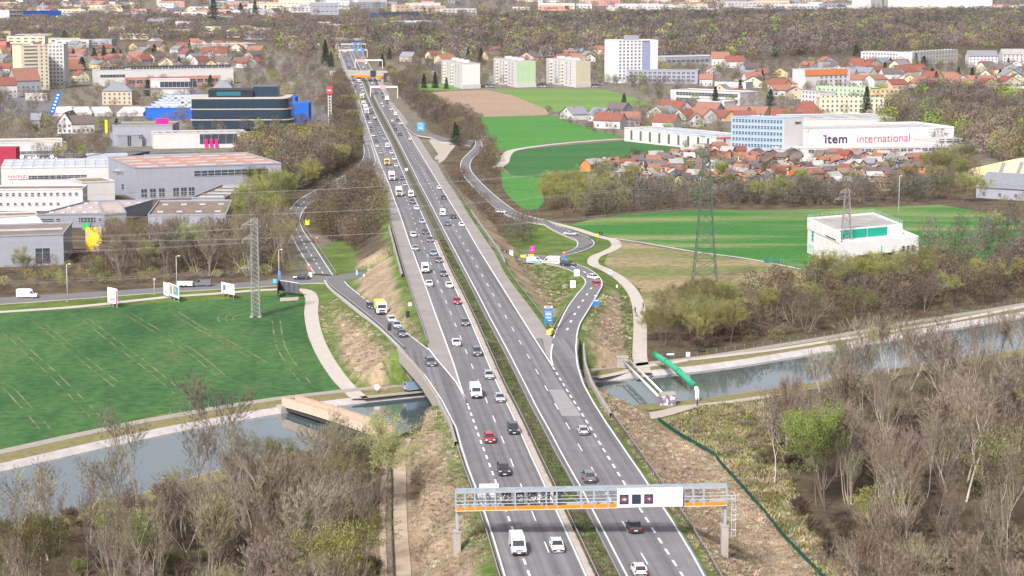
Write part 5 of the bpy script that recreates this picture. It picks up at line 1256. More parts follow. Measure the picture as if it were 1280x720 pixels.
def house(label,fl,fr,top,depth,wall,roof,cat='house',rh=None,hip=False,wn=3,fl_=1,group=None,along=True,simple=False,chim=True):
    a=G(*fl,0);c=G(*fr,0); v=c-a; W=max(3,v.length); rz=math.atan2(v.y,v.x); H=max(2.2,(fl[1]-top)/scale_at(a)); D=depth; rh=rh or D*.38
    t=thing('allotment_hut' if cat=='hut' else 'house',label,cat,tuple(a),rz,group); b=MB()
    b.add([(0,0,-.5),(W,0,-.5),(W,D,-.5),(0,D,-.5),(0,0,H),(W,0,H),(W,D,H),(0,D,H)],[(0,1,5,4),(1,2,6,5),(2,3,7,6),(3,0,4,7)])
    o=.45
    if along:
        if not hip: b.add([(0,0,H),(0,D,H),(0,D/2,H+rh),(W,0,H),(W,D,H),(W,D/2,H+rh)],[(0,2,1),(3,4,5)])
        ins=min(W*.35,D/2) if hip else -o
        rv=[(-o,-o,H-.15),(W+o,-o,H-.15),(W+o,D+o,H-.15),(-o,D+o,H-.15),(ins,D/2,H+rh),(W-ins,D/2,H+rh)]
    else:
        if not hip: b.add([(0,0,H),(W,0,H),(W/2,0,H+rh),(0,D,H),(W,D,H),(W/2,D,H+rh)],[(0,1,2),(3,5,4)])
        rv=[(-o,-o,H-.15),(-o,D+o,H-.15),(W+o,D+o,H-.15),(W+o,-o,H-.15),(W/2,-o,H+rh),(W/2,D+o,H+rh)]
    b.build('wall',wall,t); b=MB()
    if along: fs=[(0,1,5,4),(2,3,4,5)]+([(1,2,5),(3,0,4)] if hip else [])
    else: fs=[(0,4,5,1),(3,2,5,4)]
    b.add(rv,fs); b.add([(x,y,z_-.14) for x,y,z_ in rv],[f[::-1] for f in fs]); r_=b.build('roof',roof,t)
    if chim: q=MB(); q.box((W*.6,D*.4,H+rh*.8),(.6,.6,1.8)); q.build('chimney',wBR,r_)
    me=winmesh(1.2,1.3)
    for k in range(fl_):
        for i in range(wn):
            w_=obj('window',me,t,(W*(i+.5)/wn,-.04,1.6+2.8*k))
    if not along: obj('window',me,t,(W/2,-.04,H+rh*.35))
    return t
# ---- industrial quarter on the left
t=bld('long white two-storey office building with small square windows at the left edge',(-30,264),(104,263),238,14,wW,rB,wins=ww(16,1,6.2,3,1.0,1.1)+ww(12,1,2.6,3,1.0,.9,.0,.8))
bld('blank white block at the right end of the long white office building',(104,253),(144,251),229,17,wW,rGN,wins=None)
t=bld('white hall with zigzag skylight roof and a red lettered sign',(2,235),(172,232),211,40,wW,rW,skl=(13,3,4,7,.8),wins=[(2,4.2,18,1.4,.2,.55)])
q=KW['white hall with zigzag skylight roof and a red lettered sign']; sc0=1/scale_at(G(2,235))
b=MB(); b.box((21*sc0,-.2,q[2]-3.4),(25*sc0,.15,6.0*sc0)); sg=b.build('sign_board',whitep,t)
textmesh('HAINZL',4.6*sc0*1.25,mat('sign_red',(.50,.01,.05),.5),sg,(21*sc0,-.35,q[2]-3.4),(math.pi/2,0,0),bold=.0,sx=1.15,spacing=1.1)
bld('white recessed hall front with two dark windows between the two big halls',(144,243),(172,242),215,10,wLG,rW,wins=[(2,3.0,2.6,2.0,.25,.98),(1,8.5,6,.6,.1,.7)])
bld('grey metal hall with a reddish roof and tall ground-floor windows',(171,250),(352,243),211,55,wLG,rR,skl=(5,4,8,2.2,.25),wins=[(3,2.6,2.2,3.2,.02,.20),(3,2.6,2.2,3.2,.24,.40),(1,9.6,30,2.0,.4,.9)])
bld('dark blue hall with striped skylight roof behind the white halls',(80,209),(133,208),201.5,42,wDB,rB,skl=(4,1,5,36,.25),skew=22)
bld('lower dark blue hall annex with patchy white roof',(133,210),(190,209),204,38,wDB,rW,skl=(5,3,4,2.5,.3),skew=22)
bld('long low hall with a dark blue rear wall beneath the reddish roof',(190,206),(252,204),198,20,wDB,rW,skl=(6,1,6,5,.7))
t=bld('grey metal hall with a pale pinkish flat roof in front of the white offices',(47,285),(131,284),269,44,wG,rPK,skew=14,wins=[(5,2.6,1.0,1.0,.03,.24),(1,2.6,1.2,1.0,.28,.34),(5,2.6,1.3,1.6,.62,.86),(1,2.6,2,1,.92,.99)],skl=(6,3,1.5,1.5,.4))
bld('blank pale block at the right end of the pinkish-roofed hall',(131,290),(158,288),269,40,wLG,rPK,skew=16)
bld('white corrugated building with a striped brown roof beside the tree belt',(240,265),(281,265),248,48,wLG,rB,skew=5,skl=(1,4,9,2.4,.3),side=[(3,3,2,2,.1,.9)])
bld('low brown-roofed hall hidden behind the bare trees',(186,306),(283,305),270,45,wLG,rB,skl=(4,2,2,2,.3),wins=[(5,3,2,1.4,.1,.9)])
t=bld('pale blue-grey workshop with a brown roof and big glazed door at lower left',(-60,336),(80,331),298,30,wLG,rB,skew=5,wins=[(1,3.0,4.2,4.6,.72,.90)],skl=(1,1,30,1.8,.4))
b=MB(); W_2=16; 
a=G(-70,304,0);c=G(54,293,0); v=c-a; L_=v.length; rz=math.atan2(v.y,v.x); t=thing('hall','white barrel-roofed hall with a corrugated roof at far left','hall',tuple(a),rz); b=MB(); n=10; D=9
arc=[(D*i/n,4.0+1.9*math.sin(math.pi*i/n)) for i in range(n+1)]
b.add([(0,y,z) for y,z in arc]+[(L_,y,z) for y,z in arc],[(i,n+1+i,n+2+i,i+1) for i in range(n)]); b.build('roof',mat('corrugated_white',(.66,.68,.72),.5,.1,3),t,True)
b=MB(); b.add([(0,0,0),(L_,0,0),(L_,0,4),(0,0,4)],[(0,1,2,3)]); b.add([(L_,y,z) for y,z in arc]+[(L_,D,0),(L_,0,0)],[tuple(range(n+3))[::-1]]); b.add([(0,D,0),(L_,D,0),(L_,D,4),(0,D,4)],[(3,2,1,0)]); b.build('wall',wDB,t)
bld('low pale outbuilding with brown roof patches below the long white offices',(-20,283),(47,281),272,12,wW,rB,wins=[(6,2,1,1,.1,.9)])
b=MB()
def container(label,px,py,w,d,h,m,rz=0,m2=None,name='container',cat='container'):
    q=G(px,py,0); b=MB(); b.box((0,0,h/2),(w,d,h)); 
    for i in range(int(w/.6)): b.box((-w/2+.3+i*.6,-d/2-.03,h/2),(.18,.06,h*.94))
    o=b.build(name,m,None,loc=tuple(q),rz=rz); tag(o,label,cat); return o
yg=mat('graffiti_yellow',(.85,.62,.02),.8,scale=.35,col2=(.55,.42,.45),detail=5); rr_=[n for n in yg.node_tree.nodes if n.type=='MAP_RANGE'][0]; rr_.inputs['From Min'].default_value=.5; rr_.inputs['From Max'].default_value=.56
container('big yellow graffiti-painted wall block beside the bare trees',118,313,5.0,4,7.2,yg,.1)
container('green skip container at the corner of the pinkish-roofed hall',108.5,287,2.6,2.4,2.4,mat('skip_green',(.08,.38,.14),.6))
container('blue canopy container behind the barrel-roofed hall',40,279,5,2.5,2.6,wBL)
container('dark red stack of containers at the left edge beyond the car park',4,208,14,8,9,mat('container_red',(.33,.03,.06),.6))
container('small rusty container by the glazed workshop door',81,326,2.2,2,2.6,M('rust',(.30,.20,.16)))
bld('low white row wall with grey flat roof behind the cars at far left',(-40,195),(78,193),180,24,wW,rG,wins=[(1,1.2,76,1.2,.0,.98)])
bld('yellow-cornered end block of the low white row',(78,193),(84,192.5),179,24,wYE,rG)
t=bld('grey box building with small pink roof sign',(141,183),(216,182),158,25,wLG,rGN,par=.6,skew=4)
q=KW['grey box building with small pink roof sign']; b=MB(); b.box((q[1]*.83,.5,q[2]+2),(q[1]*.22,.4,3.4)); b.build('sign_board',mat('sign_pink',(.80,.02,.22),.5),t)
bld('small white cube office with a grass roof and a vertical window band',(149,184),(178,183),170,18,wLG,rGN,wins=[(1,3.2,1.8,5.5,.38,.5),(1,5,2,2,.88,1)],side=ww(4,2,2,3,1.8,1.6))
t=bld('long white retail hall with small red signs behind the reddish roof',(192,186),(308,184),168,18,wW,rB,skl=(12,1,5,.8,.3),wins=[(5,4.5,4,5,.5,.9)])
q=KW['long white retail hall with small red signs behind the reddish roof']; b=MB(); b.box((q[1]*.98,-.15,q[2]-2.0),(4.0,.3,2.2)); b.build('sign_board',mat('sign_orange_red',(.75,.12,.03),.5),t)
for k in range(3):
    b=MB(); b.box((q[1]*(.50+.055*k)+3,-.8,2.4),(1.4,.2,4.4)); b.build('sign_panel',mat('sign_pink',(.80,.02,.22),.5),t)
# black glass office with stepped floors and a rounded end
def slab(L0,L1,D,rad,seg=8):
    pts=[(L0,0),(L1-rad,0)]+[(L1-rad+rad*math.sin(a),rad-rad*math.cos(a)) for a in [math.pi/2*i/seg for i in range(1,seg+1)]]+[(L1,D),(L0,D)]; return pts
a=G(240,164,0);c=G(366,163.6,0); v=c-a; L_=v.length; s0=1/scale_at(a); rz=math.atan2(v.y,v.x)
t=thing('office_building','black glass office building with pale bands between its floors','building',tuple(a),rz); 
for k in range(3):
    z0=1.0+k*14.0*s0*.95
    b=MB(); b.prism(slab(0,L_-k*1.0,34,6),z0,z0+11.7*s0*.95); b.build('glass_storey',wBK,t)
    b=MB(); b.prism(slab(-.6,L_+.6-k*1.0,34.6,6.3),z0+11.7*s0*.95,z0+13.2*s0*.95); b.build('band',M('band_beige',(.46,.42,.38)),t)
ztop=z0+13.2*s0*.95
b=MB(); b.prism([(9,6),(L_*.60,6),(L_*.60,30),(9,30)],ztop,ztop+9*s0); b.build('penthouse',M('black_panel',(.02,.022,.03),.5),t)
b=MB(); b.prism([(L_*.60,9),(L_-9,9),(L_-9,30),(L_*.60,30)],ztop,ztop+13*s0); b.build('penthouse',wBK,t)
b=MB(); b.box((L_*.36,5.9,ztop+4.5*s0),(L_*.24,.2,5*s0)); b.build('window',mat('window_teal',(.03,.14,.18),.15),t)
b=MB()
for i in range(40): b.box((L_*(i+.5)/40,-.05,ztop/2),(.14,.1,ztop-1))
b.build('mullions',trim,t)
bld('blue-fronted furniture store with a huge pale skylight roof',(182,149.5),(325,148.5),136.5,150,wBL,rW,skl=(16,6,6,9,.9),skew=6,par=.8)
container('bright blue box annex right of the black glass office',373,153,14,16,12,wBL,name='annex',cat='building'); container('blue canopy building behind the black glass office',350,136,22,20,8,wBL,name='annex',cat='building')
# leaning blue banner sign and poles
q=G(64,150,0); t=thing('banner_sign','tall leaning blue banner sign with white lettering at the white tents','sign',tuple(q)); b=MB(); b.add([(-1.6,0,3),(1.6,0,3),(6.8,0,17),(3.6,0,17),(-1.6,.5,3),(1.6,.5,3),(6.8,.5,17),(3.6,.5,17)],[(0,1,2,3),(7,6,5,4),(0,4,5,1),(1,5,6,2),(2,6,7,3),(3,7,4,0)]); p_=b.build('panel',wBL,t)
b=MB()
for k in range(6): b.box((.9+k*.75,-.08,5.2+k*2.0),(1.5,.06,.9),0)
b.build('lettering',whitep,p_); b=MB(); b.tube((0,.25,0),(0,.25,3.2),.3); b.build('post',steel,t)
q=G(412.5,158,0); t=thing('mast_sign','tall slim mast with a red box sign right of the car park','sign mast',tuple(q)); H_=50*1/scale_at(q); b=MB(); 
for s in(-1,1): b.tube((s*.8,0,0),(s*.8,0,H_*.86),.28,n=6)
for k in range(12): b.box((0,0,1+k*H_*.07),(1.8,.2,.3))
b.build('mast',mat('mast_white',(.62,.60,.60),.5),t); b=MB(); b.box((0,0,H_*.90),(3.3,2.4,H_*.17)); p_=b.build('sign_box',mat('sign_box_red',(.70,.06,.07),.5),t); b=MB(); b.box((0,-1.25,H_*.90),(2.2,.1,.7)); b.build('marking',whitep,p_)
q=G(133,168,0); b=MB(); b.box((0,0,4.5),(1.3,.3,7.0)); b.tube((0,0,0),(0,0,1.2),.2); o=b.build('banner_sign',mat('sign_yellow',(.80,.70,.03),.5),None,loc=tuple(q)); tag(o,'slim yellow banner sign beside the dark conifer at the grey box building','sign')
for i,(x0,x1) in enumerate(((64,90),(93,115),(119,141),(146,179))):
    bld(['white tent-like hall, leftmost of four by the blue banner','white tent-like hall, second of four from the blue banner','white tent-like hall, third of four from the blue banner','white tent-like hall beside the blue furniture store'][i],(x0,145.5),(x1,145),141.5,62,wW,M('tent_white',(.70,.69,.68)),cat='hall',skew=8,par=.2,wins=None,name='hall')
house('white gabled house with a dark roof in front of the white tent halls',(72,167),(90,167),154,24,wW,rD,along=False,wn=3,fl_=2,rh=6)
house('long white dark-roofed wing of the gabled house',(90,167),(118,166),155,12,wW,rD,wn=5,fl_=1)
house('small grey-roofed house with a skylight left of the gabled house',(38,160),(50,160),150,10,wG,rS,wn=2)
house('beige hip-roofed villa with rows of dark windows below the school',(128,131),(165,131),113.5,14,wBE,rS,hip=True,wn=6,fl_=3,rh=5)
house('pale yellow hip-roofed house right of the white gymnasium',(265,121),(291,121),111,14,wYE,rS,hip=True,wn=4,fl_=1,rh=6)
bld('white gymnasium with a dark window band',(189,121.5),(238,121),101,22,wW,rG,wins=[(1,9,26,4,.42,.98),(1,6,40,.8,.02,.98)])
bld('long white school building with a reddish lower storey',(122,108),(292,104.5),88.5,18,wW,rG,wins=[(16,14,4.6,3,.24,.98),(2,14,12,2,.04,.18),(2,8,12,2,.04,.18)])
bld('reddish brick lower front of the long white school',(158,109),(276,106),98,2.0,wPK,rG,wins=[(12,4,5,2.5,.02,.98)])
container('solar panel rack on the school roof, left one',0,0,1,1,1,rS) if False else None
bld('cream tower block with balcony columns, left of the pair',(28,113),(62,112),58.5,20,wC,rG,wins=ww(3,12,3,2.75,3.4,1.0,.1,.6)+ww(2,12,3,2.75,1.2,1.0,.65,1))
bld('white tower block behind the cream tower',(60,110),(81,110),56.5,18,wW,rG,wins=ww(4,11,3,2.9,1.4,1.2,.1,.95))
house('white house with a bright red roof at the left edge',(-14,123),(22,122),107,14,wW,rT,wn=6,fl_=2)
house('large house with a brown mansard roof beside the cream tower',(20,117),(51,116),101,15,wLG,rBr,wn=5,fl_=2,rh=9)
bld('small white flat-roofed bungalow below the brown mansard roof',(35,126),(59,125.5),118.5,12,wW,rG,wins=ww(4,1,2.2,3))
bld('white office building with two window bands and rooftop plant',(24,54),(65,53.5),44,26,wW,rG,wins=[(1,9,60,3,.1,.95),(1,4,60,3,.35,.95)])
bld('dark red building at the far left edge',(-8,62),(8,62),53,20,wRD,rG)
bld('long building with a bright blue facade on the far left',(29,27),(77,26),14.5,24,wBL,rG); bld('white block left of the bright blue facade',(12,29),(29,28.5),13.5,24,wW,rG,wins=ww(4,3,6,7,6,3))
bld('white block with a dark centre at the top left',(144,10.5),(162,10.2),2.5,24,wW,rG,wins=ww(5,2,8,9,6,3)); bld('slim cream tower at the top edge',(196,7),(202,7),-8,12,wC,rG); bld('white tower at the top edge right of the cream one',(285,6),(293,6),-6,16,wW,rG)
bld('long flat white shed roofs on the left among the trees, far end',(245,62.5),(320,61),56,30,wW,rW,wins=[(6,3,8,2,.02,.98)])
# ---- apartment blocks and right side
def aptblock(label,xl,xc,xr,yb,yt,endm,ybl):
    # narrow end wall faces the camera on the right, long side runs away to the left
    a=G(xl,ybl,0);m_=G(xc,yb,0);c=G(xr,yb-.8,0); H=(yb-yt)/scale_at(m_); t=thing('apartment_block',label,'apartment block',tuple(m_)); a=a-m_;c=c-m_; e=a+c; o0=Vector((0,0,0))
    P_=[a,o0,c,e]; b=MB(); b.add([(p.x,p.y,-.5) for p in P_]+[(p.x,p.y,H) for p in P_],[(0,1,5,4),(2,3,7,6),(3,0,4,7)],0); b.add([(p.x,p.y,-.5) for p in P_]+[(p.x,p.y,H) for p in P_],[(1,2,6,5)],1); b.build('wall',[wW,endm],t)
    b=MB(); b.prism([(p.x*1.01,p.y*1.01) for p in P_],H,H+.6,1,0); r_=b.build('roof',[rG,wW],t)
    for k in(.25,.5,.75): q=MB(); p=a*k+c*.5; q.box((p.x,p.y,H+1.5),(5,5,2.4),math.atan2(a.y,a.x)); q.build('roof_box',wW,r_)
    n=-a; ang=math.atan2(n.y,n.x); L_=a.length; nr=Vector((n.y,-n.x,0)).normalized()*.06
    me=winmesh(1.3,1.3); mb=winmesh(2.6,1.6); kk=0
    for j in range(7):
        for i in range(8):
            if i%3!=1 and kk<70: p=a+n*((i+.5)/8)+nr; o=obj('window',me,t,(p.x,p.y,2.6+j*H/7.6)); o.rotation_euler[2]=ang; kk+=1
    for i in(1,4,7):
        b=MB()
        for j in range(7): 
            p=a+n*((i+.5)/8)+nr*14; b.box((p.x,p.y,1.9+j*H/7.6),(3.4,1.5,1.1),ang)
        if i<7: b.build('balcony_stack',M('balcony_cream',(.66,.58,.48)),t)
    b=MB(); p=c*.5; b.box((p.x,p.y-.3,1.6),(c.length+1.2,.5,3.2),math.atan2(c.y,c.x)); b.build('plinth',wW,t)
aptblock('white apartment block with reddish roof edge, leftmost of the three beyond the ploughed field',552,578,600,111,81,M('end_white',(.76,.73,.70)),104)
aptblock('white apartment block with a mint green end wall, middle of the three',617,646,669.5,109.5,78,wGR,104)
aptblock('white apartment block with a pale yellow end wall, rightmost of the three',683,720,738,109.5,78,wC,104)
bld('white high-rise tower block in front of the wood',(770,104),(822,103),52,24,M('tower_white',(.66,.66,.68)),rG,cat='tower block',wins=ww(6,12,4,2.7,1.6,1.3,.05,.60)+ww(2,12,4,2.7,3.2,1.8,.62,.80))
t=KW['white high-rise tower block in front of the wood'][0]; qq=KW['white high-rise tower block in front of the wood']; b=MB(); b.box((qq[1]*.5,12,qq[2]+2),(9,10,4)); b.build('roof_box',wLG,t); b=MB(); b.box((qq[1]*.72,-.3,qq[2]*.5),(qq[1]*.16,.5,qq[2]*.94)); b.build('balcony_stack',wSL,t)
bld('long low wing of flats right of the high-rise',(783,104),(872,105),88,14,wLG,rD,cat='apartment block',wins=ww(14,3,2.6,3,2.4,1.5))
bld('large hall with a bright white roof before the wood',(832,82),(905,80),72,34,wLG,rW,wins=[(12,4,4,2,.02,.98)])
house('big pale gabled house with an orange roof near the white-roofed hall',(890,84),(912,84),73,16,wW,rT2,wn=4,fl_=2); house('house with long orange roof right of the big gabled one',(908,85),(930,85),77,14,wW,rT,wn=4,fl_=1)
bld('white flat-roofed school wing with grey-blue window bands',(838,128),(925,132),113,22,wW,rG,wins=[(3,6.5,18,2.2,.1,.95),(3,2.6,18,2.2,.1,.95)])
bld('tall white middle section of the white school',(893,118),(932,119),103,16,wW,rG,wins=[(1,10,22,1,.1,.9)])
bld('low white annex in front of the white school',(860,133),(905,135),126,14,wW,rW)
t=bld('white slit-windowed hall with a shallow grey roof beside the green shrub',(895,189),(941,187),172,78,wW,rG,wins=[(3,3.6,1.0,5.0,.08,.98)],left=[(9,3.6,1.6,5.0,.03,.97)],skl=(2,1,6,60,.5),skew=-8)
q=KW['white slit-windowed hall with a shallow grey roof beside the green shrub']; b=MB(); b.box((q[1]/2,-.1,q[2]-.4),(q[1],.2,.6)); b.build('red_trim',mat('trim_red',(.60,.12,.12),.6),t)
# pale blue office with rows of round-cornered windows
t=bld('pale blue office building with rows of small windows and a white end wall',(979,195),(1003,193.5),149,24,wLB,rG,left=ww(16,5,4.6,3.0,1.0,1.4,.02,.98),skew=-13)
q=KW['pale blue office building with rows of small windows and a white end wall']; b=MB(); b.box((q[1]/2,-.12,q[2]/2),(q[1],.24,q[2])); b.build('end_wall',wW,t)
tdark=mat('letter_dark',(.04,.04,.08),.5); tred=mat('letter_red',(.70,.10,.14),.5)
textmesh('item',2.2,tdark,t,(q[1]*.72,-.35,q[2]-2.2),(math.pi/2,0,0),bold=.05)
bld('white base storey under the pale blue office building',(975,197),(1012,196),187,10,wW,rW)
bld('long grey-roofed hall with a red edge behind the lettered hall',(1000,168),(1119,166),150,40,wW,rG,wins=[(6,4,5,1.2,.6,.98)],skl=(4,1,6,20,.4))
t=bld('long white hall front with big dark and red lettering',(1010,189),(1192,184),165,40,M('wall_bright_white',(.72,.70,.71)),rPK,skl=(14,2,6,4,.4),name='lettered_hall',par=.9); q=KW['long white hall front with big dark and red lettering']
s1=1/scale_at(G(1010,189)); textmesh('item',13.5*s1*1.15,tdark,t,((1048-1010)*s1,-.3,q[2]-10*s1),(math.pi/2,0,0),bold=.09,sx=1.1,spacing=1.06)
b=MB(); b.box(((1031.8-1010)*s1,-.35,q[2]-4.8*s1),(4*s1,.1,1.6*s1)); b.build('red_dot',tred,t)
textmesh('international',13.5*s1*1.1,tred,t,((1114.5-1010)*s1,-.3,q[2]-10.6*s1),(math.pi/2,0,0),bold=-.02,sx=1.0)
bld('low white front wing with a window row under the lettering',(1000,197),(1192,194),186,8,wW,rW,wins=[(20,3.0,3.0,1.4,.05,.97)])
bld('white annex with windows at the right end of the lettered hall',(1170,193),(1211,191),177,18,wW,rW,wins=[(4,6.5,3,1.6,.05,.95)])
# white building with green panels
a=G(1009,325,0); s1=1/scale_at(a)
fl,fr=G(1049,336.5,0),G(1148,327,0); bk=G(1009,316,0)
t=thing('industrial_building','white flat-roofed building with green panels beside the brown pylon','building',tuple(fl)); A_=bk-fl; B_=fr-fl; H1=44*s1; H2=(327-285)*1/scale_at(fr)
n3=[Vector((0,0,0)),B_,A_+B_,A_]
B8=B_*.0; Br=B_*.86
b=MB(); P_=[Vector((0,0,0)),B_,A_+B_,A_]; b.add([(p.x,p.y,-.5) for p in P_]+[(p.x,p.y,H1-3.0) for p in P_],[(0,1,5,4),(1,2,6,5),(2,3,7,6),(3,0,4,7),(4,5,6,7)]); 
b.build('wall',M('wall_bright_white',(.72,.70,.71)),t)
b=MB(); N0=A_*.12; P_=[A_*.0-B_*.0,Br*.0+A_*.0,]; 
up=[Vector((0,0,0))+A_*.16,Br+A_*.16,Br+A_,A_*1.0]; b.add([(p.x,p.y,H1-3.05) for p in up]+[(p.x,p.y,H1+.4) for p in up],[(0,1,5,4),(1,2,6,5),(2,3,7,6),(3,0,4,7)]); 
up2=[p*.999 for p in up]; b.add([(p.x,p.y,H1-.3) for p in up2],[(0,1,2,3)],1); b.build('upper_storey',[MATS['wall_bright_white'],rG],t)
sw=[Vector((0,0,0)),A_]; b=MB(); beam(b,Vector((0,0,0)),A_*1.0,.4,H1-3.1,H1+.4); b.build('side_wall',MATS['wall_bright_white'],t)
ang=math.atan2(B_.y,B_.x); un=B_.normalized(); nn_=Vector((un.y,-un.x,0))
for f0,f1 in((.0,.40),(.41,.66)):
    p=A_*.16+B_*((f0+f1)/2)+nn_*.12; b=MB(); b.box((p.x,p.y,H1-1.4),(B_.length*(f1-f0),.12,2.6),ang); b.build('green_panel',wTQ,t)
for f,w_ in((.30,2.8),(.60,2.8)):
    p=B_*f+nn_*.05; b=MB(); b.box((p.x,p.y,1.8),(B_.length*.13,.12,3.4),ang); d_=b.build('gate',win,t); b=MB(); p=p+nn_*.1; b.box((p.x,p.y,3.55),(B_.length*.15,.2,.3),ang); b.build('gate_frame',trim,d_)
for f in(.80,.86,.92):
    p=B_*f+nn_*.05; o=obj('window',winmesh(1.0,1.4),t,(p.x,p.y,4.6)); o.rotation_euler[2]=ang
ua=(-A_).normalized(); angA=math.atan2(-A_.y,-A_.x); na=Vector((ua.y,-ua.x,0))
for f,z_,w_,h_ in((.82,7.5,1.6,.8),(.82,6.4,1.6,.8),(.82,5.2,1.6,.8)):
    p=A_*f+na*.25; b=MB(); b.box((p.x,p.y,z_*s1*4.4/ s1/4.4),(w_,.1,h_),angA); b.build('green_lettering',wTQ,t)
p=A_*.86+na*.25; b=MB(); b.box((p.x,p.y,1.8),(6,.08,3.2),angA); b.build('mural',mat('mural_green',(.40,.55,.48),.8,scale=.8,col2=(.6,.68,.62)),t)
p=A_*.25+na*.25; b=MB(); b.box((p.x,p.y,H1-2.6),(A_.length*.3,.08,.35),angA); b.build('lettering',tdark,t)
b=MB()
for P0,P1 in((up[0],up[1]),(up[1],up[2]),(up[2],up[3]),(up[3],up[0])):
    P0=P0+Vector((0,0,H1+.4));P1=P1+Vector((0,0,H1+.4)); 
    for z_ in(.5,1.0): b.tube(P0+Vector((0,0,z_)),P1+Vector((0,0,z_)),.04,n=3)
    for k in range(14): b.tube(P0.lerp(P1,k/14),P0.lerp(P1,k/14)+Vector((0,0,1.0)),.04,n=3)
b.build('roof_railing',mat('railing_green',(.35,.50,.45),.6),t)
b=MB(); p=B_*.52+nn_*.1; b.tube((p.x,p.y,0),(p.x,p.y,6),.12,n=5); b.build('downpipe',wTQ,t)
# sports dome at right edge
q0=G(1222,247,0); q1=G(1330,252,0)
t=thing('tent_hall','yellow faceted tent roof with grey skylights at the right edge','hall',tuple(G(1238,232,0))); H_=7; 
s2=1/scale_at(G(1238,232,0)); b=MB(); X1=95*s2
vs=[(0,0,3.5),(X1,0,3.5),(X1,34,3.5),(-4,34,3.5),(9,9,9.5),(24,14,11.5),(X1-6,12,10),(16,26,9)]
b.add(vs,[(0,1,6,5,4),(1,2,6),(2,7,5,6),(2,3,7),(3,0,4,7),(4,5,7)]); b.build('roof',mat('tent_yellow',(.80,.62,.30),.7,.08,.5),t)
b=MB(); b.add([(0,0,-.5),(X1,0,-.5),(X1,34,-.5),(-4,34,-.5),(0,0,3.5),(X1,0,3.5),(X1,34,3.5),(-4,34,3.5)],[(0,1,5,4),(1,2,6,5),(2,3,7,6),(3,0,4,7)]); b.build('wall',wW,t)
for k in range(3):
    b=MB(); x=3+k*7.5; b.add([(x,1.0,4.4),(x+1.6,1.0,4.4),(x+5.0,7.6,8.9+k*.3),(x+3.4,7.6,8.9+k*.3)],[(0,1,2,3)]); o=b.build('skylight',rS,t); o.location.z=.25
house('grey shed with a steep dark roof and arched door at the right edge',(1220,247),(1300,252),233,24,wLG,rS,cat='hall',wn=4,rh=5)
bld('low brown and white clubhouse left of the yellow tent roof',(1212,222),(1240,222),215,12,wBR,rW,wins=ww(5,1,2,3,1.4,1.2))
# ---- right town
bld('orange-topped white block of flats in the right town',(1007,112),(1062,110),88,16,wW,rS,cat='apartment block',wins=ww(6,5,3,3,1.6,1.5,.3,.95)); q=KW['orange-topped white block of flats in the right town']; b=MB(); b.box((q[1]*.45,-.3,q[2]-2.0),(q[1]*.95,.6,4.5)); b.build('orange_storey',wOR,q[0])
bld('row of flats in pale lilac and mint with dark roofs',(1020,121),(1088,124),108,13,wGR,rD,cat='apartment block',wins=ww(12,3,2.6,2.9,1.3,1.3))
bld('yellow block of flats at the right end of the mint row',(1088,124.5),(1124,124),113,13,wYE,rD,cat='apartment block',wins=ww(6,2,2.6,3,1.3,1.3))
bld('white block of flats with dark roof in front of the mint row',(1001,136),(1024,138),114,13,wW,rD,cat='apartment block',wins=ww(5,4,2.6,2.9,1.2,1.3))
bld('cream terraced block of flats left of the dark conifer',(1024,143),(1080,143),123,13,wC,rG,cat='apartment block',wins=ww(9,4,2.6,2.8,1.2,1.3))
bld('cream block of flats behind the dark conifer',(1080,142),(1105,142),124,13,wC,rG,cat='apartment block',wins=ww(4,4,2.6,2.8,1.2,1.3))
house('large orange hip-roofed house behind the pale blue office',(991,150),(1032,150),144,20,wW,rT,hip=True,rh=8,wn=5)
bld('long white row of flats at the foot of the wood, left half',(1076,80),(1140,82),65,16,wW,rW,cat='apartment block',wins=ww(16,4,3.5,3.4,1.6,1.6)); bld('long white row of flats at the foot of the wood, right half',(1140,82),(1197,78),66,16,wW,rW,cat='apartment block',wins=ww(14,4,3.5,3.4,1.6,1.6))
house('white gabled block of flats in the right town, left one',(1211,84),(1247,84),70,18,wW,rS,wn=8,fl_=4,rh=5); house('white gabled block of flats at the right edge of the town',(1253,83),(1300,83),68,18,wW,rG,wn=9,fl_=4,rh=5)
bld('red and white low modern flats at the right edge',(1220,123),(1300,124),114,14,wRD,rW,cat='apartment block',wins=ww(9,1,3,3,2.4,1.8)); bld('white top floor of the red modern flats',(1226,117),(1290,118),109,10,wW,rG,wins=ww(6,1,2.6,3,4,2))
bld('long white warehouse with a blue-grey metal roof at the right edge',(1220,138),(1310,146),126,22,wW,rMB,wins=ww(16,1,2.6,3,3,1.4),skl=(12,2,2,2,.4))
bld('huge white factory hall at the top right of the picture',(1098,16),(1240,15.5),-1,120,M('wall_bright_white',(.8,.78,.79)),rW,name='factory'); bld('white factory tower with a grey stripe at the top right',(1088,17.5),(1110,17),-4,50,wW,rW,wins=[(1,25,4,40,.6,.8)])
bld('low cream front of the white factory',(1128,18),(1194,17.5),9,30,wC,rG,wins=[(10,6,8,4,.02,.98)])
# ---- far centre
bld('long dark glazed school building with a slanted roof in the far centre',(472,29),(525,28.5),17,40,wDB,rG,wins=[(8,16,10,8,.05,.95)]); bld('blue pavilion in front of the dark glazed school',(455,31),(467,31),25.5,20,wBL,rMB)
bld('sports hall with a sea-green striped roof in the far centre',(514,36),(557,35),28.5,60,wTQ,mat('roof_sea_green',(.30,.52,.50),.6,.15,.1),skl=(6,1,7,50,2))
bld('long beige low building left of the sea-green sports hall',(450,38),(520,36.5),30,26,wBE,rG,wins=[(8,5,8,3,.05,.95)])
bld('low pink-banded commercial building beyond the motorway overpass',(430,49),(454,48.5),40,24,wPK,rW,wins=[(1,7,24,3,.1,.9)])
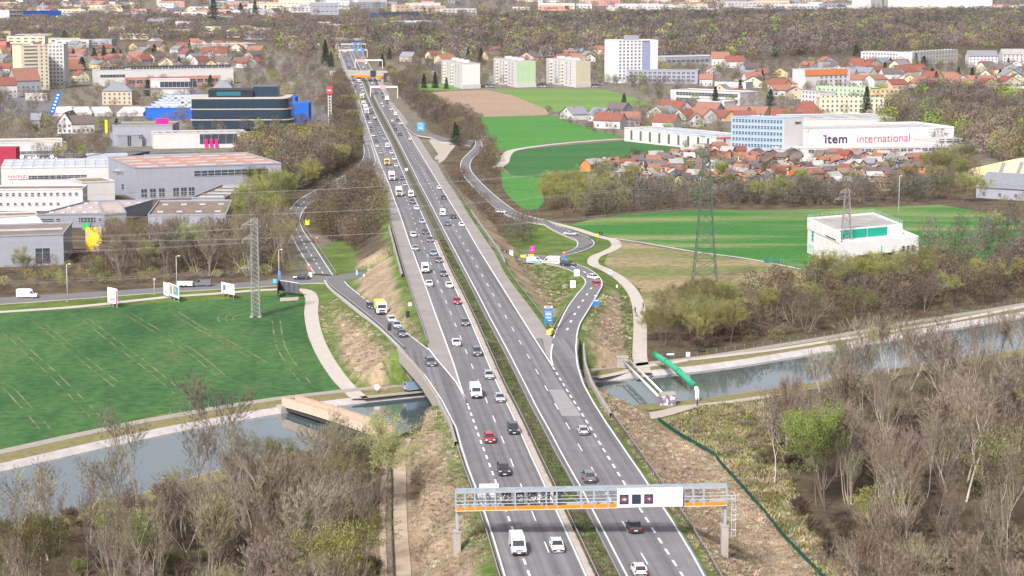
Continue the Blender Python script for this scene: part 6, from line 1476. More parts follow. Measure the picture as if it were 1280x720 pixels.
# overpass, footbridge, gantries over the far motorway
def overbridge(label,pa,pb,zt,th,wd,m,par_=1.2,band=None,name='overpass'):
    a=G(pa[0],pa[1],zt);c=G(pb[0],pb[1],zt); t=thing(name,label,'bridge',(a.x,a.y,0)); d=c-a; b=MB(); beam(b,Vector((0,0,0)),d,wd,zt-th,zt); b.build('deck',m,t)
    b=MB(); u=d.normalized(); n=Vector((u.y,-u.x,0))
    for s in(-1,1): beam(b,n*s*wd/2,d+n*s*wd/2,.3,zt,zt+par_)
    b.build('parapet',m,t)
    for k in(.03,.5,.97): b=MB(); p=d*k; b.box((p.x,p.y,(zt-th)/2-.5),(1.6,wd*.8,zt-th+1),math.atan2(d.y,d.x)); b.build('pier',conc_w,t)
    if band: b=MB(); beam(b,d*.45+n*(wd/2+.3),d*.98+n*(wd/2+.3),.2,zt-th-1.2,zt-th+.6); b.build('orange_panel',orange,t); b=MB(); beam(b,d*.76+n*(wd/2+.6),d*.86+n*(wd/2+.6),.2,zt-th-.6,zt+2.0); b.build('display',ledb,t)
    return t
overbridge('pale grey road bridge with an orange walkway crossing the far motorway',(415,90),(482,91),7.5,2.6,9,conc_w,1.4,True)
overbridge('distant pale road bridge crossing the motorway at its far end',(408,48.5),(462,48.5),8,1.8,10,conc_w,1.0)
def smallgantry(label,pa,pb,zb,m,boards):
    a=G(pa[0],pa[1],zb);c=G(pb[0],pb[1],zb); d=c-a; t=thing('sign_gantry',label,'gantry',(a.x,a.y,0)); b=MB(); beam(b,Vector((0,0,0)),d,1.0,zb,zb+1.2); b.build('crossbar',m,t)
    for k in(0,1): b=MB(); p=d*k; b.tube((p.x,p.y,-.5),(p.x,p.y,zb+.5),.35,n=6); b.build('column',m,t)
    for (f,w_,h_,mm) in boards: b=MB(); p=d*f; b.box((p.x,p.y-.7,zb+h_/2-1),(w_,.3,h_)); b.build('sign_board',mm,t)
wBS=M('sign_far_blue',(.10,.22,.50)); wgm=mat('gantry_white',(.70,.66,.60),.5)
smallgantry('thin pale sign gantry over the right half of the motorway just before the road bridge',(463,109.5),(497,109.5),7.5,wgm,[(.45,4,2.6,mat('sign_pinkred',(.7,.3,.3),.5))])
smallgantry('sign gantry with blue boards over the far motorway beyond the road bridge',(424,63.5),(459,63),7.5,wgm,[(.8,5,3.4,wBS),(.55,4.5,3.4,wBS),(.2,5,2,wYE)])
smallgantry('farthest sign gantry with blue boards under the distant road bridge',(420,56),(457,55.5),7.5,wgm,[(.8,5,3.4,wBS),(.6,5,3.4,wBS)])
smallgantry('pale gantry with pink lamps over the right carriageway beyond the road bridge',(444,76),(478,76),7,wgm,[(.2,8,2.4,mat('sign_pinkred',(.7,.3,.3),.5))])
# ---- houses: seeded rows
wallset=[wW,wW,wC,wYE,wLG,wBE]; roofset=[(rT,'red'),(rT,'red'),(rT2,'orange'),(rBr,'brown'),(rS,'grey'),(rD,'dark')]
OCC=[]
def houserow(area,where,xs_,ys_,n,seed,grp,big=1.0,rs=None):
    r=random.Random(seed); placed=[]
    for i in range(n*6):
        if len(placed)>=n: break
        x=r.uniform(*xs_); y=r.uniform(*ys_)
        if area and not inpoly(x,y,area): continue
        p=G(x,y,0)
        if any((p-q).length<14*big for q in placed): continue
        placed.append(p); s=scale_at(p); w=r.uniform(9,15)*big; rm,rn=r.choice(rs or roofset); wl=r.choice(wallset)
        al=r.random()<.6; dx=w*s; sl=r.uniform(-.25,.25)
        house('distant %s with a %s roof %s'%({True:'house side-on',False:'gable-fronted house'}[al],rn,where),(x-dx/2,y+sl*2),(x+dx/2,y-sl*2),y-r.uniform(3.2,5.6)*s*big,r.uniform(8,11)*big,wl,rm,wn=3 if s<2.2 else 4,fl_=1,group=grp,along=al,rh=r.uniform(3.2,4.8)*big,chim=s>1.6)
houserow(None,'in the town behind the school',(85,325),(54,86),60,1,'houses in the left town behind the school')
houserow(None,'at the left edge behind the towers',(-20,110),(60,104),22,2,'houses at the left edge by the tower blocks')
houserow(None,'on the left skyline behind the far wood',(-10,380),(6,28),64,3,'houses on the left skyline',1.5)
houserow([(1010,100),(1000,82),(1080,84),(1210,86),(1300,86),(1300,108),(1220,112),(1140,125),(1095,112)],'in the right town before the long white flats',(1000,1300),(82,125),58,4,'houses in the right town',1.05,[(rT,'red'),(rT,'red'),(rT2,'orange'),(rS,'grey'),(rD,'dark')])
houserow(None,'between the apartment blocks and the wood',(490,760),(66,80),20,5,'houses behind the three apartment blocks',1.1)
houserow(None,'left of the orange-topped flats',(880,1003),(84,128),16,6,'houses left of the orange-topped flats',1.0)
# the cluster by the field
cl=[((700,148),(716,150),139,'leftmost grey-roofed white house of the cluster by the pale green field',wW,rS,0),((735,151),(752,152),141,'white house with a grey roof left of the dark conifer',wW,rS,1),((757,142),(778,143),134,'grey house with a dark roof behind the conifer by the field',wLG,rD,1),((742,160),(775,161),148,'long low house with a red roof behind the bare tree',wW,rT,1),((780,157),(800,157),147,'reddish-brown roofed house right of the bare tree',wLG,rBr,1),
((808,146),(832,148),138,'white house with a grey solar roof and bright red gable behind',wW,rS,0),((820,140),(850,142),131,'house with a large bright red roof behind the solar roof',wW,rT,1),((815,163),(842,164),150,'white house with a dark red roof in front of the cluster',wW,rT,1),((840,154),(857,155),143,'white gabled house with two dark windows in the cluster',wW,rT,0),((856,152),(878,154),141,'house with an orange-red roof in the middle of the cluster',wW,rT2,1),((862,158),(880,158),148,'white gable-fronted house next to the slit-window hall',wW,rT2,0),((880,150),(905,152),143,'yellow house with a red roof behind the slit-window hall',wYE,rT,1),((905,147),(930,148),139,'house with a brown-red roof behind the yellow house',wW,rBr,1),((930,146),(955,147),139,'orange-roofed house near the yellow shrub',wBE,rT2,1),((918,152),(945,152),147,'red-roofed house left of the pale blue office',wW,rT,1),((965,152),(985,152),143,'red house with solar panels behind the pale blue office',wRD,rT,1),((846,136),(864,137),130,'small dark-roofed house at the back of the cluster',wW,rD,0),((868,140),(896,141),134,'brown-roofed house at the back of the cluster',wLG,rBr,1)]
for a,c,tp,lb,wl,rf,al in cl: house(lb,a,c,tp+2,11,wl,rf,wn=3,fl_=1,along=bool(al),rh=4.2)
# allotment huts
r=random.Random(21); hT=mat('hut_roof_red',(.20,.075,.055),.9,.25,1); hO=mat('hut_roof_rust',(.24,.12,.075),.9,.25,1); hutw=[(wW,'white'),(wBR,'brown'),(wBR,'brown'),(wOR,'orange'),(wYE,'yellow'),(wRD,'red'),(wSL,'blue'),(wBE,'beige'),(wBE,'beige')]; hutr=[(hT,'red'),(hO,'rust-coloured'),(rBr,'brown'),(rG,'grey'),(rD,'dark'),(rBr,'brown'),(rS,'slate grey'),(rW,'white'),(rD,'dark'),(rB,'earth-brown'),(rG,'grey')]
ga=[(735,212),(790,205),(850,196),(885,188),(940,196),(1000,197),(1180,199),(1175,205),(1130,225),(1110,238),(930,240),(780,228)]
pl_=[]; HUTS=[]
for i in range(1500):
    if len(pl_)>=190: break
    x=r.uniform(735,1180);y=r.uniform(188,240)
    if not inpoly(x,y,ga): continue
    p=G(x,y,0)
    if any(abs(p.x-q.x)<6.2 and abs(p.y-q.y)<9 for q in pl_): continue
    pl_.append(p); s=scale_at(p); w=r.uniform(3.6,6.5); wl,wn_=r.choice(hutw); rf,rn=r.choice(hutr); al=r.random()<.6
    house('small %s allotment hut with a %s roof'%(wn_,rn),(x-w*s/2,y+r.uniform(-.8,.8)),(x+w*s/2,y+r.uniform(-.8,.8)),y-r.uniform(2.6,3.4)*s,r.uniform(3.5,5.5),wl,rf,cat='hut',wn=2,group='huts in the allotment gardens below the lettered hall',along=al,rh=r.uniform(1.4,2.2),chim=False)
# far blocks on the skyline
r=random.Random(5)
def skyline(xs_,ys_,n,grp,where,hh=(9,18),wd=(30,80)):
    for i in range(n):
        x=r.uniform(*xs_);y=r.uniform(*ys_); p=G(x,y,0); s=scale_at(p); w=r.uniform(*wd); wl,wn_=r.choice([(wW,'white'),(wW,'white'),(wC,'cream'),(wLG,'grey'),(wBE,'beige'),(wW,'white'),(wPK,'reddish')]); h=r.uniform(*hh)
        bld('far-off %s building %s'%(wn_,where),(x,y),(x+w*s,y+r.uniform(-.4,.4)),0,r.uniform(12,25),wl,r.choice([rG,rW,rT2,rR]),group=grp,h=h,wins=[(max(2,int(w/9)),h*k,5,1.8,.02,.98) for k in(.3,.7)],par=.4)
skyline((-20,330),(-6,14),26,'far-off buildings on the left skyline','on the left skyline')
skyline((260,560),(8,19),22,'far-off buildings on the skyline above the motorway','on the skyline above the motorway',(12,26),(30,90))
skyline((330,640),(-10,6),16,'far-off buildings on the skyline above the motorway','on the skyline above the motorway',(12,22))
skyline((640,1090),(6,19),40,'far-off buildings on the skyline behind the big wood','on the skyline behind the big wood',(9,22),(30,110))
skyline((640,1300),(-12,5),40,'far-off buildings on the skyline behind the big wood','on the skyline behind the big wood',(9,24),(40,140))
skyline((1210,1290),(8,18),9,'far-off buildings on the skyline behind the big wood','on the skyline behind the big wood',(8,14))
skyline((-20,330),(14,24),26,'far-off buildings on the left skyline','on the left skyline',(9,16),(20,60))
skyline((0,330),(20,32),20,'low buildings behind the far left wood','behind the far left wood',(6,12),(25,60))
skyline((-10,430),(27,50),34,'small pale buildings among the trees of the far left wood','among the trees of the far left wood',(7,11),(16,42))
skyline((0,120),(48,62),8,'low buildings left of the far meadow','left of the far meadow',(6,10),(25,60))
# ================================================================ trees
barkl=mat('bark_light_grey',(.36,.315,.26),.95,.2,2,rand=.2); bark=mat('bark_grey_brown',(.17,.135,.11),.95,.2,2,objcol=False,rand=.25); barkp=mat('bark_pale',(.50,.45,.40),.9,.25,3); barkd=mat('bark_dark',(.07,.055,.045),.95,.2,2)
twigm=mat('twigs',(1,1,1),.95,.35,.35,objcol=True,spec=.05); leafm=mat('young_leaves',(1,1,1),.8,.5,.45,objcol=True,spec=.15); needm=mat('needles',(1,1,1),.85,.5,.8,objcol=True,spec=.1)
TEMPL={}
def grow(seed,h,spread,nl,leaf=None,stems=1,tw=.05,dens=1.0,upright=.55,low=.34,nt=5,barkmat=None,thin=1.0,curl=.2):
    """one tree: forking limbs as tapered tubes and, for the crown, fine twigs or small leaves"""
    r=random.Random(seed); T=MB(); K=MB(); tips=[]
    def seg(p,d,L,rad,lev,n):
        d=d.normalized(); tp=.85 if (lev==0 and low>.4) else .364; q=p; k=3 if lev<2 else 2
        for i in range(k):
            dd=(d+Vector((r.uniform(-curl,curl),r.uniform(-curl,curl),r.uniform(-.02,.16)))).normalized(); q2=q+dd*(L/k); r0=rad*(1-tp*i/k); r1=rad*(1-tp*(i+1)/k)
            T.tube(q,q2,max(r0,.012),max(r1,.010),5 if lev==0 else (4 if lev==1 else 3),cap=False)
            if (lev>0 or (i+1)/k>low): side(q2,dd,L,rad*.6,lev,n if i==k-1 else max(1,n//2))
            q=q2; d=dd
        return q,d
    def side(p,d,L,rad,lev,n):
        if lev>=nl: 
            tips.append((p,d,L)); return
        for i in range(n):
            a=r.uniform(0,6.283); w=d.orthogonal().normalized(); w=Matrix.Rotation(a,3,d)@w
            nd=(d*upright+w*(1-upright)*r.uniform(.6,1.3)*spread+Vector((0,0,.12))).normalized()
            seg2(p,nd,L*r.uniform(.48,.72),rad*r.uniform(.45,.7),lev+1,n)
    def seg2(p,d,L,rad,lev,n):
        q,dd=seg(p,d,L,rad,lev,n); tips.append((q,dd,L*.6)); tips.append(((p+q)/2,dd,L*.6))
    for s_ in range(stems):
        d0=Vector((r.uniform(-.12,.12),r.uniform(-.12,.12),1)) if stems==1 else Vector((r.uniform(-.55,.55),r.uniform(-.55,.55),1))
        base=Vector((0,0,-.3)) if stems==1 else Vector((r.uniform(-.5,.5),r.uniform(-.5,.5),-.3))
        seg(base,d0,h*(.85 if low>.4 else (.62 if nl>1 else .8))*r.uniform(.85,1.1),h*.016*thin*(1 if stems==1 else .6),0,4)
    cap_=int(9000*dens)
    for (p,d,L) in tips:
        for i in range(nt):
            if len(K.f)>cap_: break
            w=Vector((r.gauss(0,1),r.gauss(0,1),r.gauss(.3,.7))).normalized()
            if leaf is None:
                nd=(d*.8+w*.75+Vector((0,0,.25))).normalized(); l=r.uniform(.5,1.3)*min(1.3,max(.5,L*.5)); o=p+d*r.uniform(-.4,.2)*L*.5; sd=nd.cross(w).normalized()*tw*r.uniform(.6,1.2)
                K.add([o-sd,o+sd,o+nd*l],[(0,1,2)])
            else:
                o=p+w*r.uniform(.1,leaf[1]); u=Vector((r.gauss(0,1),r.gauss(0,1),r.gauss(0,1))).normalized(); v=u.orthogonal().normalized(); s0=leaf[0]*r.uniform(.5,1.2)
                K.add([o-u*s0,o+v*s0*.8,o+u*s0],[(0,1,2)])
    sc=h/max(1e-3,max(v[2] for v in T.v)); 
    T.v=[(x*sc,y*sc,z*sc) for x,y,z in T.v]; K.v=[(x*sc,y*sc,z*sc) for x,y,z in K.v]
    return T,K
def conifer(seed,h,w,n=2600,cs=.45):
    r=random.Random(seed); T=MB(); K=MB(); T.tube((0,0,-.3),(0,0,h*.95),h*.018,.03,6)
    lay=int(h*1.6)
    for i in range(lay):
        z=h*(.08+.9*i/lay); rad=w*(1-i/lay)**.85+.15
        for k in range(7): 
            a=r.uniform(0,6.283); T.tube((0,0,z),(math.cos(a)*rad*.8,math.sin(a)*rad*.8,z-.12*rad),.04,.015,3,cap=False)
    for i in range(n):
        f=r.random()**1.25; z=h*(.06+.94*f); rad=(w*(1-f)**.8+.12)*(1+.25*math.sin(f*lay*6.28))*r.uniform(.35,1.08); a=r.uniform(0,6.283)
        o=Vector((math.cos(a)*rad,math.sin(a)*rad,z-.15*rad)); u=Vector((math.cos(a),math.sin(a),-.35+r.gauss(0,.25))).normalized(); v=Vector((-u.y,u.x,r.gauss(0,.4))).normalized()
        K.add([o-v*cs*.5,o+v*cs*.5,o+u*cs*1.3],[(0,1,2)])
    return T,K
def arr(T,K,ct,ck):
    """merge into plain arrays for the wood masses"""
    V=[];Fc=[];C=[]
    o=0
    for B_,c in((T,ct),(K,ck)):
        V+=B_.v
        for f in B_.f:
            for i in range(1,len(f)-1): Fc.append((f[0]+o,f[i]+o,f[i+1]+o))
        C+=[c]*len(B_.v); o=len(V)
    return np.array(V,np.float32),np.array(Fc,np.int32),np.array(C,np.float32)
def master(name,TK,bm_,cm):
    T,K=TK; root=thing(name,'x','tree'); T.build('trunk',bm_,root,True); K.build('crown',cm,root); return root
def tallbare(sd,sp,u,lw,bk,h=17,th=1.0,nt=4): return master('bare_tree',grow(sd,h,sp,3,tw=.034,nt=nt,upright=u,dens=.95,thin=th,low=lw),bk,twigm)
BARE=[tallbare(1,.8,.60,.42,barkl),tallbare(2,1.0,.55,.42,bark,15,1.2),tallbare(3,.6,.68,.55,barkl,18,.9),tallbare(4,.85,.58,.5,barkl,17,1.0),tallbare(5,.5,.72,.6,barkl,19,.85),tallbare(6,.6,.66,.45,bark,16,1.0)]
BARES=[master('bare_tree',grow(s,12,sp,3,stems=4,tw=.042,nt=3,upright=.68,dens=.8,thin=1.0),barkl,twigm) for s,sp in((11,.9),(12,1.1),(13,.8))]
BIRCH=[master('birch_tree',grow(s,17,.7,2,tw=.04,nt=6,upright=.66,dens=.6,thin=.8),barkp,twigm) for s in(21,22)]
WIL=[master('budding_tree',grow(s,13,sp,3,leaf=(.17,.9),stems=st,nt=6,upright=.55,dens=1.5,thin=.8),bark,leafm) for s,sp,st in((31,1.0,1),(32,1.1,3),(33,.8,3))]
DENSE=master('leafy_tree',grow(41,15,1.0,3,leaf=(.15,1.1),nt=12,stems=3,upright=.56,dens=2.6),bark,leafm)
SHR=[master('shrub',grow(s,4.6,1.2,2,stems=9,tw=.035,nt=7,upright=.5,dens=.8,thin=.9,curl=.35),bark,twigm) for s in(51,52,53)]
SHL=[master('leafy_shrub',grow(s,4.2,1.2,2,leaf=(.13,.6),stems=7,nt=8,upright=.45,dens=.9,curl=.3),bark,leafm) for s in(56,57)]
CON=[master('conifer_tree',conifer(s,14,w),barkd,needm) for s,w in((61,3.6),(62,2.8))]
PINE=master('pine_tree',conifer(66,12,5.0,2200,.55),barkd,needm)
BIGT=master('bare_tree',grow(71,19,.95,3,tw=.017,nt=13,upright=.60,dens=4.0,thin=1.2,low=.45),barkl,twigm)
ALLM=[BIGT]+BARE+BARES+BIRCH+WIL+[DENSE]+SHR+SHL+CON+[PINE]
def jit(c,a=.12,r_=None):
    r_=r_ or R; k=1+r_.uniform(-a,a)*1.5; return tuple(max(.005,min(1,x*k*(1+r_.uniform(-a,a)*.5))) for x in c)
PAL={'bare':[(.27,.215,.165),(.235,.18,.14),(.31,.255,.205),(.235,.17,.13),(.27,.235,.15)],'red':[(.19,.135,.10),(.215,.155,.12),(.17,.135,.105),(.235,.19,.145),(.215,.19,.10)],'olive':[(.26,.25,.09),(.22,.23,.09),(.29,.27,.12)],'lime':[(.30,.38,.07),(.26,.35,.08)],'yel':[(.34,.33,.10),(.30,.31,.10),(.26,.28,.11)],'dark':[(.035,.065,.04),(.045,.075,.045),(.03,.055,.045)],'grey':[(.235,.205,.17),(.20,.175,.145),(.22,.20,.14)]}
QUEUE=[]   # bare trees waiting for the 300 largest to be picked
def pts_in(pix,n,md,seed,wpoly=None):
    r=random.Random(seed); w=wpoly or wp(pix); x0=min(p[0] for p in w);x1=max(p[0] for p in w);y0=min(p[1] for p in w);y1=max(p[1] for p in w)
    out=[];tries=0; g={}
    while len(out)<n and tries<n*40:
        tries+=1; x=r.uniform(x0,x1);y=r.uniform(y0,y1)
        if not inpoly(x,y,w): continue
        k=(int(x//md),int(y//md)); ok=True
        for a in(-1,0,1):
            for b_ in(-1,0,1):
                for q in g.get((k[0]+a,k[1]+b_),()):
                    if (q[0]-x)**2+(q[1]-y)**2<md*md: ok=False
        if ok: g.setdefault(k,[]).append((x,y)); out.append((x,y))
    return out
def onroad(x,y,m=1.5):
    for S in ROADS:
        for (p,h1),(q,h2) in S:
            dx,dy=q.x-p.x,q.y-p.y; L2=dx*dx+dy*dy
            if L2<1e-6: continue
            if abs(p.x-x)>60 or abs(p.y-y)>60: continue
            t=max(0,min(1,((x-p.x)*dx+(y-p.y)*dy)/L2))
            if math.hypot(x-p.x-t*dx,y-p.y-t*dy)<max(h1,h2)+m: return True
    return False
ROADS=[[(a,c) for a,c in zip(S[::2],S[2::2])] for S in MS+STRIPS]
def wood(where,pix,n,md,seed,hr,pal,kinds,grp,margin=2.0,minclear=None):
    r=random.Random(seed)
    for x,y in pts_in(pix,n,md,seed):
        if onroad(x,y,margin): continue
        k=r.choices([a for a,_ in kinds],[b_ for _,b_ in kinds])[0]; h=r.uniform(*hr); z=terr(x,y)-.1
        if z<-.8: continue
        add_tree(k,(x,y,z),h,pal,r,where,grp)
SIZEWORD=[(.82,'slender'),(1.1,'medium'),(9,'tall')]
HUE={'bare':'brown','red':'reddish-brown','grey':'pale grey','olive':'olive-green','lime':'bright lime-green','yel':'yellow-green','dark':'dark'}
def add_tree(k,p,h,pal,r,where,grp,col=None,label=None):
    c=col or jit(r.choice(PAL[pal if k not in('bud','budyel') or pal in('lime','olive','yel') else r.choice(['yel','olive'])]),.12,r); rz=r.uniform(0,6.28)
    if k=='bare': m=(BIGT if (label and p[1]<420) else r.choice(BARE)); h0=(18 if m is BIGT else 17); lab='leafless %s tree %s'%(HUE.get(pal,'brown'),where)
    elif k=='multi': m=r.choice(BARES); h0=12; lab='leafless %s many-stemmed tree %s'%(HUE.get(pal,'brown'),where)
    elif k=='birch': m=r.choice(BIRCH); h0=17; lab='pale-stemmed bare birch %s'%where
    elif k=='bud': m=r.choice(WIL); h0=13; lab='budding %s tree %s'%(HUE[pal] if pal in('lime','olive','yel') else 'yellow-green',where)
    elif k=='shrub': m=r.choice(SHR); h0=4.6; lab='bare %s shrub %s'%(HUE.get(pal,'brown'),where); h=h*.33; c=tuple(q*.72 for q in c)
    elif k=='lshrub': m=r.choice(SHL); h0=4.2; h=h*.38; c=jit(r.choice(PAL['olive']),.12,r); lab='small olive-green bush %s'%where
    elif k=='con': m=r.choice(CON); h0=14; c=jit(r.choice(PAL['dark']),.1,r); lab='dark conifer %s'%where
    elif k=='pine': m=PINE; h0=13; c=jit(r.choice(PAL['dark']),.1,r); lab='dark pine %s'%where
    s=h/h0; wd=s*r.uniform(.85,1.15)
    if k in('bare','multi') and not label: QUEUE.append((h*scale_at(p),m,p,rz,lab,grp,c,(wd,wd,s))); return
    if k in('shrub','lshrub') and not label: SHQ.append((h*scale_at(p),m,p,rz,lab,grp+(' shrubs'),c,(wd,wd,s))); return
    return dup(m,p,rz,label or lab,grp if not label else None,c,(wd,wd,s),cat={'con':'conifer','pine':'pine','shrub':'shrub','lshrub':'shrub'}.get(k,'tree'))
SHQ=[]
wood('in the near wood left of the dirt track',[(-120,800),(-60,745),(60,715),(170,680),(250,662),(350,640),(455,600),(476,610),(474,720),(470,950),(-200,950)],85,4.8,101,(11,18),'bare',[('bare',8),('multi',3),('birch',.5),('bud',1.3)],'trees of the near wood on the left')
wood('on the floor of the near left wood',[(-120,800),(-60,685),(170,632),(250,608),(350,583),(460,560),(480,600),(478,720),(474,950),(-200,950)],170,3.4,102,(7,12),'bare',[('shrub',7),('lshrub',1)],'near left wood')
wood('in the near wood right of the canal bank meadow',[(965,520),(1047,486),(1125,472),(1200,462),(1350,440),(1420,440),(1500,900),(1130,950),(1060,740),(1000,650),(985,600),(955,560)],175,4.6,103,(11,18.5),'bare',[('bare',9),('multi',2),('birch',1.6),('bud',.35)],'trees of the near wood on the right')
wood('on the floor of the near right wood',[(935,545),(968,520),(1047,490),(1200,466),(1420,440),(1500,950),(1120,950),(1050,720),(985,650),(955,590)],190,3.6,104,(7,12),'red',[('shrub',7),('lshrub',1)],'near right wood')
wood('on the rough grass right of the green membrane fence',[(850,530),(880,520),(930,512),(960,540),(975,600),(960,610),(900,565)],16,4,105,(4,7),'grey',[('shrub',3),('lshrub',3)],'rough grass')
wood('in the reddish wood between meadow and canal',[(905,392),(960,378),(1010,362),(1060,356),(1150,350),(1290,340),(1420,330),(1420,352),(1290,368),(1160,394),(1047,412),(960,424),(905,430)],135,5.0,106,(7.5,11),'red',[('bare',5),('multi',5),('bud',.9)],'trees of the reddish wood')
wood('in the undergrowth of the reddish wood',[(830,440),(905,385),(960,372),(1010,356),(1150,345),(1420,320),(1420,356),(1290,372),(1160,398),(1047,416),(960,428),(870,442)],190,4.0,107,(8,12),'red',[('shrub',1)],'reddish wood')
wood('in the olive-green clump right of the brown slope',[(815,438),(818,412),(845,398),(900,392),(915,400),(910,428),(870,438)],32,4.5,108,(8,11),'olive',[('bud',1)],'trees of the olive clump')
wood('in front of the white building with green panels',[(1030,352),(1150,345),(1180,352),(1160,362),(1080,372),(1020,366)],22,4.5,109,(8,11.5),'yel',[('bud',1)],'budding trees in front of the white building')
wood('on the scrub behind the canal wood at the right edge',[(1155,345),(1150,315),(1200,300),(1230,272),(1300,262),(1420,262),(1420,345)],62,5.0,110,(8,12),'grey',[('bare',4),('multi',3),('bud',1.2)],'trees of the scrub at the right edge')
wood('in the scrub at the right edge',[(1150,340),(1150,318),(1210,295),(1240,275),(1420,265),(1420,340)],90,4.5,111,(7,10),'red',[('shrub',1)],'right edge scrub')
wood('in the belt between the allotments and the green field',[(720,279),(770,268),(875,259),(960,260),(1060,257),(1170,252),(1180,240),(1060,243),(960,244),(870,243),(790,240),(740,250)],150,4.2,112,(7,11),'grey',[('bare',5),('multi',5),('bud',.6)],'trees of the allotment belt')
wood('at the left end of the allotment belt',[(672,268),(680,240),(740,230),(800,228),(770,262),(720,277)],34,5.5,113,(9,12),'yel',[('bud',3),('bare',1.5)],'budding trees at the left end of the belt')
wood('along the foot of the allotment belt',[(690,274),(770,267),(875,260),(1060,258),(1170,254),(1172,248),(1060,250),(875,252),(770,258),(700,268)],120,4.5,114,(6,9),'red',[('shrub',1)],'allotment belt foot')
wood('on the bare slope behind the right allotment end',[(1170,250),(1160,215),(1200,200),(1215,215),(1225,258)],30,6,115,(10,14),'grey',[('bare',4),('bud',2)],'trees right of the allotments')
wood('among the allotment huts',[(740,212),(850,196),(940,198),(1170,202),(1110,242),(930,243),(780,232)],65,8,116,(4.5,8),'grey',[('multi',4),('bud',1.2)],'small trees among the allotment huts')
wood('in the belt before the industrial halls',[(135,345),(130,325),(190,318),(290,315),(300,300),(350,296),(368,318),(372,338),(320,345)],95,4.2,117,(10,15),'bare',[('bare',6),('multi',4),('bud',1.4)],'trees of the industrial belt')
wood('in the scrub along the local road',[(-40,366),(-40,342),(60,338),(130,330),(330,325),(372,320),(376,338),(320,346),(200,353),(60,360)],150,4.0,118,(6,10),'bare',[('shrub',8),('lshrub',2)],'local road scrub')
wood('before the pale blue workshop at the left edge',[(-40,350),(-40,345),(90,338),(130,332),(130,350)],16,5,119,(6,9),'red',[('bare',3),('bud',1)],'trees before the workshop')
wood('beside the bend of the loop road, outer side',[(298,300),(300,262),(352,246),(362,262),(356,292)],34,4.8,120,(12,16),'yel',[('bud',2),('bare',3)],'trees outside the loop road')
wood('on the island inside the loop road',[(388,272),(398,256),(440,236),(466,216),(482,240),(491,285),(488,305),(440,318),(408,305),(392,290)],95,4.4,121,(8,12),'red',[('bare',5),('multi',5)],'trees on the island inside the loop road')
wood('under the trees on the island inside the loop road',[(388,276),(398,258),(440,238),(466,220),(484,250),(484,300),(440,314),(408,308)],60,4.4,122,(7,10),'red',[('shrub',1)],'loop island')
wood('left of the far motorway above the loop road',[(352,244),(360,205),(420,180),(415,150),(418,110),(425,98),(440,135),(447,172),(447,198),(425,214),(400,228),(380,240)],300,4.4,123,(9,13),'red',[('bare',5),('multi',4),('bud',.5)],'trees left of the far motorway')
wood('right of the far motorway before the ploughed field',[(484,92),(520,108),(522,120),(560,140),(592,150),(612,185),(628,230),(640,258),(610,252),(590,228),(575,195),(560,170),(530,158),(500,122)],260,4.6,124,(7,11),'red',[('bare',4),('multi',5),('shrub',2),('bud',.4)],'trees right of the far motorway')
wood('between the right hard shoulder and the narrow road',[(560,208),(575,212),(590,235),(612,258),(640,278),(648,300),(640,316),(625,312),(600,280),(575,248)],60,4.4,125,(5,8),'red',[('multi',4),('shrub',5)],'bushes above the right hard shoulder')
wood('on the verge left of the roundabout exit',[(634,312),(640,296),(660,292),(668,302),(655,313)],6,5,126,(9,11),'grey',[('bare',1)],'trees left of the roundabout exit')
wood('at the foot of the right motorway slope',[(757,455),(752,420),(768,380),(790,400),(795,450)],0,5,127,(3,5),'red',[('shrub',1)],'slope')
QUEUE.sort(key=lambda q:-q[0]); SHQ.sort(key=lambda q:-q[0])
for s_,m,p,rz,lab,grp,c,scl in QUEUE[:292]: dup(m,p,rz,lab,grp,c,scl,cat='tree')
for s_,m,p,rz,lab,grp,c,scl in SHQ[:300]: dup(m,p,rz,lab,grp,c,scl,cat='shrub')
# ---- single trees the photograph lets one tell apart
r=random.Random(77)
def solo(k,px,py,h,label,pal='bare',col=None,z=0):
    p=G(px,py,z); return add_tree(k,tuple(p),h,pal,r,'',None,col,label)
def dense(px,py,h,label,col):
    p=G(px,py,0); return dup(DENSE,tuple(p),r.uniform(0,6),label,None,col,h/15,cat='tree')
dense(1030,640,18.5,'large bright lime-green tree standing in the near right wood',(.25,.33,.08))
dense(985,612,9,'smaller lime-green tree left below the large bright one',(.26,.35,.07)) if False else None
dense(832,176,9,'round bright green shrub-like tree beside the slit-window hall',(.14,.30,.05))
dense(1000,236,9,'fresh green tree in the middle of the allotments',(.24,.33,.08)); dense(905,232,11,'yellow-green tree left of the allotment centre',(.30,.36,.10))
dense(1100,450,9,'light yellow-green tree on the near canal bank at right',(.32,.36,.11))
dense(1045,462,7,'pale green small tree on the near canal bank, left of the yellow-green one',(.30,.35,.12))
dense(338,640,13,'broad olive-yellow tree at the right of the near left wood',(.30,.30,.09))
dense(40,175,9,'olive-green tree before the grey-roofed houses at far left',(.24,.26,.08))
dense(1172,138,11,'tall bright green tree right of the lettered hall, left one',(.27,.34,.09)); dense(1195,146,14,'broad olive tree right of the lettered hall',(.26,.29,.10)); dense(1212,150,11,'bright green tree at the right end of the lettered hall row',(.25,.35,.09))
dense(1253,116,9,'light green tree before the red modern flats',(.30,.36,.10)) if False else None
solo('bare',295,640,23,'tall grey leafless tree rising above the canal in the near left wood','grey')
solo('bare',175,655,19,'leafless tree with a fan-shaped crown reaching over the canal, left of the tall grey one','grey')
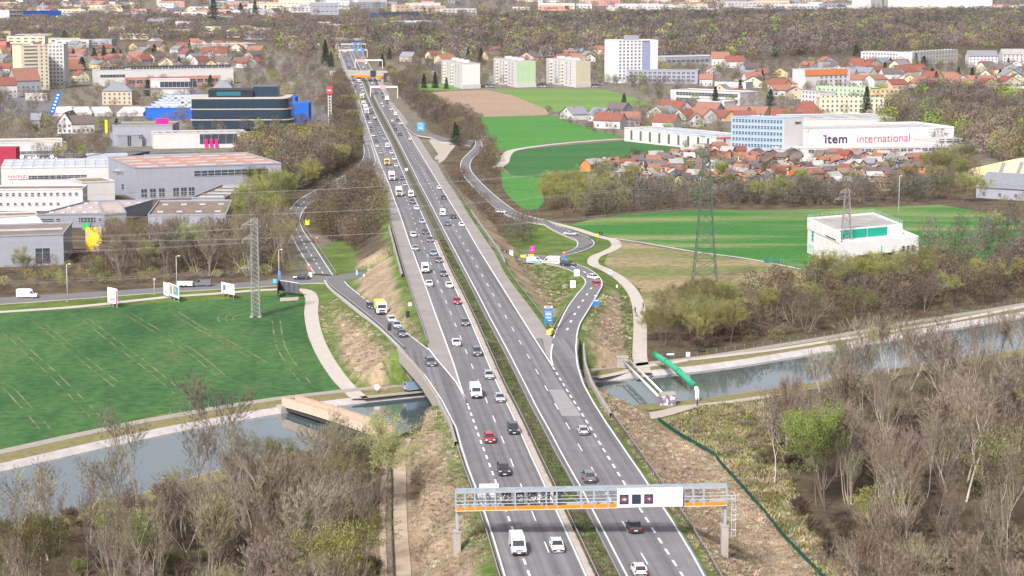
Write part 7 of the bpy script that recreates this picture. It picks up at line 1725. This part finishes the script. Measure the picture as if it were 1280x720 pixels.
solo('bare',250,668,19,'tall leafless tree between the fan-crowned tree and the tall grey one','bare'); solo('bare',335,690,20,'tall leafless tree right of the tall grey one, nearer the camera','grey'); solo('bare',390,650,17,'tall leafless tree left of the timber footbridge end','bare'); solo('bare',110,700,17,'tall leafless tree at the left part of the near wood','bare'); solo('bare',20,720,16,'tall leafless tree at the left edge of the near wood','grey')
solo('multi',438,625,13,'small leafless tree with thin yellowish stems in front of the timber footbridge','grey')
solo('birch',192,735,13,'white crooked birch stem at the bottom of the near left wood','grey'); solo('birch',60,700,14,'yellowish tree at the left end of the near wood','yel',(.42,.38,.16))
solo('birch',1064,630,15,'white straight birch right of the large lime-green tree','grey'); solo('birch',968,605,15,'slender white birch pair left of the large lime-green tree','grey'); solo('birch',1102,700,15,'thin white birch below the lime-green tree','grey')
solo('bare',1135,690,18,'large dark-limbed leafless tree in the centre of the near right wood','bare'); solo('bare',1060,482,12,'leaning dark leafless tree on the near canal bank','bare'); solo('bare',1250,360,14,'tall thin leafless tree before the right edge scrub','grey')
solo('bare',196,247,12,'leafless tree before the grey metal hall, left one','grey'); solo('bare',225,247,12,'leafless tree before the grey metal hall, right one','grey')
solo('con',146,168,9,'dark conifer between the gabled house and the grey box building'); solo('con',569,181,12,'dark pointed conifer by the paved yard right of the motorway'); 
solo('pine',571,178,10,'dark pine beside the pointed conifer by the paved yard')
solo('con',407,81,24,'tall dark conifer left of the road bridge, the higher of the pair'); solo('con',414,84,15,'dark conifer left of the road bridge, the lower of the pair')
solo('con',780,142,13,'dark spruce rising behind the grey-roofed house by the pale field'); solo('con',894,134,14,'dark spruce in front of the white school, left one'); solo('con',925,126,15,'dark spruce in front of the white school, right one')
solo('con',1083,146,19,'large dark conifer beside the cream flats'); 
for i,(x,y,h) in enumerate(((530,110,11),(544,110,13),(558,111,9),(585,75,13),(601,77,14),(478,83,12),(487,74,12))): solo('con',x,y,h,['dark conifer on the lawn left of the white flats, leftmost','tall dark conifer on the lawn left of the white flats','small dark conifer at the corner of the leftmost white flats','dark conifer behind the leftmost white flats, left one','dark conifer behind the leftmost white flats, right one','dark pine right of the far motorway, lower one','dark pine right of the far motorway, upper one'][i])
for i,(x,y,h) in enumerate(((103,88,22),(118,78,24),(130,76,26),(142,77,24),(92,76,20),(151,76,18),(193,68,20),(237,64,22),(267,30,60),(301,22,40),(319,28,50),(224,83,16),(149,107,20),(245,105,22),(185,120,19),(263,108,16),(200,100,15),(290,112,12),(81,52,26),(53,112,14),(16,74,22))): solo('con' if i%3 else 'pine',x,y,h*(.62 if y>40 else .8),'dark conifer %s'%['by the white houses left of the school','behind the school, in the row of three, left','behind the school, in the row of three, middle','behind the school, in the row of three, right','left of the conifers behind the school','right of the conifers behind the school','among the red roofs of the left town','beside the long flat sheds in the left town','rising high on the left skyline','on the left skyline beside the white blocks','at the right end of the left skyline','between the roofs above the school','in front of the school front, left','in front of the school front, right','beside the white gymnasium','behind the yellow house','on the lawn of the school','behind the beige villa','right of the white office building at far left','beside the brown mansard roof','at the left edge behind the towers'][i])
for i,(x,y,h) in enumerate(((1002,68,22),(968,71,26),(1070,70,22),(1145,82,20),(1155,83,18),(1106,93,18),(1165,104,22),(1170,106,18),(1113,84,16),(1215,103,20),(1250,100,16),(1198,98,16),(963,132,20),(1260,84,15),(683,66,20),(698,67,22),(760,78,14),(712,64,18),(775,80,14),(953,100,14))): solo('con' if i%2 else 'pine',x,y,h*.62,'dark conifer %s'%['at the wood edge left of the long white flats','at the wood edge above the white school','at the wood edge by the left end of the white flats','before the long white flats, left of two','before the long white flats, right of two','among the red roofs left of the town centre','in the dark pair in the middle of the right town, left','in the dark pair in the middle of the right town, right','before the orange-topped flats','among the houses of the right town','near the right edge of the right town','between red roofs of the right town','left of the cream flats','before the white gabled flats','behind the rightmost cream flats, left','behind the rightmost cream flats, right','left of the high-rise','behind the middle apartment block','beside the foot of the high-rise','above the white school'][i])
solo('bud',975,172,7,'bright yellow blossoming shrub before the red-roofed houses','yel',(.50,.46,.05)); solo('multi',752,226,7,'white blossoming tree at the left end of the allotments','grey',(.62,.52,.50))
# ---- wood masses: numpy copies of light templates
def blob(seed,h,w,n,cs,bare=True):
    r_=np.random.RandomState(seed); d=r_.normal(size=(n,3)); d/=np.linalg.norm(d,axis=1)[:,None]; rad=r_.uniform(.35,1.0,n)**.6
    ctr=d*rad[:,None]*np.array([w,w,h*.42]); ctr[:,2]+=h*.58
    lump=1+.25*np.sin(d[:,0]*5+seed)*np.cos(d[:,1]*4); ctr[:,:2]*=lump[:,None]
    u=r_.normal(size=(n,3)); u[:,2]+=(.9 if bare else 0); u/=np.linalg.norm(u,axis=1)[:,None]; v=r_.normal(size=(n,3)); v-=u*(v*u).sum(1)[:,None]; v/=np.linalg.norm(v,axis=1)[:,None]
    L_=cs*(1.5 if bare else 1); wd=cs*(.24 if bare else .75)
    V=np.stack([ctr-v*wd,ctr+v*wd,ctr+u*L_],1).reshape(-1,3); Fc=np.arange(3*n).reshape(-1,3)
    tr=np.array([[-.25,0,0],[.25,0,0],[0,0,h*.7],[0,-.25,0],[0,.25,0],[0,0,h*.7]])
    Fc=np.concatenate([Fc,3*n+np.array([[0,1,2],[3,4,5]])]); V=np.concatenate([V,tr]); C=np.ones((len(V),3)); C*=(1+.0*V[:,2:3])
    return V.astype(np.float32),Fc.astype(np.int32),C.astype(np.float32)
def spruce_blob(seed,h,w,n,cs):
    r_=np.random.RandomState(seed); f=r_.rand(n)**1.3; a=r_.rand(n)*6.283; rad=(w*(1-f)+.2)*r_.uniform(.5,1.05,n); ctr=np.stack([np.cos(a)*rad,np.sin(a)*rad,h*(.05+.93*f)],1)
    u=np.stack([np.cos(a),np.sin(a),-.4+0*a],1); v=np.stack([-np.sin(a),np.cos(a),0*a],1); V=np.stack([ctr-v*cs*.5,ctr+v*cs*.5,ctr+u*cs+np.array([0,0,cs*.3])],1).reshape(-1,3)
    return V.astype(np.float32),np.arange(3*n).reshape(-1,3).astype(np.int32),np.ones((3*n,3),np.float32)
def mass(name,label,items,mat_,kind='stuff'):
    """items: (template, x,y,z, scale_xy, scale_z, rot, tint)"""
    Vs=[];Fs=[];Cs=[];o=0
    for (T,x,y,z,sx,sz,a,c) in items:
        V,Fc,C=T; ca,sa=math.cos(a)*sx,math.sin(a)*sx
        W=np.empty_like(V); W[:,0]=V[:,0]*ca-V[:,1]*sa+x; W[:,1]=V[:,0]*sa+V[:,1]*ca+y; W[:,2]=V[:,2]*sz+z
        Vs.append(W); Fs.append(Fc+o); Cs.append(C*np.array(c,np.float32)*(np.array([.97,.97,1.10],np.float32) if y>1200 else 1)); o+=len(V)  # farther trees tinted bluer: distance haze put into their colour
    me=np_mesh(name,np.concatenate(Vs),np.concatenate(Fs),mat_,np.concatenate(Cs)); ob=obj(name,me); tag(ob,label,'wood',None,kind); return ob
wm_=attrmat('wood_foliage',.95,.3,.08)
FB=[blob(s,12,4.6,430,.62) for s in range(4)]; FL=[blob(s+10,12,4.6,430,.55,False) for s in range(3)]; SPB=[spruce_blob(s+20,15,3.3,150,1.1) for s in range(2)]
FFB=[blob(s+30,14,6.8,115,1.6) for s in range(4)]; FFL=[blob(s+40,14,6.8,110,1.45,False) for s in range(3)]; FSP=[spruce_blob(s+50,17,5,70,2.0) for s in range(2)]
items=[]
for s_,m,p,rz,lab,grp,c,scl in QUEUE[292:]: items.append((R.choice(FB),p[0],p[1],p[2],scl[0]*1.15,scl[2]*(17/12 if m in BARE else 1),rz,[k*.62 for k in c]))
for s_,m,p,rz,lab,grp,c,scl in SHQ[300:]: items.append((R.choice(FB),p[0],p[1],p[2]-.4,scl[0]*.6,scl[2]*.42,rz,c))
mass('bare_trees','farther leafless brown trees and shrubs in the belts beside motorway and fields',items,wm_)
# town trees, merged, and the far woods
def filltrees(polys,n,md,seed,hr,wts,near=True,avoid=True):
    r_=random.Random(seed); out=[]
    for (x,y) in pts_in(polys,n,md,seed):
        if avoid and (abs(x)<520 and y<2600 and onroad(x,y,4)): continue
        if avoid and blocked(x,y): continue
        pn=math.sin(x*.011+seed)*math.cos(y*.0042+seed*2)+.6*math.sin(x*.031-y*.009); w2=list(wts); w2[6]*=max(.15,1+1.6*pn); w2[3]*=max(.2,1-1.2*pn); w2[4]*=max(.2,1-1.3*pn); w2[1]*=max(.4,1-.6*pn)
        k=r_.choices(['red','bare','grey','olive','yel','lime','con','bloss'],w2)[0]; h=r_.uniform(*hr)*(1+.18*math.sin(x*.05+y*.013))
        if k=='con': T=r_.choice(SPB if near else FSP); c=jit(r_.choice(PAL['dark']),.15,r_); sz=h/14*1.15
        elif k in('olive','yel','lime'): T=r_.choice(FL if near else FFL); c=[q*.80 for q in jit(r_.choice(PAL[k]),.15,r_)]; sz=h/12 if near else h/14
        elif k=='bloss': T=r_.choice(FB); c=(.42,.36,.34); sz=h/14
        else: T=r_.choice(FB if near else FFB); c=[q*.72 for q in jit(r_.choice(PAL[k]),.2,r_)]; sz=h/12 if near else h/14
        out.append((T,x,y,-.1,sz*r_.uniform(.9,1.2),sz,r_.uniform(0,6.28),c))
    return out
FOOT=[]
bpy.context.view_layer.update()
for l_,(t,W_q,H_q,D_q) in KW.items():
    mw=t.matrix_world; FOOT.append([tuple((mw@Vector(v))[:2]) for v in((-2,-3,0),(W_q+2,-3,0),(W_q+2,D_q+2,0),(-2,D_q+2,0))])
HP=[]
for o in COL.objects:
    if o.type=='EMPTY' and o.get('category') in('house','hut'): HP.append((o.location.x,o.location.y))
HPa=np.array(HP)
FB_=[(min(p[0] for p in f),max(p[0] for p in f),min(p[1] for p in f),max(p[1] for p in f),f) for f in FOOT]
def blocked(x,y):
    for a,b_,c,d,f in FB_:
        if a<=x<=b_ and c<=y<=d and inpoly(x,y,f): return True
    d=HPa-np.array([x+3,y-1]); return bool(((np.abs(d[:,0]-1)<7)&(np.abs(d[:,1])<5)).any())
TW=[3,3,3,.6,.5,.25,1.0,.5]
items=[]
items+=filltrees([(345,248),(380,233),(415,216),(448,196),(455,182),(446,165),(420,168),(400,185),(370,198),(350,225)],260,4.2,209,(8,12),[5,4,3,.6,.4,0,.1,0])
items+=filltrees([(-60,184),(-60,64),(330,62),(400,75),(425,100),(412,150),(360,180),(340,172),(150,172),(120,180),(60,184)],1300,10,201,(5,9.5),[4,3,4,.7,.5,.1,.35,.5])
items+=filltrees([(490,70),(760,70),(1010,76),(1300,72),(1300,150),(1180,165),(1000,165),(940,140),(830,128),(780,112),(745,108),(520,108)],1500,10.5,202,(5,9),[4,3,4,.7,.6,.2,.3,.5])
items+=filltrees([(1110,168),(1120,140),(1170,120),(1240,122),(1340,150),(1340,215),(1215,200),(1180,190)],420,7,203,(11,17),[6,4,2,1,.6,.6,.1,0])
items+=filltrees([(720,150),(735,158),(800,168),(840,172),(850,185),(900,192),(900,140),(830,128),(800,132),(760,150)],120,8,204,(4,8),TW)
items+=filltrees([(740,205),(850,193),(940,196),(1180,200),(1110,243),(930,245),(780,234)],260,5,205,(3,5.5),[4,3,5,1,.6,.6,.3,.8])
items+=filltrees([(680,138),(700,150),(740,165),(780,172),(730,160),(690,145)],24,6,206,(3,6),[5,2,1,0,0,0,0,0])
items+=filltrees([(0,185),(140,178),(135,196),(80,205)],70,7,207,(5,9),[4,3,4,1,.6,.2,.1,0]); items+=filltrees([(300,190),(370,172),(412,165),(412,190),(360,232),(345,240),(300,250)],130,7,208,(8,12),[5,3,3,1,.6,.1,.2,0])
mass('town_trees','small bare trees and bushes filling the gardens between houses and halls',items,wm_)
W1=[6,4,4,.9,.8,.2,2.6,0]
items=[]
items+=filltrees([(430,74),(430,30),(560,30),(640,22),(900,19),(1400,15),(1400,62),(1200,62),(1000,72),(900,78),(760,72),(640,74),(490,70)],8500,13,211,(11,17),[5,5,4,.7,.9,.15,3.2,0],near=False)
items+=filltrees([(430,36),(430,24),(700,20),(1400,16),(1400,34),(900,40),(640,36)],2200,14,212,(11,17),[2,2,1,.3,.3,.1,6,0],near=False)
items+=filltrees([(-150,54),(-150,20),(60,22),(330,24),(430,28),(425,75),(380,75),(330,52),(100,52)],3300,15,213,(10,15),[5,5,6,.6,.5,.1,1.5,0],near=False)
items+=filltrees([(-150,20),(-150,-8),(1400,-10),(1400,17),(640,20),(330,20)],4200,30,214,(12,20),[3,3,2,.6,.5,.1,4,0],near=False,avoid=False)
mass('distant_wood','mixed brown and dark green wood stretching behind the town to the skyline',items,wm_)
# dry tufts, mulch clumps and grass on the slopes, the median and the rough bank
def tuft(seed,n,h,w):
    r_=np.random.RandomState(seed); a=r_.rand(n)*6.283; rad=r_.rand(n)*w; o=np.stack([np.cos(a)*rad,np.sin(a)*rad,np.zeros(n)-.05],1)
    u=r_.normal(size=(n,3))*.6; u[:,2]=1; u*=(h*r_.uniform(.4,1.1,n))[:,None]; v=np.stack([np.sin(a*3),np.cos(a*3),0*a],1)*.10
    return np.stack([o-v,o+v,o+u],1).reshape(-1,3).astype(np.float32),np.arange(3*n).reshape(-1,3).astype(np.int32),np.ones((3*n,3),np.float32)
TU=[tuft(s,26,.55,.9) for s in range(4)]
def tufts(poly,n,md,seed,cols,sc=(.6,1.5),cond=None,wpoly=None):
    r_=random.Random(seed); out=[]
    for x,y in pts_in(poly,n,md,seed,wpoly):
        if onroad(x,y,.6): continue
        z=terr(x,y)
        if z<-.3 or (cond and not cond(x,y,z)): continue
        s0=r_.uniform(*sc); out.append((r_.choice(TU),x,y,z,s0,s0,r_.uniform(0,6.28),jit(r_.choice(cols),.25,r_)))
    if out:
        ax=np.array([o[1] for o in out]); ay=np.array([o[2] for o in out]); keep=np.ones(len(out),bool)
        for S_,w_ in PATHS: keep&=strip_field(S_,ax,ay)[0]>w_
        out=[o for o,k_ in zip(out,keep) if k_]
    return out
dc=[(.36,.285,.21),(.30,.235,.17),(.42,.34,.26),(.25,.195,.14)]; gc=[(.09,.14,.035),(.13,.17,.05),(.07,.11,.03)]
items=tufts([(478,560),(560,535),(620,650),(660,760),(470,760)],2600,.8,301,dc+[dc[0]],(.35,.9))
items+=tufts([(735,505),(800,527),(850,546),(893,571),(955,642),(1022,717),(1080,781),(840,781)],2600,.8,302,dc+[dc[0]],(.35,.9))
items+=tufts([(395,385),(440,375),(530,450),(540,495),(455,490),(410,430)],900,1.2,303,dc,(.4,1.0)); items+=tufts([(735,380),(790,370),(800,460),(740,475),(722,420)],900,1.2,304,dc,(.4,1.0)); items+=tufts([(636,328),(700,336),(722,360),(690,410)],700,1.2,305,dc+gc,(.4,1.0))
items+=tufts([(830,530),(880,508),(960,500),(985,600),(1090,780),(1070,770),(955,640),(893,570)],2200,.9,306,[(.28,.24,.14),(.22,.19,.10),(.14,.15,.05),(.33,.28,.18)],(.7,1.7))
items+=tufts([(772,340),(800,360),(806,455),(780,455)],300,1.2,307,gc,(.5,1.1))
medp=[(p.x,p.y) for p in line(LR,300,800,1.5)]+[(p.x,p.y) for p in reversed(line(RL,300,800,-1.4))]
r_=random.Random(9)
for x,y in pts_in(None,1500,.7,308,medp): s0=r_.uniform(.5,1.1); items.append((r_.choice(TU),x,y,zr(y)-.08,s0,s0*.8,r_.uniform(0,6.28),jit(r_.choice(gc+[(.11,.085,.06),(.15,.12,.08),(.09,.07,.05)]),.25,r_)))
o=mass('dry_grass','tufts of dry and green grass on the embankments, the median and the rough bank',items,wm_)
for m in ALLM:
    for ch in list(m.children): bpy.data.objects.remove(ch)
    bpy.data.objects.remove(m)
# ================================================================ camera, light, air
cam=bpy.data.cameras.new('camera'); co=bpy.data.objects.new('camera',cam); COL.objects.link(co)
co.location=(0,0,CAMZ); co.rotation_euler=(math.pi/2-PITCH,0,0)
cam.sensor_width=36; cam.lens=F/1280*36; cam.clip_start=5; cam.clip_end=30000; sc.camera=co
w=bpy.data.worlds.new('World'); sc.world=w; w.use_nodes=True; nt=w.node_tree
sky=nt.nodes.new('ShaderNodeTexSky'); sky.sky_type='NISHITA'; sky.sun_disc=False
SUN_EL,SUN_AZ=math.radians(42),math.radians(205)
sky.sun_elevation=SUN_EL; sky.sun_rotation=SUN_AZ; sky.air_density=1.0; sky.dust_density=4.0; sky.ozone_density=1.0
hs_=nt.nodes.new('ShaderNodeHueSaturation'); hs_.inputs['Saturation'].default_value=.18; hs_.inputs['Value'].default_value=1.15; nt.links.new(sky.outputs[0],hs_.inputs['Color']); tn=nt.nodes.new('ShaderNodeMix'); tn.data_type='RGBA'; tn.blend_type='MULTIPLY'; tn.inputs[0].default_value=1; tn.inputs[7].default_value=(1.0,.985,1.03,1); nt.links.new(hs_.outputs[0],tn.inputs[6]); nt.links.new(tn.outputs[2],nt.nodes['Background'].inputs[0]); nt.nodes['Background'].inputs[1].default_value=SKYS
sl=bpy.data.lights.new('sun','SUN'); sl.energy=SUNE; sl.angle=math.radians(6); sl.color=(1,.95,.89)
so=bpy.data.objects.new('sun',sl); COL.objects.link(so)
d=Vector((math.sin(SUN_AZ)*math.cos(SUN_EL),math.cos(SUN_AZ)*math.cos(SUN_EL),math.sin(SUN_EL)))
so.rotation_euler=(-d).to_track_quat('-Z','Y').to_euler()
vs=sc.view_settings; vs.view_transform='Standard'; vs.look='None'; vs.gamma=1; vs.use_curve_mapping=False; vs.exposure=EXPO
if HAZE:
    b=MB(); b.box((0,4500,CAMZ/2+6-1),(16000,11200,CAMZ+14),0,0); hm=bpy.data.materials.new('haze'); hm.use_nodes=True; nt=hm.node_tree
    nt.nodes.remove(nt.nodes['Principled BSDF']); pv=nt.nodes.new('ShaderNodeVolumePrincipled'); pv.inputs['Color'].default_value=(.84,.80,.97,1); pv.inputs['Density'].default_value=HAZE; pv.inputs['Anisotropy'].default_value=.2
    nt.links.new(pv.outputs[0],[n for n in nt.nodes if n.type=='OUTPUT_MATERIAL'][0].inputs['Volume'])
    o=b.build('haze',hm); o['kind']='stuff'; o['label']='thin pale air over the far town'
